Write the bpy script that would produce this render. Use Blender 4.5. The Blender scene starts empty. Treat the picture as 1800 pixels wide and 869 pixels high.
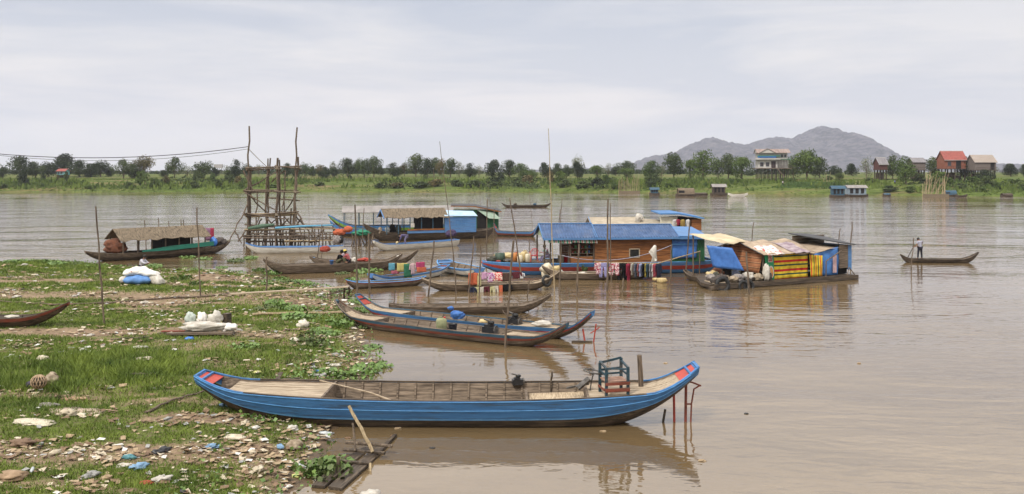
import bpy, bmesh, math, random
import numpy as np
from mathutils import Vector, Matrix
R = math.radians
rng = random.Random(11)
nrg = np.random.default_rng(5)
S = bpy.context.scene
COL = S.collection

# ---------------------------------------------------------------- camera
F, H, HY = 1559.0, 7.0, 302.0          # focal length in photo pixels, eye height, horizon row
cam = bpy.data.cameras.new('camera'); camo = bpy.data.objects.new('camera', cam); COL.objects.link(camo)
camo.location = (0, 0, H); camo.rotation_euler = (R(90), 0, 0)
cam.sensor_width = 36; cam.lens = 36 * F / 1800; cam.shift_y = -(434.5 - HY) / 1800
cam.clip_start = 0.1; cam.clip_end = 30000
S.camera = camo
# ---------------------------------------------------------------- sky, sun, exposure
SUN_EL, SUN_AZ = R(52), R(215)          # azimuth clockwise from north (+Y)
w = bpy.data.worlds.new('World'); S.world = w; w.use_nodes = True
nt = w.node_tree; nt.nodes.clear()
N = nt.nodes.new; LK = nt.links.new
out = N('ShaderNodeOutputWorld'); bg = N('ShaderNodeBackground'); bg.inputs[1].default_value = 0.1
sky = N('ShaderNodeTexSky'); sky.sky_type = 'NISHITA'; sky.sun_disc = False
sky.sun_elevation = SUN_EL; sky.sun_rotation = SUN_AZ; sky.air_density = 1.2; sky.dust_density = 3
tc = N('ShaderNodeTexCoord'); sep = N('ShaderNodeSeparateXYZ'); LK(tc.outputs['Generated'], sep.inputs[0])
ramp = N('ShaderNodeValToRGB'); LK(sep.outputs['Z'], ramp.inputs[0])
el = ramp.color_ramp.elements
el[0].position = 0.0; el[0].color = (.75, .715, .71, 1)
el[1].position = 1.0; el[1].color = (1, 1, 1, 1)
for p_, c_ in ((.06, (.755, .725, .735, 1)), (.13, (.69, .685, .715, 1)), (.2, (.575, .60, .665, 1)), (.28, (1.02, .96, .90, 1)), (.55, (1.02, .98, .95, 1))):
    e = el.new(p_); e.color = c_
mp = N('ShaderNodeMapping'); mp.inputs['Scale'].default_value = (2.2, 2.2, 15); LK(tc.outputs['Generated'], mp.inputs[0])
nz = N('ShaderNodeTexNoise'); nz.inputs['Scale'].default_value = 1.3; nz.inputs['Detail'].default_value = 7; nz.inputs['Roughness'].default_value = .55
nz.inputs['Distortion'].default_value = .3
LK(mp.outputs[0], nz.inputs[0])
cr = N('ShaderNodeValToRGB'); LK(nz.outputs[0], cr.inputs[0])
cr.color_ramp.elements[0].position = .40; cr.color_ramp.elements[0].color = (.84, .875, .93, 1)
cr.color_ramp.elements[1].position = .62; cr.color_ramp.elements[1].color = (1.13, 1.1, 1.06, 1)
mul = N('ShaderNodeMixRGB'); mul.blend_type = 'MULTIPLY'; mul.inputs[0].default_value = 1
LK(ramp.outputs[0], mul.inputs[1]); LK(cr.outputs[0], mul.inputs[2])
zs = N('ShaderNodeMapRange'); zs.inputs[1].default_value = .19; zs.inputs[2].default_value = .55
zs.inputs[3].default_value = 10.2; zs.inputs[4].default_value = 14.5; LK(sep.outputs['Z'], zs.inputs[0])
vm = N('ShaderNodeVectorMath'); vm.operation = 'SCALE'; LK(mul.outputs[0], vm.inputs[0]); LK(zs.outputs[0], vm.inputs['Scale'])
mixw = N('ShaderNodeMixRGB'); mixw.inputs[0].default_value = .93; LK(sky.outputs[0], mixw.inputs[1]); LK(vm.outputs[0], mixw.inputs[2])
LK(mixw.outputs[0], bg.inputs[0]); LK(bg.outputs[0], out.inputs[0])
sl = bpy.data.lights.new('sun', 'SUN'); sl.energy = 3.0; sl.angle = R(9); sl.color = (1, .95, .87)
so = bpy.data.objects.new('sun', sl); COL.objects.link(so)
sd = Vector((math.sin(SUN_AZ) * math.cos(SUN_EL), math.cos(SUN_AZ) * math.cos(SUN_EL), math.sin(SUN_EL)))
so.rotation_euler = sd.to_track_quat('Z', 'Y').to_euler(); so.location = sd * 100
S.view_settings.view_transform = 'Standard'; S.view_settings.look = 'None'; S.view_settings.exposure = .15; S.view_settings.gamma = 1
S.cycles.volume_bounces = 1

def P(px, py, z=0.0):
    Y = (H - z) * F / (py - HY); return Vector(((px - 900) / F * Y, Y, z))
def A(px, py, Y):
    return Vector(((px - 900) / F * Y, Y, H - (py - HY) / F * Y))

# ---------------------------------------------------------------- materials
MATS = {}
def M(name, c, c2=None, scale=4, rough=.8, stretch=(1, 1, 1), bump=.0, spec=.3, pos=(.35, .65), metal=0, dirt=.0, dirtc=(.06, .045, .03), trans=0, detail=6, dscale=1.3):
    if name in MATS: return MATS[name]
    m = bpy.data.materials.new(name); m.use_nodes = True; n = m.node_tree; b = n.nodes['Principled BSDF']
    MATS[name] = m
    b.inputs['Roughness'].default_value = rough; b.inputs['Metallic'].default_value = metal
    b.inputs['Specular IOR Level'].default_value = spec
    if c2 is None: c2 = tuple(x * .75 for x in c)
    t = n.nodes.new('ShaderNodeTexCoord'); mp = n.nodes.new('ShaderNodeMapping'); mp.inputs['Scale'].default_value = stretch
    oi = n.nodes.new('ShaderNodeObjectInfo'); ad = n.nodes.new('ShaderNodeVectorMath'); ad.operation = 'ADD'
    cmb = n.nodes.new('ShaderNodeCombineXYZ'); mm = n.nodes.new('ShaderNodeMath'); mm.operation = 'MULTIPLY'; mm.inputs[1].default_value = 37
    n.links.new(oi.outputs['Random'], mm.inputs[0]); n.links.new(mm.outputs[0], cmb.inputs[0]); n.links.new(mm.outputs[0], cmb.inputs[2])
    n.links.new(t.outputs['Object'], mp.inputs[0]); n.links.new(mp.outputs[0], ad.inputs[0]); n.links.new(cmb.outputs[0], ad.inputs[1])
    z = n.nodes.new('ShaderNodeTexNoise'); z.inputs['Scale'].default_value = scale; z.inputs['Detail'].default_value = detail; z.inputs['Roughness'].default_value = .65
    n.links.new(ad.outputs[0], z.inputs[0])
    r = n.nodes.new('ShaderNodeValToRGB'); r.color_ramp.elements[0].position = pos[0]; r.color_ramp.elements[1].position = pos[1]
    r.color_ramp.elements[0].color = (*c2, 1); r.color_ramp.elements[1].color = (*c, 1)
    n.links.new(z.outputs[0], r.inputs[0]); src = r.outputs[0]
    if dirt > 0:
        z2 = n.nodes.new('ShaderNodeTexNoise'); z2.inputs['Scale'].default_value = dscale; z2.inputs['Detail'].default_value = 9; z2.inputs['Roughness'].default_value = .75
        n.links.new(ad.outputs[0], z2.inputs[0])
        r2 = n.nodes.new('ShaderNodeValToRGB'); r2.color_ramp.elements[0].position = .5; r2.color_ramp.elements[1].position = .62
        r2.color_ramp.elements[0].color = (0, 0, 0, 1); r2.color_ramp.elements[1].color = (dirt, dirt, dirt, 1)
        n.links.new(z2.outputs[0], r2.inputs[0])
        mx = n.nodes.new('ShaderNodeMixRGB'); n.links.new(r2.outputs[0], mx.inputs[0]); n.links.new(src, mx.inputs[1]); mx.inputs[2].default_value = (*dirtc, 1)
        src = mx.outputs[0]
    n.links.new(src, b.inputs['Base Color'])
    if bump:
        bp = n.nodes.new('ShaderNodeBump'); bp.inputs['Strength'].default_value = bump; bp.inputs['Distance'].default_value = .03
        n.links.new(z.outputs[0], bp.inputs['Height']); n.links.new(bp.outputs[0], b.inputs['Normal'])
    return m
def stripes(name, cols, axis, width, rough=.8):
    """cloth woven in coloured bands; cols = list of (fraction, colour)"""
    if name in MATS: return MATS[name]
    m = bpy.data.materials.new(name); MATS[name] = m; m.use_nodes = True; n = m.node_tree; b = n.nodes['Principled BSDF']; b.inputs['Roughness'].default_value = rough
    b.inputs['Specular IOR Level'].default_value = .2
    t = n.nodes.new('ShaderNodeTexCoord'); s = n.nodes.new('ShaderNodeSeparateXYZ'); n.links.new(t.outputs['Object'], s.inputs[0])
    d = n.nodes.new('ShaderNodeMath'); d.operation = 'DIVIDE'; d.inputs[1].default_value = width; n.links.new(s.outputs[axis], d.inputs[0])
    a = n.nodes.new('ShaderNodeMath'); a.operation = 'ADD'; a.inputs[1].default_value = 50; n.links.new(d.outputs[0], a.inputs[0])
    f = n.nodes.new('ShaderNodeMath'); f.operation = 'FRACT'; n.links.new(a.outputs[0], f.inputs[0])
    r = n.nodes.new('ShaderNodeValToRGB'); r.color_ramp.interpolation = 'CONSTANT'
    r.color_ramp.elements[0].position = 0; r.color_ramp.elements[0].color = (*cols[0][1], 1); r.color_ramp.elements.remove(r.color_ramp.elements[1])
    for p_, c_ in cols[1:]: e = r.color_ramp.elements.new(p_); e.color = (*c_, 1)
    n.links.new(f.outputs[0], r.inputs[0])
    z = n.nodes.new('ShaderNodeTexNoise'); z.inputs['Scale'].default_value = 2.5; z.inputs['Detail'].default_value = 7; n.links.new(t.outputs['Object'], z.inputs[0])
    r2 = n.nodes.new('ShaderNodeValToRGB'); r2.color_ramp.elements[0].position = .35; r2.color_ramp.elements[1].position = .6
    r2.color_ramp.elements[0].color = (.6, .56, .5, 1); r2.color_ramp.elements[1].color = (1, 1, 1, 1); n.links.new(z.outputs[0], r2.inputs[0])
    mx = n.nodes.new('ShaderNodeMixRGB'); mx.blend_type = 'MULTIPLY'; mx.inputs[0].default_value = 1
    n.links.new(r.outputs[0], mx.inputs[1]); n.links.new(r2.outputs[0], mx.inputs[2]); n.links.new(mx.outputs[0], b.inputs['Base Color'])
    return m
WS = (1, 6, 9)
WOOD = M('weathered_wood', (.24, .185, .135), (.055, .04, .028), 2.2, .85, (.6, 7, 9), .5, dirt=.7, dirtc=(.05, .035, .025))
WOODD = M('dark_wet_wood', (.085, .062, .043), (.02, .015, .011), 2.2, .6, (.6, 6, 9), .5, dirt=.6, dirtc=(.2, .15, .1))
WOODL = M('pale_dry_boards', (.50, .41, .30), (.24, .18, .12), 3, .85, (.7, 9, 9), .4, dirt=.35, dirtc=(.09, .065, .045))
WOODO = M('orange_plank', (.36, .145, .045), (.10, .035, .012), 2.2, .6, (.45, 5, 7), .4, dirt=.35, dirtc=(.04, .018, .01))
POLE = M('bamboo_pole', (.185, .138, .098), (.05, .037, .027), 5, .8, (3, 3, .5), .4)
POLEL = M('pale_bamboo', (.42, .33, .2), (.2, .145, .085), 5, .75, (3, 3, .5), .3)
BAMB = M('split_bamboo', (.58, .47, .32), (.28, .2, .13), 4, .75, (8, .7, 4), .3, dirt=.4, dirtc=(.10, .075, .05))
BLUE = M('blue_paint', (.07, .215, .47), (.045, .15, .35), 2.5, .6, (.4, 3, 6), .3, .3, dirt=.75, dirtc=(.05, .075, .10), dscale=1.7)
BLUEB = M('bright_blue_paint', (.085, .215, .44), (.055, .145, .32), 2.5, .55, (.5, 3, 5), .2, .4, dirt=.4, dirtc=(.12, .13, .14), dscale=1.8)
BLUEL = M('light_blue_trim', (.16, .40, .72), (.08, .25, .52), 4, .55, (1, 3, 3), .1)
BLUED = M('faded_blue_paint', (.04, .115, .18), (.02, .055, .085), 3, .7, (.6, 4, 6), .3, dirt=.7, dirtc=(.13, .10, .075))
RED = M('red_paint', (.42, .06, .035), (.26, .035, .025), 3, .6, (1, 3, 3), .2, dirt=.35, dirtc=(.12, .06, .04))
REDD = M('dull_red_paint', (.25, .06, .035), (.12, .035, .022), 3, .7, (.5, 4, 5), .3, dirt=.6, dirtc=(.14, .10, .075))
WHITE = M('white_paint', (.68, .66, .6), (.48, .45, .39), 3, .6, (.5, 3, 4), .2, dirt=.5, dirtc=(.28, .22, .15))
GREEN = M('green_paint', (.03, .13, .055), (.015, .07, .03), 2.5, .6, (5, 5, .6), .2, dirt=.4, dirtc=(.03, .04, .03))
GREENB = M('green_side_paint', (.03, .24, .16), (.02, .15, .11), 3, .55, (.5, 3, 4), .2, dirt=.3)
GREENP = M('pale_green_sheet', (.30, .38, .30), (.2, .27, .2), 3, .6)
CREAM = M('cream_board', (.62, .58, .46), (.42, .38, .3), 2, .7, dirt=.4, dirtc=(.2, .16, .1))
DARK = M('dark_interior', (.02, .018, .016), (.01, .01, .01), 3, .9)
BLACK = M('black_rubber', (.025, .025, .025), (.012, .012, .012), 6, .55, bump=.3)
STEEL = M('grimy_metal', (.16, .15, .14), (.05, .045, .04), 6, .5, metal=.5, bump=.3)
TBLUE = M('blue_tarp', (.06, .17, .46), (.04, .115, .33), 3, .5, (1, 1, 1), .4)
TSAND = M('sand_tarp', (.58, .49, .33), (.42, .34, .22), 1.5, .8, bump=.5, dirt=.3, dirtc=(.25, .2, .13))
TGREY = M('grey_tarp', (.30, .275, .26), (.20, .185, .17), 1.2, .8, bump=.4, dirt=.3, dirtc=(.13, .12, .11))
THATCH = M('palm_thatch', (.28, .22, .15), (.045, .033, .022), 5, .95, (4, .7, .7), .9, dirt=.5, dirtc=(.07, .05, .035), dscale=4)
RBLUE = M('blue_steel_roof', (.085, .14, .26), (.05, .085, .17), 2, .65, (1, 1, 1), 0, .2, dirt=.25, dirtc=(.2, .2, .22))
SACKW = M('white_sack', (.60, .57, .51), (.38, .35, .30), 5, .8, bump=.5, dirt=.3, dirtc=(.35, .28, .2))
SACKB = M('blue_sack', (.13, .27, .55), (.08, .18, .40), 5, .7, bump=.5)
PLASTY = M('yellowed_plastic', (.55, .44, .22), (.42, .31, .14), 4, .45, spec=.5)
PLASTW = M('milky_plastic', (.62, .56, .42), (.5, .43, .3), 4, .45, spec=.5)
PLRED = M('red_plastic', (.6, .02, .03), (.45, .015, .02), 4, .4, spec=.5)
PLBLUE = M('blue_plastic', (.05, .2, .6), (.03, .14, .45), 4, .4, spec=.5)
PLBLACK = M('black_plastic', (.02, .02, .022), (.012, .012, .014), 4, .4, spec=.5)
ROPE = M('rope_fibre', (.32, .27, .2), (.2, .16, .12), 20, .95)
WIRE = M('black_cable', (.05, .05, .055), (.03, .03, .03), 20, .7)
SKIN = M('brown_skin', (.27, .14, .085), (.2, .10, .06), 6, .6)
HAIR = M('black_hair', (.015, .012, .01), (.008, .007, .006), 20, .5)
def cloth(name, c, k=.7):
    g_ = sum(c) / 3; c = tuple((x * .82 + g_ * .18) * .9 for x in c)
    return M(name, c, tuple(x * k for x in c), 7, .9, bump=.3, spec=.15)

# ---------------------------------------------------------------- mesh building
class MB:
    def __init__(s): s.v = []; s.f = []
    def quad(s, *p):
        b = len(s.v); s.v += [tuple(q) for q in p]; s.f.append(tuple(range(b, b + len(p)))); return s
    def box(s, x0, y0, z0, x1, y1, z1, M4=None):
        b = len(s.v); c = [Vector((x, y, z)) for z in (z0, z1) for y in (y0, y1) for x in (x0, x1)]
        if M4 is not None: c = [M4 @ q for q in c]
        s.v += [tuple(q) for q in c]
        s.f += [tuple(b + i for i in q) for q in ((0, 2, 3, 1), (4, 5, 7, 6), (0, 1, 5, 4), (2, 6, 7, 3), (0, 4, 6, 2), (1, 3, 7, 5))]; return s
    def bar(s, p, q, w, h=None, up=(0, 0, 1)):
        p = Vector(p); q = Vector(q); h = h or w; d = (q - p)
        if d.length < 1e-6: return s
        d.normalize(); u = Vector(up); a = d.cross(u)
        if a.length < 1e-3: a = d.cross(Vector((1, 0, 0)))
        a.normalize(); u = a.cross(d)
        b = len(s.v)
        for c in (p, q):
            for i, j in ((-1, -1), (1, -1), (1, 1), (-1, 1)): s.v.append(tuple(c + a * i * w / 2 + u * j * h / 2))
        s.f += [tuple(b + i for i in q_) for q_ in ((3, 2, 1, 0), (4, 5, 6, 7), (0, 1, 5, 4), (1, 2, 6, 5), (2, 3, 7, 6), (3, 0, 4, 7))]; return s
    def tube(s, pts, r, n=7, caps=True):
        pts = [Vector(p) for p in pts]; k = len(pts)
        rs = r if isinstance(r, (list, tuple)) else [r] * k
        b = len(s.v); pa = None
        for i, p in enumerate(pts):
            d = (pts[min(i + 1, k - 1)] - pts[max(i - 1, 0)]);
            if d.length < 1e-9: d = Vector((0, 0, 1))
            d.normalize()
            if pa is None:
                a = d.cross(Vector((0, 0, 1)))
                if a.length < 1e-2: a = d.cross(Vector((1, 0, 0)))
            else: a = pa - d * pa.dot(d)
            a.normalize(); pa = a; c = d.cross(a)
            for j in range(n):
                t = j / n * 2 * math.pi; s.v.append(tuple(p + (a * math.cos(t) + c * math.sin(t)) * rs[i]))
        for i in range(k - 1):
            for j in range(n):
                s.f.append((b + i * n + j, b + i * n + (j + 1) % n, b + (i + 1) * n + (j + 1) % n, b + (i + 1) * n + j))
        if caps:
            s.f.append(tuple(b + j for j in range(n - 1, -1, -1))); s.f.append(tuple(b + (k - 1) * n + j for j in range(n)))
        return s
    def pole(s, p, q, r0, r1, wob=.02, seg=6, n=6):
        p = Vector(p); q = Vector(q); pts = []
        for i in range(seg + 1):
            t = i / seg; o = Vector((rng.uniform(-1, 1), rng.uniform(-1, 1), rng.uniform(-.3, .3))) * wob * (1 if 0 < i < seg else .2)
            pts.append(p.lerp(q, t) + o)
        return s.tube(pts, [r0 + (r1 - r0) * i / seg + rng.uniform(-.06, .06) * r0 for i in range(seg + 1)], n)
    def lathe(s, prof, n=12, c=(0, 0, 0), sx=1, sy=1):
        b = len(s.v); c = Vector(c)
        for r, z in prof:
            for j in range(n):
                t = j / n * 2 * math.pi; s.v.append((c.x + r * sx * math.cos(t), c.y + r * sy * math.sin(t), c.z + z))
        for i in range(len(prof) - 1):
            for j in range(n): s.f.append((b + i * n + j, b + i * n + (j + 1) % n, b + (i + 1) * n + (j + 1) % n, b + (i + 1) * n + j))
        s.f.append(tuple(b + j for j in range(n - 1, -1, -1))); s.f.append(tuple(b + (len(prof) - 1) * n + j for j in range(n))); return s
    def ball(s, c, r, sx=1, sy=1, sz=1, n=10, m=6, jit=0, M3=None):
        b = len(s.v); c = Vector(c)
        for i in range(m + 1):
            a = math.pi * i / m
            for j in range(n):
                t = j / n * 2 * math.pi; k = r * (1 + rng.uniform(-jit, jit))
                d = Vector((math.sin(a) * math.cos(t) * k * sx, math.sin(a) * math.sin(t) * k * sy, math.cos(a) * k * sz))
                if M3 is not None: d = M3 @ d
                s.v.append(tuple(c + d))
        for i in range(m):
            for j in range(n): s.f.append((b + i * n + j, b + (i + 1) * n + j, b + (i + 1) * n + (j + 1) % n, b + i * n + (j + 1) % n))
        return s
    def grid(s, rows, close=False):
        """rows of equally many points joined to a sheet"""
        b = len(s.v); n = len(rows[0])
        for r in rows: s.v += [tuple(p) for p in r]
        for i in range(len(rows) - 1):
            for j in range(n - 1 + (1 if close else 0)):
                s.f.append((b + i * n + j, b + i * n + (j + 1) % n, b + (i + 1) * n + (j + 1) % n, b + (i + 1) * n + j))
        return s
    def slab(s, rows, th):
        """sheet with real thickness (offset along -normal, roughly)"""
        rows = [[Vector(p) for p in r] for r in rows]; n = len(rows[0]); m = len(rows)
        nrm = []
        for i in range(m):
            rr = []
            for j in range(n):
                a = rows[min(i + 1, m - 1)][j] - rows[max(i - 1, 0)][j]; c = rows[i][min(j + 1, n - 1)] - rows[i][max(j - 1, 0)]
                k = a.cross(c); k = k.normalized() if k.length > 1e-9 else Vector((0, 0, 1)); rr.append(k)
            nrm.append(rr)
        low = [[rows[i][j] - nrm[i][j] * th for j in range(n)] for i in range(m)]
        b = len(s.v); s.grid(rows); b2 = len(s.v); s.grid([r[::-1] for r in low])
        def top(i, j): return b + i * n + j
        def bot(i, j): return b2 + i * n + (n - 1 - j)
        for i in range(m - 1):
            s.f.append((top(i, 0), top(i + 1, 0), bot(i + 1, 0), bot(i, 0))); s.f.append((top(i + 1, n - 1), top(i, n - 1), bot(i, n - 1), bot(i + 1, n - 1)))
        for j in range(n - 1):
            s.f.append((top(0, j + 1), top(0, j), bot(0, j), bot(0, j + 1))); s.f.append((top(m - 1, j), top(m - 1, j + 1), bot(m - 1, j + 1), bot(m - 1, j)))
        return s
def part(name, mb, mat, parent=None, smooth=False, origin=None, rot=None):
    me = bpy.data.meshes.new(name)
    v = mb.v
    if origin is not None: v = [(a - origin[0], b - origin[1], c - origin[2]) for a, b, c in v]
    me.from_pydata(v, [], mb.f); me.update()
    if mat: me.materials.append(mat)
    if smooth: me.polygons.foreach_set('use_smooth', [True] * len(me.polygons))
    o = bpy.data.objects.new(name, me); COL.objects.link(o)
    if parent: o.parent = parent
    if origin is not None: o.location = origin
    return o
def tag(o, label=None, cat=None, group=None, kind=None):
    if label: o['label'] = label
    if cat: o['category'] = cat
    if group: o['group'] = group
    if kind: o['kind'] = kind
    return o
def thing(name, label, cat, loc=(0, 0, 0), rz=0, group=None):
    o = bpy.data.objects.new(name, None); COL.objects.link(o); o.location = loc; o.rotation_euler = (0, 0, rz)
    o.empty_display_size = .3
    return tag(o, label, cat, group)
def one(name, mb, mat, label, cat, group=None, origin=None, smooth=False):
    if origin is None:
        a = np.array(mb.v); origin = (float(a[:, 0].mean()), float(a[:, 1].mean()), float(a[:, 2].min()))
    return tag(part(name, mb, mat, None, smooth, origin), label, cat, group)
def dup(root, loc, rz=None, label=None, scale=None):
    r = root.copy(); COL.objects.link(r); r.location = loc
    if rz is not None: r.rotation_euler = (0, 0, rz)
    if scale is not None: r.scale = scale
    if label: r['label'] = label
    for ch in list(root.children):
        c = ch.copy(); COL.objects.link(c); c.parent = r
        for g in ch.children: d = g.copy(); COL.objects.link(d); d.parent = c
    return r
def loc2w(root, x, y, z):
    a = root.rotation_euler[2]; l = root.location
    return Vector((l[0] + x * math.cos(a) - y * math.sin(a), l[1] + x * math.sin(a) + y * math.cos(a), l[2] + z))

# ---------------------------------------------------------------- noise on arrays
_perm = nrg.random((256, 256))
def vnoise(x, y):
    xi = np.floor(x).astype(int); yi = np.floor(y).astype(int); fx = x - xi; fy = y - yi
    fx = fx * fx * (3 - 2 * fx); fy = fy * fy * (3 - 2 * fy)
    g = lambda a, b: _perm[a % 256, b % 256]
    return (g(xi, yi) * (1 - fx) + g(xi + 1, yi) * fx) * (1 - fy) + (g(xi, yi + 1) * (1 - fx) + g(xi + 1, yi + 1) * fx) * fy
def fbm(x, y, o=4):
    s = 0; a = .5
    for i in range(o): s = s + a * vnoise(x + 13.7 * i, y + 7.1 * i); x = x * 2.03; y = y * 2.03; a *= .5
    return s / (1 - .5 ** o)

# ---------------------------------------------------------------- river water
def make_water():
    mb = MB(); xs = [-1500, -400, -150, -50, 0, 50, 150, 400, 1500]; ys = [-60, 0, 20, 40, 80, 160, 340]
    mb.grid([[(x, y, 0) for x in xs] for y in ys])
    m = bpy.data.materials.new('silty_river_water'); m.use_nodes = True; n = m.node_tree; b = n.nodes['Principled BSDF']
    b.inputs['Roughness'].default_value = .03; b.inputs['IOR'].default_value = 2.15; b.inputs['Specular IOR Level'].default_value = .5
    t = n.nodes.new('ShaderNodeTexCoord')
    def noise(sc, st, det=3, rough=.5, dist=0):
        mp = n.nodes.new('ShaderNodeMapping'); mp.inputs['Scale'].default_value = st; mp.inputs['Rotation'].default_value = (0, 0, R(7)); n.links.new(t.outputs['Object'], mp.inputs[0])
        z = n.nodes.new('ShaderNodeTexNoise'); z.inputs['Scale'].default_value = sc; z.inputs['Detail'].default_value = det; z.inputs['Roughness'].default_value = rough; z.inputs['Distortion'].default_value = dist
        n.links.new(mp.outputs[0], z.inputs[0]); return z
    silt = noise(.25, (.5, 1, 1), 4); r = n.nodes.new('ShaderNodeValToRGB')
    r.color_ramp.elements[0].position = .3; r.color_ramp.elements[0].color = (.12, .08, .038, 1); r.color_ramp.elements[1].position = .7; r.color_ramp.elements[1].color = (.165, .115, .06, 1)
    n.links.new(silt.outputs[0], r.inputs[0]); n.links.new(r.outputs[0], b.inputs['Base Color'])
    sp = n.nodes.new('ShaderNodeSeparateXYZ'); n.links.new(t.outputs['Object'], sp.inputs[0])
    # open river is choppier than the sheltered water by the bank
    mr = n.nodes.new('ShaderNodeMapRange'); mr.interpolation_type = 'SMOOTHSTEP'; mr.inputs[1].default_value = 22; mr.inputs[2].default_value = 75; mr.inputs[3].default_value = .36; mr.inputs[4].default_value = 1.0
    n.links.new(sp.outputs['Y'], mr.inputs[0])
    patch = noise(.035, (.6, 1, 1), 3); pr = n.nodes.new('ShaderNodeMapRange'); pr.inputs[1].default_value = .35; pr.inputs[2].default_value = .65; pr.inputs[3].default_value = .22; pr.inputs[4].default_value = 1.35
    n.links.new(patch.outputs[0], pr.inputs[0])
    mm = n.nodes.new('ShaderNodeMath'); mm.operation = 'MULTIPLY'; n.links.new(mr.outputs[0], mm.inputs[0]); n.links.new(pr.outputs[0], mm.inputs[1])
    w1 = noise(2.2, (.42, 1, 1), 3, .5, .5); w2 = noise(.14, (.42, 1, 1), 5, .52, .6)
    def bump(z, dist, prev=None, st=None):
        bp = n.nodes.new('ShaderNodeBump'); bp.inputs['Distance'].default_value = dist; bp.inputs['Strength'].default_value = 1
        n.links.new(z.outputs[0], bp.inputs['Height'])
        if prev: n.links.new(prev.outputs[0], bp.inputs['Normal'])
        if st: n.links.new(st.outputs[0], bp.inputs['Strength'])
        return bp
    b1 = bump(w2, .50, None, mm); b2 = bump(w1, .055, b1, mm)
    n.links.new(b2.outputs[0], b.inputs['Normal'])
    tag(part('river', mb, m), kind='structure')
make_water()

# ---------------------------------------------------------------- near bank
shore_px = [(-900, 462), (-200, 462), (0, 463), (60, 460), (110, 461), (150, 463), (200, 468), (270, 473), (330, 476), (400, 478), (450, 486), (500, 497), (560, 503), (600, 511), (622, 528), (636, 555), (640, 600), (662, 640), (640, 665), (600, 700), (578, 735), (584, 759), (575, 780), (551, 802), (534, 826), (524, 847), (505, 875), (470, 960)]
shore = [P(a, b)[:2] for a, b in shore_px] + [(-4.2, 14), (-1, 11.5), (4, 10), (15, 9), (60, 8)]
shore = np.array(shore)
def sdist(x, y):
    """distance to shoreline; positive on land (left / towards the camera)"""
    best = np.full(x.shape, 1e9); sg = np.ones(x.shape)
    for (ax, ay), (bx, by) in zip(shore[:-1], shore[1:]):
        dx, dy = bx - ax, by - ay; t = np.clip(((x - ax) * dx + (y - ay) * dy) / (dx * dx + dy * dy), 0, 1)
        ex = x - (ax + t * dx); ey = y - (ay + t * dy); d = np.hypot(ex, ey); m = d < best
        cr_ = dx * (y - ay) - dy * (x - ax)
        best = np.where(m, d, best); sg = np.where(m, np.sign(-cr_), sg)
    return best * sg
def bank_h(x, y):
    x = np.asarray(x, float); y = np.asarray(y, float)
    d = sdist(x, y) + (fbm(x * .9, y * .9, 3) - .5) * 1.1
    z = np.where(d > 0, .42 * (1 - np.exp(-np.maximum(d, 0) / 3.0)), .22 * d)
    z = z + np.where(d > .3, (fbm(x * .5, y * .5, 4) - .5) * .22 + (fbm(x * 3.3, y * 3.3, 3) - .5) * .05, 0)
    z = z + np.where(d > -1, np.clip(16.5 - y, 0, 40) * .34, 0) * np.clip(d + 1, 0, 1)
    return np.maximum(z, -1.5)
def gh(x, y): return float(bank_h(np.array([x]), np.array([y]))[0])
def G(px, py):
    """point of the bank seen at a photo pixel"""
    z = .35
    for _ in range(5): p = P(px, py, z); z = gh(p.x, p.y)
    return Vector((p.x, p.y, z))
def grass_mask(x, y):
    g = fbm(x * .22 + 3, y * .75 + 9, 4)
    m = np.clip((g - .33) * 7, 0, 1)
    def band(y0, hw, x1=1e9, x0=-1e9): return np.clip(1.4 - np.abs(y - y0 - (fbm(x * .35, y * .1, 2) - .5) * 1.6) / hw, 0, 1) * (x < x1) * (x > x0)
    bare = np.maximum.reduce([band(21.2, .75, -5.5), band(36.4, .7, -5.5), band(47.5, 2.0), band(26.0, .35, -8.5) * .8, band(55, 2.5) * .6])
    lush = np.maximum.reduce([np.clip(1.5 - np.hypot((x + 14.2) / 4.0, (y - 29.5) / 3.6), 0, 1), np.clip(1.3 - np.hypot((x + 9) / 3.5, (y - 32) / 3), 0, 1) * .8, np.clip(1.3 - np.hypot((x + 8.0) / 3.5, (y - 40) / 2.4), 0, 1) * .9, np.clip(1.3 - np.hypot((x + 6.5) / 3.5, (y - 19) / 1.2), 0, 1) * .6])
    m = np.clip(np.maximum(m, lush) - bare * .9 * (1 - lush * .7), 0, 1)
    d = sdist(x, y); m = m * np.clip(d / .9 - .1, 0, 1)
    return m, lush
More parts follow.
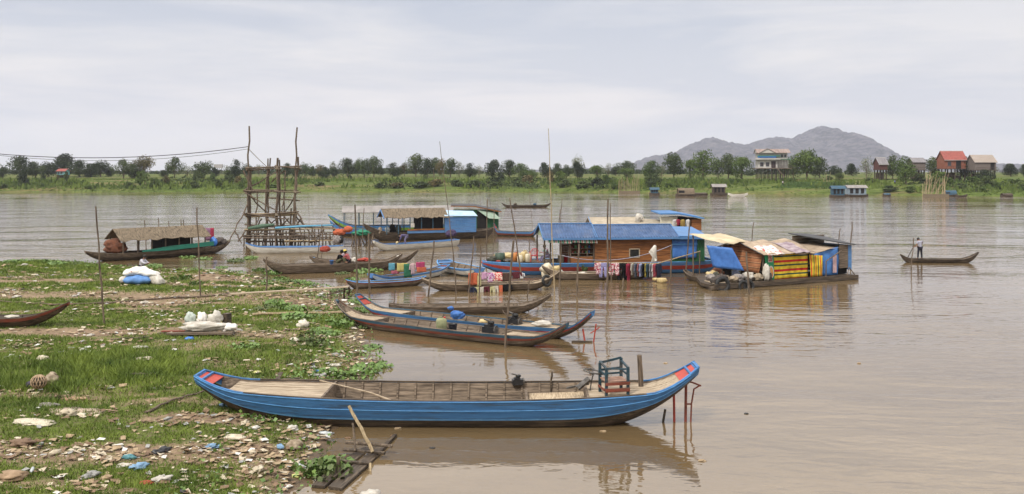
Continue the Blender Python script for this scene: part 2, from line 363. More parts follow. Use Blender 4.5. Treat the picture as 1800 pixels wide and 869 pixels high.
def make_bank():
    xs = np.concatenate([np.arange(-140, -40, 2.5), np.arange(-40, 2, .16), np.arange(2, 61, 2.0)])
    ys = np.concatenate([np.arange(-60, 0, 4), np.arange(0, 17, 1.0), np.arange(17, 42, .16), np.arange(42, 74, .3), np.arange(74, 80, 2)])
    X, Y = np.meshgrid(xs, ys); Z = bank_h(X, Y); ny, nx = X.shape
    Z = np.where(Y > 69 , np.minimum(Z, -.5), Z)
    me = bpy.data.meshes.new('riverbank'); n = nx * ny
    co = np.stack([X.ravel(), Y.ravel(), Z.ravel()], 1)
    me.vertices.add(n); me.vertices.foreach_set('co', co.ravel())
    i = np.arange(ny - 1)[:, None] * nx + np.arange(nx - 1)[None, :]; i = i.ravel()
    fq = np.stack([i, i + 1, i + nx + 1, i + nx], 1); k = len(fq)
    me.loops.add(k * 4); me.loops.foreach_set('vertex_index', fq.ravel())
    me.polygons.add(k); me.polygons.foreach_set('loop_start', np.arange(k) * 4); me.update(); me.validate()
    me.polygons.foreach_set('use_smooth', np.ones(k, bool))
    m, _ = grass_mask(X.ravel(), Y.ravel()); d = sdist(X.ravel(), Y.ravel())
    for nm, val in (('grassy', m), ('wet', np.clip(1.0 - d / .9, 0, 1))):
        at_ = me.attributes.new(nm, 'FLOAT', 'POINT'); at_.data.foreach_set('value', val.astype(np.float32))
    mt = bpy.data.materials.new('mud_and_moss'); mt.use_nodes = True; nd = mt.node_tree; b = nd.nodes['Principled BSDF']
    b.inputs['Roughness'].default_value = .9; b.inputs['Specular IOR Level'].default_value = .2
    t = nd.nodes.new('ShaderNodeTexCoord')
    z = nd.nodes.new('ShaderNodeTexNoise'); z.inputs['Scale'].default_value = 3; z.inputs['Detail'].default_value = 9; z.inputs['Roughness'].default_value = .7; nd.links.new(t.outputs['Object'], z.inputs[0])
    vo = nd.nodes.new('ShaderNodeTexVoronoi'); vo.feature = 'DISTANCE_TO_EDGE'; vo.inputs['Scale'].default_value = 5; nd.links.new(t.outputs['Object'], vo.inputs[0])
    cr1 = nd.nodes.new('ShaderNodeValToRGB'); nd.links.new(z.outputs[0], cr1.inputs[0])
    cr1.color_ramp.elements[0].position = .3; cr1.color_ramp.elements[0].color = (.12, .08, .05, 1); cr1.color_ramp.elements[1].position = .68; cr1.color_ramp.elements[1].color = (.34, .24, .16, 1)
    ck = nd.nodes.new('ShaderNodeValToRGB'); nd.links.new(vo.outputs[0], ck.inputs[0]); ck.color_ramp.elements[0].color = (.45, .4, .38, 1); ck.color_ramp.elements[1].position = .05; ck.color_ramp.elements[1].color = (1, 1, 1, 1)
    m1 = nd.nodes.new('ShaderNodeMixRGB'); m1.blend_type = 'MULTIPLY'; m1.inputs[0].default_value = .8; nd.links.new(cr1.outputs[0], m1.inputs[1]); nd.links.new(ck.outputs[0], m1.inputs[2])
    z2 = nd.nodes.new('ShaderNodeTexNoise'); z2.inputs['Scale'].default_value = 7; z2.inputs['Detail'].default_value = 8; nd.links.new(t.outputs['Object'], z2.inputs[0])
    cr2 = nd.nodes.new('ShaderNodeValToRGB'); nd.links.new(z2.outputs[0], cr2.inputs[0]); cr2.color_ramp.elements[0].position = .35; cr2.color_ramp.elements[0].color = (.055, .065, .018, 1); cr2.color_ramp.elements[1].position = .7; cr2.color_ramp.elements[1].color = (.15, .175, .04, 1)
    at1 = nd.nodes.new('ShaderNodeAttribute'); at1.attribute_name = 'grassy'
    su = nd.nodes.new('ShaderNodeMath'); su.operation = 'ADD'; nd.links.new(at1.outputs['Fac'], su.inputs[0])
    sc = nd.nodes.new('ShaderNodeMapRange'); sc.inputs[1].default_value = .3; sc.inputs[2].default_value = .7; sc.inputs[3].default_value = -.55; sc.inputs[4].default_value = .55; nd.links.new(z2.outputs[0], sc.inputs[0]); nd.links.new(sc.outputs[0], su.inputs[1]); su.use_clamp = True
    m2 = nd.nodes.new('ShaderNodeMixRGB'); nd.links.new(su.outputs[0], m2.inputs[0]); nd.links.new(m1.outputs[0], m2.inputs[1]); nd.links.new(cr2.outputs[0], m2.inputs[2])
    at2 = nd.nodes.new('ShaderNodeAttribute'); at2.attribute_name = 'wet'
    m3 = nd.nodes.new('ShaderNodeMixRGB'); nd.links.new(at2.outputs['Fac'], m3.inputs[0]); nd.links.new(m2.outputs[0], m3.inputs[1]); m3.inputs[2].default_value = (.115, .08, .05, 1)
    nd.links.new(m3.outputs[0], b.inputs['Base Color'])
    mr = nd.nodes.new('ShaderNodeMapRange'); mr.inputs[3].default_value = .92; mr.inputs[4].default_value = .35; nd.links.new(at2.outputs['Fac'], mr.inputs[0]); nd.links.new(mr.outputs[0], b.inputs['Roughness'])
    bp = nd.nodes.new('ShaderNodeBump'); bp.inputs['Strength'].default_value = .8; bp.inputs['Distance'].default_value = .08; nd.links.new(z.outputs[0], bp.inputs['Height']); nd.links.new(bp.outputs[0], b.inputs['Normal'])
    me.materials.append(mt)
    o = bpy.data.objects.new('riverbank', me); COL.objects.link(o); tag(o, kind='structure')
make_bank()

def tri_cloud(name, V, per, mat, label, cat):
    n = len(V) // per; me = bpy.data.meshes.new(name)
    me.vertices.add(len(V)); me.vertices.foreach_set('co', V.astype(np.float32).ravel())
    me.loops.add(len(V)); me.loops.foreach_set('vertex_index', np.arange(len(V)))
    me.polygons.add(n); me.polygons.foreach_set('loop_start', np.arange(n) * per); me.update()
    me.materials.append(mat); o = bpy.data.objects.new(name, me); COL.objects.link(o)
    return tag(o, label, cat, kind='stuff') if label else o
def leafmat(name, c, c2, scale=.6, rough=.6, tr=.25):
    m = M(name, c, c2, scale, rough, spec=.25, detail=5, pos=(.3, .7)); return m
def make_grass():
    # positions denser near the camera
    n = 900000; Yv = 17.5 + (70 - 17.5) * nrg.random(n) ** 1.7; Xv = -40 + 42 * nrg.random(n)
    ok = (Xv / Yv > -.68) & (Xv / Yv < 0); Xv = Xv[ok]; Yv = Yv[ok]
    m, lush = grass_mask(Xv, Yv); tuft = fbm(Xv * 2.1, Yv * 2.1, 3)
    ok = nrg.random(len(Xv)) < m * np.clip(tuft * 3 - .6, 0.12, 1); Xv, Yv, lush, tuft = Xv[ok], Yv[ok], lush[ok], tuft[ok]
    Zv = bank_h(Xv, Yv); n = len(Xv); print('grass blades', n)
    h = (.03 + .06 * nrg.random(n)) * (1 + 1.9 * np.clip(lush, 0, 1) * np.clip((-9 - Xv) / 2.5, 0, 1) * np.clip((34 - Yv) / 4, 0, 1) * (.4 + tuft) + .5 * lush) * (.6 + tuft * .8) * (.8 + Yv / 60); wd = (.007 + .006 * nrg.random(n)) * (.6 + Yv / 30)
    a = nrg.random(n) * 6.283; ln = nrg.normal(0, .55, (n, 2)) * h[:, None]
    V = np.empty((n, 3, 3)); dx = np.cos(a) * wd; dy = np.sin(a) * wd
    V[:, 0] = np.stack([Xv - dx, Yv - dy, Zv - .01], 1); V[:, 1] = np.stack([Xv + dx, Yv + dy, Zv - .01], 1); V[:, 2] = np.stack([Xv + ln[:, 0], Yv + ln[:, 1], Zv + h], 1)
    gm = M('grass_blades', (.185, .24, .04), (.06, .10, .018), .7, .7, detail=8, spec=.2)
    tri_cloud('grass', V.reshape(-1, 3), 3, gm, 'short green grass growing in patches over the muddy bank', 'grass')
make_grass()

# ---------------------------------------------------------------- far bank, plain, hills
def shore_far(x):
    x = np.asarray(x, float); return 303 - np.clip((x - 20) / 125, -0, 1.6) * 52 + (fbm(x * .03 + 5, x * 0 + 2, 3) - .5) * 5
def far_z(x, y):
    d = np.asarray(y, float) - shore_far(x)
    z = np.interp(d, [-40, -1, 0, 2, 8, 20, 32, 60, 100, 200, 9000], [-3, -.3, .05, .7, 1.6, 2.9, 3.7, 4.5, 5.2, 5.5, 6.3])
    return z + (fbm(np.asarray(x) * .06, np.asarray(y) * .08, 3) - .5) * 1.0 * np.clip(d / 15, 0, 1) * np.clip((400 - d) / 300, 0, 1)
def fz(x, y): return float(far_z(np.array([x]), np.array([y]))[0])
def make_far():
    xs = np.concatenate([np.linspace(-9000, -400, 14), np.arange(-330, 331, 2.2), np.linspace(400, 9000, 14)])
    ds = np.array([-40, -8, -1, 0, 1, 2, 3.5, 5, 7, 9, 12, 15, 18, 21, 25, 28, 32, 36, 40, 46, 52, 60, 70, 80, 95, 110, 130, 160, 200, 300, 500, 900, 1800, 4000, 9000])
    X = np.repeat(xs[None, :], len(ds), 0); Y = shore_far(xs)[None, :] + ds[:, None]; Z = far_z(X, Y); ny, nx = X.shape
    Z = Z + np.where((ds[:, None] > 1) & (ds[:, None] < 60), (nrg.random(X.shape) - .5) * .35, 0)
    mb = MB(); mb.grid([[(X[i, j], Y[i, j], Z[i, j]) for j in range(nx)] for i in range(ny)])
    m = bpy.data.materials.new('far_fields'); m.use_nodes = True; n = m.node_tree; b = n.nodes['Principled BSDF']; b.inputs['Roughness'].default_value = .95; b.inputs['Specular IOR Level'].default_value = .1
    t = n.nodes.new('ShaderNodeTexCoord')
    def nz(sc, st, lo, hi, c0, c1, c2=None, det=6):
        mp = n.nodes.new('ShaderNodeMapping'); mp.inputs['Scale'].default_value = st; n.links.new(t.outputs['Object'], mp.inputs[0])
        z = n.nodes.new('ShaderNodeTexNoise'); z.inputs['Scale'].default_value = sc; z.inputs['Detail'].default_value = det; z.inputs['Roughness'].default_value = .7; n.links.new(mp.outputs[0], z.inputs[0])
        r = n.nodes.new('ShaderNodeValToRGB'); r.color_ramp.elements[0].position = lo; r.color_ramp.elements[0].color = (*c0, 1); r.color_ramp.elements[1].position = hi; r.color_ramp.elements[1].color = (*c1, 1)
        if c2: e = r.color_ramp.elements.new((lo + hi) / 2); e.color = (*c2, 1)
        n.links.new(z.outputs[0], r.inputs[0]); return r
    base = nz(.02, (1, 4, 0), .34, .66, (.17, .13, .07), (.08, .118, .026), (.10, .128, .036))
    fine = nz(.6, (.5, 1.4, 1.4), .35, .65, (.5, .52, .45), (1.25, 1.2, 1.1))
    mu = n.nodes.new('ShaderNodeMixRGB'); mu.blend_type = 'MULTIPLY'; mu.inputs[0].default_value = 1; n.links.new(base.outputs[0], mu.inputs[1]); n.links.new(fine.outputs[0], mu.inputs[2])
    n.links.new(mu.outputs[0], b.inputs['Base Color'])
    tag(part('far_bank', mb, m), kind='structure')
    # hills: ridge line read as heights over distance, built as a real ridge with depth
    prof = [(-400, 2), (-100, 3), (250, 2), (600, 3), (760, 5), (850, 3), (960, 4), (1010, 7), (1060, 6), (1110, 14), (1150, 28), (1172, 30), (1195, 36), (1215, 47), (1247, 61), (1265, 54), (1310, 46), (1330, 53), (1360, 60), (1390, 56), (1415, 66), (1438, 79), (1450, 78), (1465, 70), (1480, 63), (1500, 52), (1520, 42), (1540, 33), (1560, 25), (1590, 14), (1640, 10), (1700, 16), (1725, 12), (1760, 14), (1790, 10), (1850, 12), (2100, 5)]
    D = 4200; px = np.array([p[0] for p in prof]); hh = np.array([p[1] for p in prof])
    xs = np.arange(-300, 2000, 3.0); hp = np.interp(xs, px, hh)
    k = np.ones(3) / 3; hp = np.convolve(np.pad(hp, 1, 'edge'), k, 'valid')
    rows = []
    for v in np.linspace(-1, 1, 29):
        yy = D + v * 900; sh = (1 - abs(v) ** 1.3); fold = (fbm(xs * .018 + 4, xs * 0 + v * 3.1 + 20, 5) - .5)
        z = 6 + hp / F * D * sh * (1 + fold * 1.1 * (1 - sh) ** .6 * 1.2) + (nrg.random(len(xs)) - .5) * 9 * (hp > 12) * (sh > .05) + (fbm(xs * .12, xs * 0 + v * 14, 4) - .5) * 16 * (hp > 12)
        z = np.where(abs(v) == 1, -5, z)
        rows.append([((a - 900) / F * D + fold[i] * 90 * (1 - sh), yy, z[i]) for i, a in enumerate(xs)])
    mb = MB(); mb.grid(rows)
    hm = M('dry_hill_forest_hazed', (.105, .095, .115), (.028, .03, .04), .03, 1, (1, 1, 2.5), 0, .0, (.42, .58), detail=12, dirt=.25, dirtc=(.22, .19, .18), dscale=.02)  # purple-blue of distance haze is mixed into the forest colour
    tag(part('hills', mb, hm, smooth=True), kind='structure')
make_far()

# ---------------------------------------------------------------- trees
def crown(w, h, z0, nleaf, nb, ls, flat=.8, seed=0, gap=.0):
    """leaf-sized faces spread through clumps; w width, h height of the crown, z0 its underside"""
    r = np.random.default_rng(seed); V = []
    cs = []
    for i in range(nb):
        a = r.random() * 6.283; q = r.random() ** .5 * .62; zz = r.random()
        prof = math.sin(math.pi * min(.97, max(.12, zz * .85 + .12)))
        cs.append((math.cos(a) * q * w / 2 * prof * 1.15, math.sin(a) * q * w / 2 * prof * 1.15, z0 + h * (.12 + .74 * zz), w * r.uniform(.13, .26)))
    cs = np.array(cs); idx = r.integers(0, nb, nleaf); c = cs[idx]
    d = r.normal(size=(nleaf, 3)); d /= np.linalg.norm(d, axis=1)[:, None]; rad = c[:, 3] * (.55 + .5 * r.random(nleaf) ** .5)
    p = c[:, :3] + d * rad[:, None] * np.array([1, 1, flat])
    nrm = d * .8 + r.normal(size=(nleaf, 3)) * .55; nrm /= np.linalg.norm(nrm, axis=1)[:, None]
    t1 = np.cross(nrm, r.normal(size=(nleaf, 3))); t1 /= np.linalg.norm(t1, axis=1)[:, None]; t2 = np.cross(nrm, t1)
    s = ls * (.6 + .8 * r.random(nleaf))[:, None]
    Q = np.stack([p - t1 * s, p - t2 * s * .7, p + t1 * s, p + t2 * s * .7], 1)
    return Q.reshape(-1, 3), cs
def leafmesh(name, V, mat):
    n = len(V) // 4; me = bpy.data.meshes.new(name)
    me.vertices.add(len(V)); me.vertices.foreach_set('co', V.astype(np.float32).ravel()); me.loops.add(len(V)); me.loops.foreach_set('vertex_index', np.arange(len(V)))
    me.polygons.add(n); me.polygons.foreach_set('loop_start', np.arange(n) * 4); me.update(); me.materials.append(mat)
    return me
LF = {'dark': M('dark_leaves', (.048, .066, .024), (.014, .024, .009), .5, .7, detail=6, spec=.2),
      'mid': M('mid_leaves', (.085, .11, .035), (.03, .048, .016), .5, .7, detail=6, spec=.2),
      'brown': M('brownish_leaves', (.15, .12, .045), (.055, .055, .02), .5, .7, detail=6, spec=.2),
      'bright': M('bright_leaves', (.10, .145, .032), (.035, .06, .014), .5, .7, detail=6, spec=.2),
      'pale': M('sparse_pale_leaves', (.21, .22, .13), (.11, .12, .07), .5, .7, detail=6, spec=.2)}
BARK = M('tree_bark', (.16, .12, .085), (.07, .05, .035), 3, .9, bump=.5)
protos = {}
def tree_proto(kind, var):
    key = (kind, var)
    if key in protos: return protos[key]
    w, h, z0 = 1.3, .84, .14
    n, nb = {'dark': (3600, 20), 'mid': (3000, 17), 'brown': (3000, 16), 'bright': (3000, 15), 'pale': (1000, 15)}[kind]
    if kind == 'dark': z0, h = .04, .94
    seed = hash_(kind) + var * 17
    V, cs = crown(w, h, z0, n, nb, .026, .85, seed)
    root = bpy.data.objects.new('tree', None); COL.objects.link(root)
    c = bpy.data.objects.new('crown', leafmesh('crown', V, LF[kind])); COL.objects.link(c); c.parent = root
    mb = MB(); r2 = random.Random(seed)
    mb.tube([(0, 0, -.06), (.01, .005, .12), (.0, .01, .3), (.02, 0, .62)], [.038, .03, .025, .008], 7)
    for i in range(0, len(cs), 2):
        q = cs[i]; zb = r2.uniform(.14, .34); mb.tube([(0, 0, zb), (q[0] * .5, q[1] * .5, zb + (q[2] - zb) * .6), (q[0], q[1], q[2])], [.016, .011, .004], 5)
    part('trunk', mb, BARK, root)
    protos[key] = [root, False]; return protos[key]
def hash_(s): return sum(ord(a) * (i + 3) for i, a in enumerate(s))
ORD = ['first', 'second', 'third', 'fourth', 'fifth', 'sixth', 'seventh', 'eighth', 'ninth', 'tenth', 'eleventh', 'twelfth', 'thirteenth', 'fourteenth', 'fifteenth', 'sixteenth', 'seventeenth', 'eighteenth', 'nineteenth', 'twentieth']
trees = [(4, 293, 18, 'dark', 60), (35, 276, 40, 'dark', 55), (62, 285, 34, 'mid', 60), (84, 286, 26, 'dark', 75), (110, 267, 46, 'dark', 80), (139, 281, 28, 'dark', 75), (158, 288, 22, 'dark', 60), (177, 282, 36, 'dark', 75), (194, 295, 16, 'dark', 80), (217, 281, 32, 'mid', 48), (236, 288, 22, 'dark', 55), (253, 278, 34, 'brown', 60), (289, 299, 16, 'dark', 70), (307, 280, 28, 'mid', 60), (329, 294, 22, 'pale', 90), (357, 282, 32, 'mid', 60), (377, 294, 16, 'dark', 70), (399, 292, 18, 'pale', 90), (415, 281, 19, 'dark', 48), (435, 290, 18, 'dark', 70),
    (455, 290, 18, 'pale', 100), (505, 288, 18, 'dark', 60), (519, 291, 16, 'dark', 80), (536, 287, 19, 'mid', 60), (549, 291, 14, 'dark', 80), (562, 290, 22, 'brown', 90), (571, 293, 18, 'dark', 55), (586, 283, 20, 'pale', 80), (585, 293, 19, 'dark', 60), (611, 281, 32, 'dark', 70), (629, 283, 18, 'mid', 80), (640, 280, 26, 'mid', 60), (657, 275, 28, 'mid', 60), (669, 291, 12, 'dark', 85), (692, 285, 26, 'dark', 70), (711, 289, 20, 'brown', 80), (731, 272, 32, 'mid', 75), (751, 279, 20, 'dark', 70), (763, 277, 26, 'mid', 85), (777, 284, 18, 'brown', 70), (792, 281, 28, 'mid', 65), (807, 286, 16, 'pale', 75), (826, 286, 22, 'dark', 65), (842, 290, 16, 'pale', 70),
    (866, 281, 32, 'dark', 60), (896, 283, 28, 'dark', 65), (917, 287, 32, 'bright', 45), (936, 297, 20, 'bright', 40), (957, 286, 20, 'dark', 65), (979, 289, 19, 'dark', 85), (996, 290, 24, 'mid', 50), (1015, 273, 26, 'pale', 60), (1016, 282, 22, 'dark', 55), (1049, 292, 26, 'bright', 55), (1069, 289, 18, 'pale', 90), (1083, 291, 18, 'dark', 90), (1101, 285, 28, 'mid', 80), (1101, 296, 36, 'bright', 35), (1144, 283, 30, 'bright', 35), (1163, 290, 20, 'pale', 50), (1184, 272, 35, 'mid', 55), (1213, 283, 24, 'bright', 45), (1236, 268, 38, 'bright', 42), (1262, 279, 22, 'mid', 60), (1280, 273, 32, 'mid', 55), (1304, 277, 38, 'bright', 50), (1319, 303, 16, 'dark', 100),
    (1394, 275, 28, 'mid', 55), (1418, 264, 46, 'bright', 42), (1441, 276, 24, 'dark', 60), (1467, 291, 26, 'dark', 110), (1498, 288, 21, 'dark', 90), (1523, 278, 28, 'pale', 60), (1475, 303, 14, 'mid', 30), (1569, 273, 32, 'mid', 50), (1592, 277, 36, 'bright', 22), (1639, 279, 28, 'mid', 45), (1697, 279, 22, 'dark', 40), (1731, 297, 24, 'dark', 30), (1777, 288, 26, 'dark', 90), (1799, 289, 10, 'dark', 90), (1745, 290, 20, 'pale', 60), (1828, 284, 30, 'mid', 60), (-25, 280, 36, 'mid', 60)]
def seat(px, d):
    Y = 300.0
    for _ in range(12): Y = float(shore_far(np.array([(px - 900) / F * Y]))[0]) + d
    x = (px - 900) / F * Y; return x, Y, fz(x, Y)
KD = {'dark': 'dark rounded', 'mid': 'olive bushy', 'brown': 'brownish topped', 'bright': 'bright green', 'pale': 'thin pale'}
cnt = {}
for i, (px, yt, wp, kd, d) in enumerate(sorted(trees)):
    x, Y, z = seat(px, d); hgt = H - (yt - HY) / F * Y - z; wd = wp / F * Y
    pr = tree_proto(kd, i % 4)
    sec = 'left of scaffold tower' if px < 437 else 'between scaffold tower and tallest bamboo' if px < 964 else 'between tallest bamboo and white house' if px < 1352 else 'right of white house'
    k = (kd, sec); cnt[k] = cnt.get(k, 0) + 1
    lab = f'{KD[kd]} far bank tree, {ORD[min(19, cnt[k] - 1)]} such {sec}'
    if pr[1]: o = dup(pr[0], (x, Y, z), rng.random() * 6.28)
    else: o = pr[0]; o.location = (x, Y, z); pr[1] = True
    kx = rng.uniform(.95, 1.25); o.scale = (wd * kx, wd * kx, hgt * rng.uniform(.96, 1.08)); o.name = 'tree'; tag(o, lab, 'tree', 'trees along the far bank')
# bushes on the far bank
bproto = []
for v in range(4):
    V, cs = crown(1, .8, 0, 900, 9, .045, .8, 300 + v)
    me = leafmesh('bush', V, LF[['mid', 'bright', 'dark', 'brown'][v]]); bproto.append(me)
bushes = [(40, 314, 22, 28, 10), (118, 306, 14, 20, 25), (76, 310, 10, 14, 30), (102, 309, 8, 12, 30), (250, 309, 26, 30, 14), (272, 318, 24, 20, 8), (291, 315, 16, 18, 14), (350, 304, 24, 30, 22), (374, 310, 16, 22, 20), (400, 306, 22, 26, 20), (385, 320, 20, 14, 8), (420, 313, 18, 16, 15), (230, 322, 20, 12, 6), (340, 322, 22, 14, 6), (880, 304, 18, 18, 25), (870, 318, 34, 16, 10), (905, 316, 30, 18, 9), (930, 312, 34, 20, 12), (968, 310, 22, 24, 16), (985, 302, 24, 24, 20), (990, 318, 30, 16, 8), (1020, 320, 40, 14, 6), (1050, 318, 36, 18, 7), (1065, 308, 16, 24, 12), (1080, 322, 24, 14, 5), (1140, 318, 30, 22, 8), (1150, 310, 26, 22, 14), (700, 322, 40, 10, 7), (735, 320, 44, 12, 8), (770, 318, 40, 14, 10), (800, 318, 36, 12, 10), (830, 320, 44, 14, 8), (670, 324, 30, 10, 6), (748, 311, 10, 10, 30), (615, 308, 12, 8, 40), (1620, 300, 34, 20, 25), (1650, 296, 34, 28, 22), (1668, 306, 24, 20, 16), (1710, 308, 30, 18, 22), (1738, 312, 30, 24, 14), (1755, 318, 20, 16, 9), (1560, 324, 40, 12, 4), (1600, 328, 30, 14, 3), (1780, 310, 34, 14, 18), (1690, 318, 30, 12, 12), (1725, 326, 30, 10, 5), (1340, 312, 20, 8, 26), (1455, 306, 20, 10, 40), (1530, 312, 30, 10, 26), (1800, 322, 30, 14, 8), (560, 318, 24, 8, 14), (480, 322, 30, 8, 8), (10, 322, 28, 8, 6), (160, 324, 30, 8, 5), (1176, 322, 20, 10, 8)]
cnt = {}
for i, (px, yt, wp, hp, d) in enumerate(sorted(bushes)):
    x, Y, z = seat(px, d); v = rng.choice([0, 0, 1, 2, 3] if px < 1600 else [0, 1])
    o = bpy.data.objects.new('bush', bproto[v]); COL.objects.link(o); s = wp / F * Y; o.location = (x, Y, z - .15); o.scale = (s, s * .9, hp / F * Y * 1.25); o.rotation_euler = (0, 0, rng.random() * 6)
    sec = 'left of the scaffold tower' if px < 437 else 'between scaffold tower and tallest bamboo' if px < 964 else 'between tallest bamboo and white house' if px < 1352 else 'right of the white stilt house'
    k = (v, sec); cnt[k] = cnt.get(k, 0) + 1
    tag(o, f"{['olive', 'bright green', 'dark', 'brownish'][v]} bush on far bank slope, {ORD[min(cnt[k]-1,19)]} such {sec}", 'bush', 'bushes on the far bank slope')
# scrub and grass cover on the slope: one mass
def far_cover():
    n = 42000; x = (nrg.random(n) - .5) * 420; d = nrg.random(n) ** .8 * 46; y = shore_far(x) + d; ok = np.abs(x / y) < .66; x, y, d = x[ok], y[ok], d[ok]
    g = fbm(x * .035 + 9, y * .12, 3); ok = nrg.random(len(x)) < np.clip((g - .34) * 5, .06, 1) * np.where(d < 4, 1, .8); x, y, d, g = x[ok], y[ok], d[ok], g[ok]
    z = far_z(x, y); n = len(x); h = (.25 + 1.7 * nrg.random(n) ** 2 * (d > 3) * (g > .46) * (d < 30)); a = nrg.random(n) * 3.14; w_ = .25 + .4 * nrg.random(n)
    dx = np.cos(a) * w_; dy = np.sin(a) * w_; lx = nrg.normal(0, .25, n); V = np.empty((n, 4, 3))
    V[:, 0] = np.stack([x - dx, y - dy, z - .1], 1); V[:, 1] = np.stack([x + dx, y + dy, z - .1], 1); V[:, 2] = np.stack([x + dx * .4 + lx, y + dy * .4, z + h], 1); V[:, 3] = np.stack([x - dx * .5 + lx, y - dy * .5 + .1, z + h * .8], 1)
    m = M('bank_scrub', (.135, .18, .036), (.035, .06, .015), .12, .8, detail=8, spec=.15)
    tri_cloud('undergrowth', V.reshape(-1, 3), 4, m, 'green scrub and grass covering the slope of the far bank', 'undergrowth')
far_cover()
def dark_scrub():
    r = np.random.default_rng(21); n = 30000; x = (r.random(n) - .5) * 400; d = 3 + 24 * r.random(n); y = shore_far(x) + d; g = fbm(x * .05 + 30, y * .11 + 4, 3); rr_ = x / y; zone = ((rr_ > -.03) & (rr_ < .13)) | (rr_ > .47) | ((rr_ > -.15) & (rr_ < -.04) & (d < 14)) | ((rr_ > -.42) & (rr_ < -.3)); ok = (np.abs(x / y) < .66) & (r.random(n) < np.clip((g - .49) * 7, 0, .8) * zone); x, y, g = x[ok], y[ok], g[ok]; n = len(x)
    z = far_z(x, y) + r.random(n) * (g - .45) * 9; s = .22 + .25 * r.random(n); t1 = r.normal(size=(n, 3)); t1 /= np.linalg.norm(t1, axis=1)[:, None]; t2 = np.cross(t1, r.normal(size=(n, 3))); t2 /= np.linalg.norm(t2, axis=1)[:, None]; c0 = np.stack([x, y, z], 1); s = s[:, None]
    tri_cloud('thicket', np.stack([c0 - t1 * s, c0 - t2 * s, c0 + t1 * s, c0 + t2 * s], 1).reshape(-1, 3), 4, LF['mid'], 'dark tangled thicket spreading over the slope of the far bank', 'thicket')
dark_scrub()
# crop rows right of the white stilt house
def far_wood():
    r = np.random.default_rng(8); n = 26000; x = (r.random(n) - .5) * 900; y = shore_far(x) + 230 + 160 * r.random(n); g = fbm(x * .03 + 3, y * 0 + 1, 3); ok = r.random(n) < np.clip((g - .36) * 5, 0, 1); x, y, g = x[ok], y[ok], g[ok]; n = len(x)
    z = far_z(x, y) + (g - .3) * 9 * r.random(n); s = .5 + .5 * r.random(n); t1 = r.normal(size=(n, 3)); t1 /= np.linalg.norm(t1, axis=1)[:, None]; t2 = np.cross(t1, r.normal(size=(n, 3))); t2 /= np.linalg.norm(t2, axis=1)[:, None]; c0 = np.stack([x, y, z], 1); s = s[:, None]
    tri_cloud('far_wood', np.stack([c0 - t1 * s, c0 - t2 * s, c0 + t1 * s, c0 + t2 * s], 1).reshape(-1, 3), 4, LF['dark'], 'low far-off line of trees across the plain behind the bank', 'wood')
far_wood()
def crops():
    V = []; r = np.random.default_rng(3)
    for k in range(15):
        for j in range(90):
            px = 1372 + k * 6 + j * .25 * 1.2 + r.uniform(-.5, .5); d = 8 + j * .17; x, Y, z = (px - 900) / F * (270 + d - 3), 0, 0
            Y = float(shore_far(np.array([x]))[0]) + d; z = fz(x, Y)
            a = r.random() * 3.14; w_ = .3; V += [(x - w_ * math.cos(a), Y - w_ * math.sin(a), z), (x + w_ * math.cos(a), Y + w_ * math.sin(a), z), (x + .1, Y, z + .5), (x - .1, Y, z + .55)]
    tri_cloud('vegetable_rows', np.array(V), 4, M('crop_leaves', (.12, .19, .05), (.06, .11, .03), 2, .8), 'slanting rows of low green vegetables on the slope below the white stilt house', 'crops')
crops()

# ---------------------------------------------------------------- stilt houses
def stilts(root, x0, x1, y0, y1, z0, z1, nx, ny, r=.14, mat=None):
    for i in range(nx):
        for j in range(ny):
            x = x0 + (x1 - x0) * i / (nx - 1); y = y0 + (y1 - y0) * j / (ny - 1)
            mb = MB(); mb.box(x - r, y - r, z0, x + r, y + r, z1); part('stilt', mb, mat or WOODD, root)
def window(root, x, z, w, h, y=0, fm=None, nm='window'):
    mb = MB(); t = .08
    for a in ((x - t, y - .1, z - t, x + w + t, y + .02, z), (x - t, y - .1, z + h, x + w + t, y + .02, z + h + t), (x - t, y - .1, z, x, y + .02, z + h), (x + w, y - .1, z, x + w + t, y + .02, z + h), (x + w / 2 - .03, y - .09, z, x + w / 2 + .03, y + .01, z + h)): mb.box(*a)
    f = part(nm, mb, fm or BLUED, root); mb = MB(); mb.box(x, y - .05, z, x + w, y - .03, z + h); part('pane', mb, M('shuttered_glass', (.07, .05, .045), (.03, .025, .025), 1.5, .3, spec=.5), f)
def gable(mb, x0, x1, y0, y1, ze, zr, th=.08, ax='x', ov=.4):
    """two roof slabs, ridge along ax"""
    if ax == 'x':
        ym = (y0 + y1) / 2
        for s, e in ((-1, y0 - ov), (1, y1 + ov)):
            ze2 = ze - (zr - ze) * ov / (abs(y1 - y0) / 2)
            r = [[(x0 - ov, ym, zr), (x1 + ov, ym, zr)], [(x0 - ov, e, ze2), (x1 + ov, e, ze2)]]
            mb.slab(r if s < 0 else [q[::-1] for q in r], -th)
    else:
        xm = (x0 + x1) / 2
        for s, e in ((-1, x0 - ov), (1, x1 + ov)):
            ze2 = ze - (zr - ze) * ov / (abs(x1 - x0) / 2)
            r = [[(xm, y0 - ov, zr), (xm, y1 + ov, zr)], [(e, y0 - ov, ze2), (e, y1 + ov, ze2)]]
            mb.slab(r[::-1] if s < 0 else r, th if s < 0 else th)
    return mb
def gable_wall(mb, x, y0, y1, z, zr, t=.1):
    ym = (y0 + y1) / 2; mb.v += [(x, y0, z), (x, y1, z), (x, ym, zr), (x + t, y0, z), (x + t, y1, z), (x + t, ym, zr)]; b = len(mb.v) - 6
    mb.f += [(b, b + 1, b + 2), (b + 3, b + 5, b + 4), (b, b + 3, b + 4, b + 1), (b + 1, b + 4, b + 5, b + 2), (b + 2, b + 5, b + 3, b)]
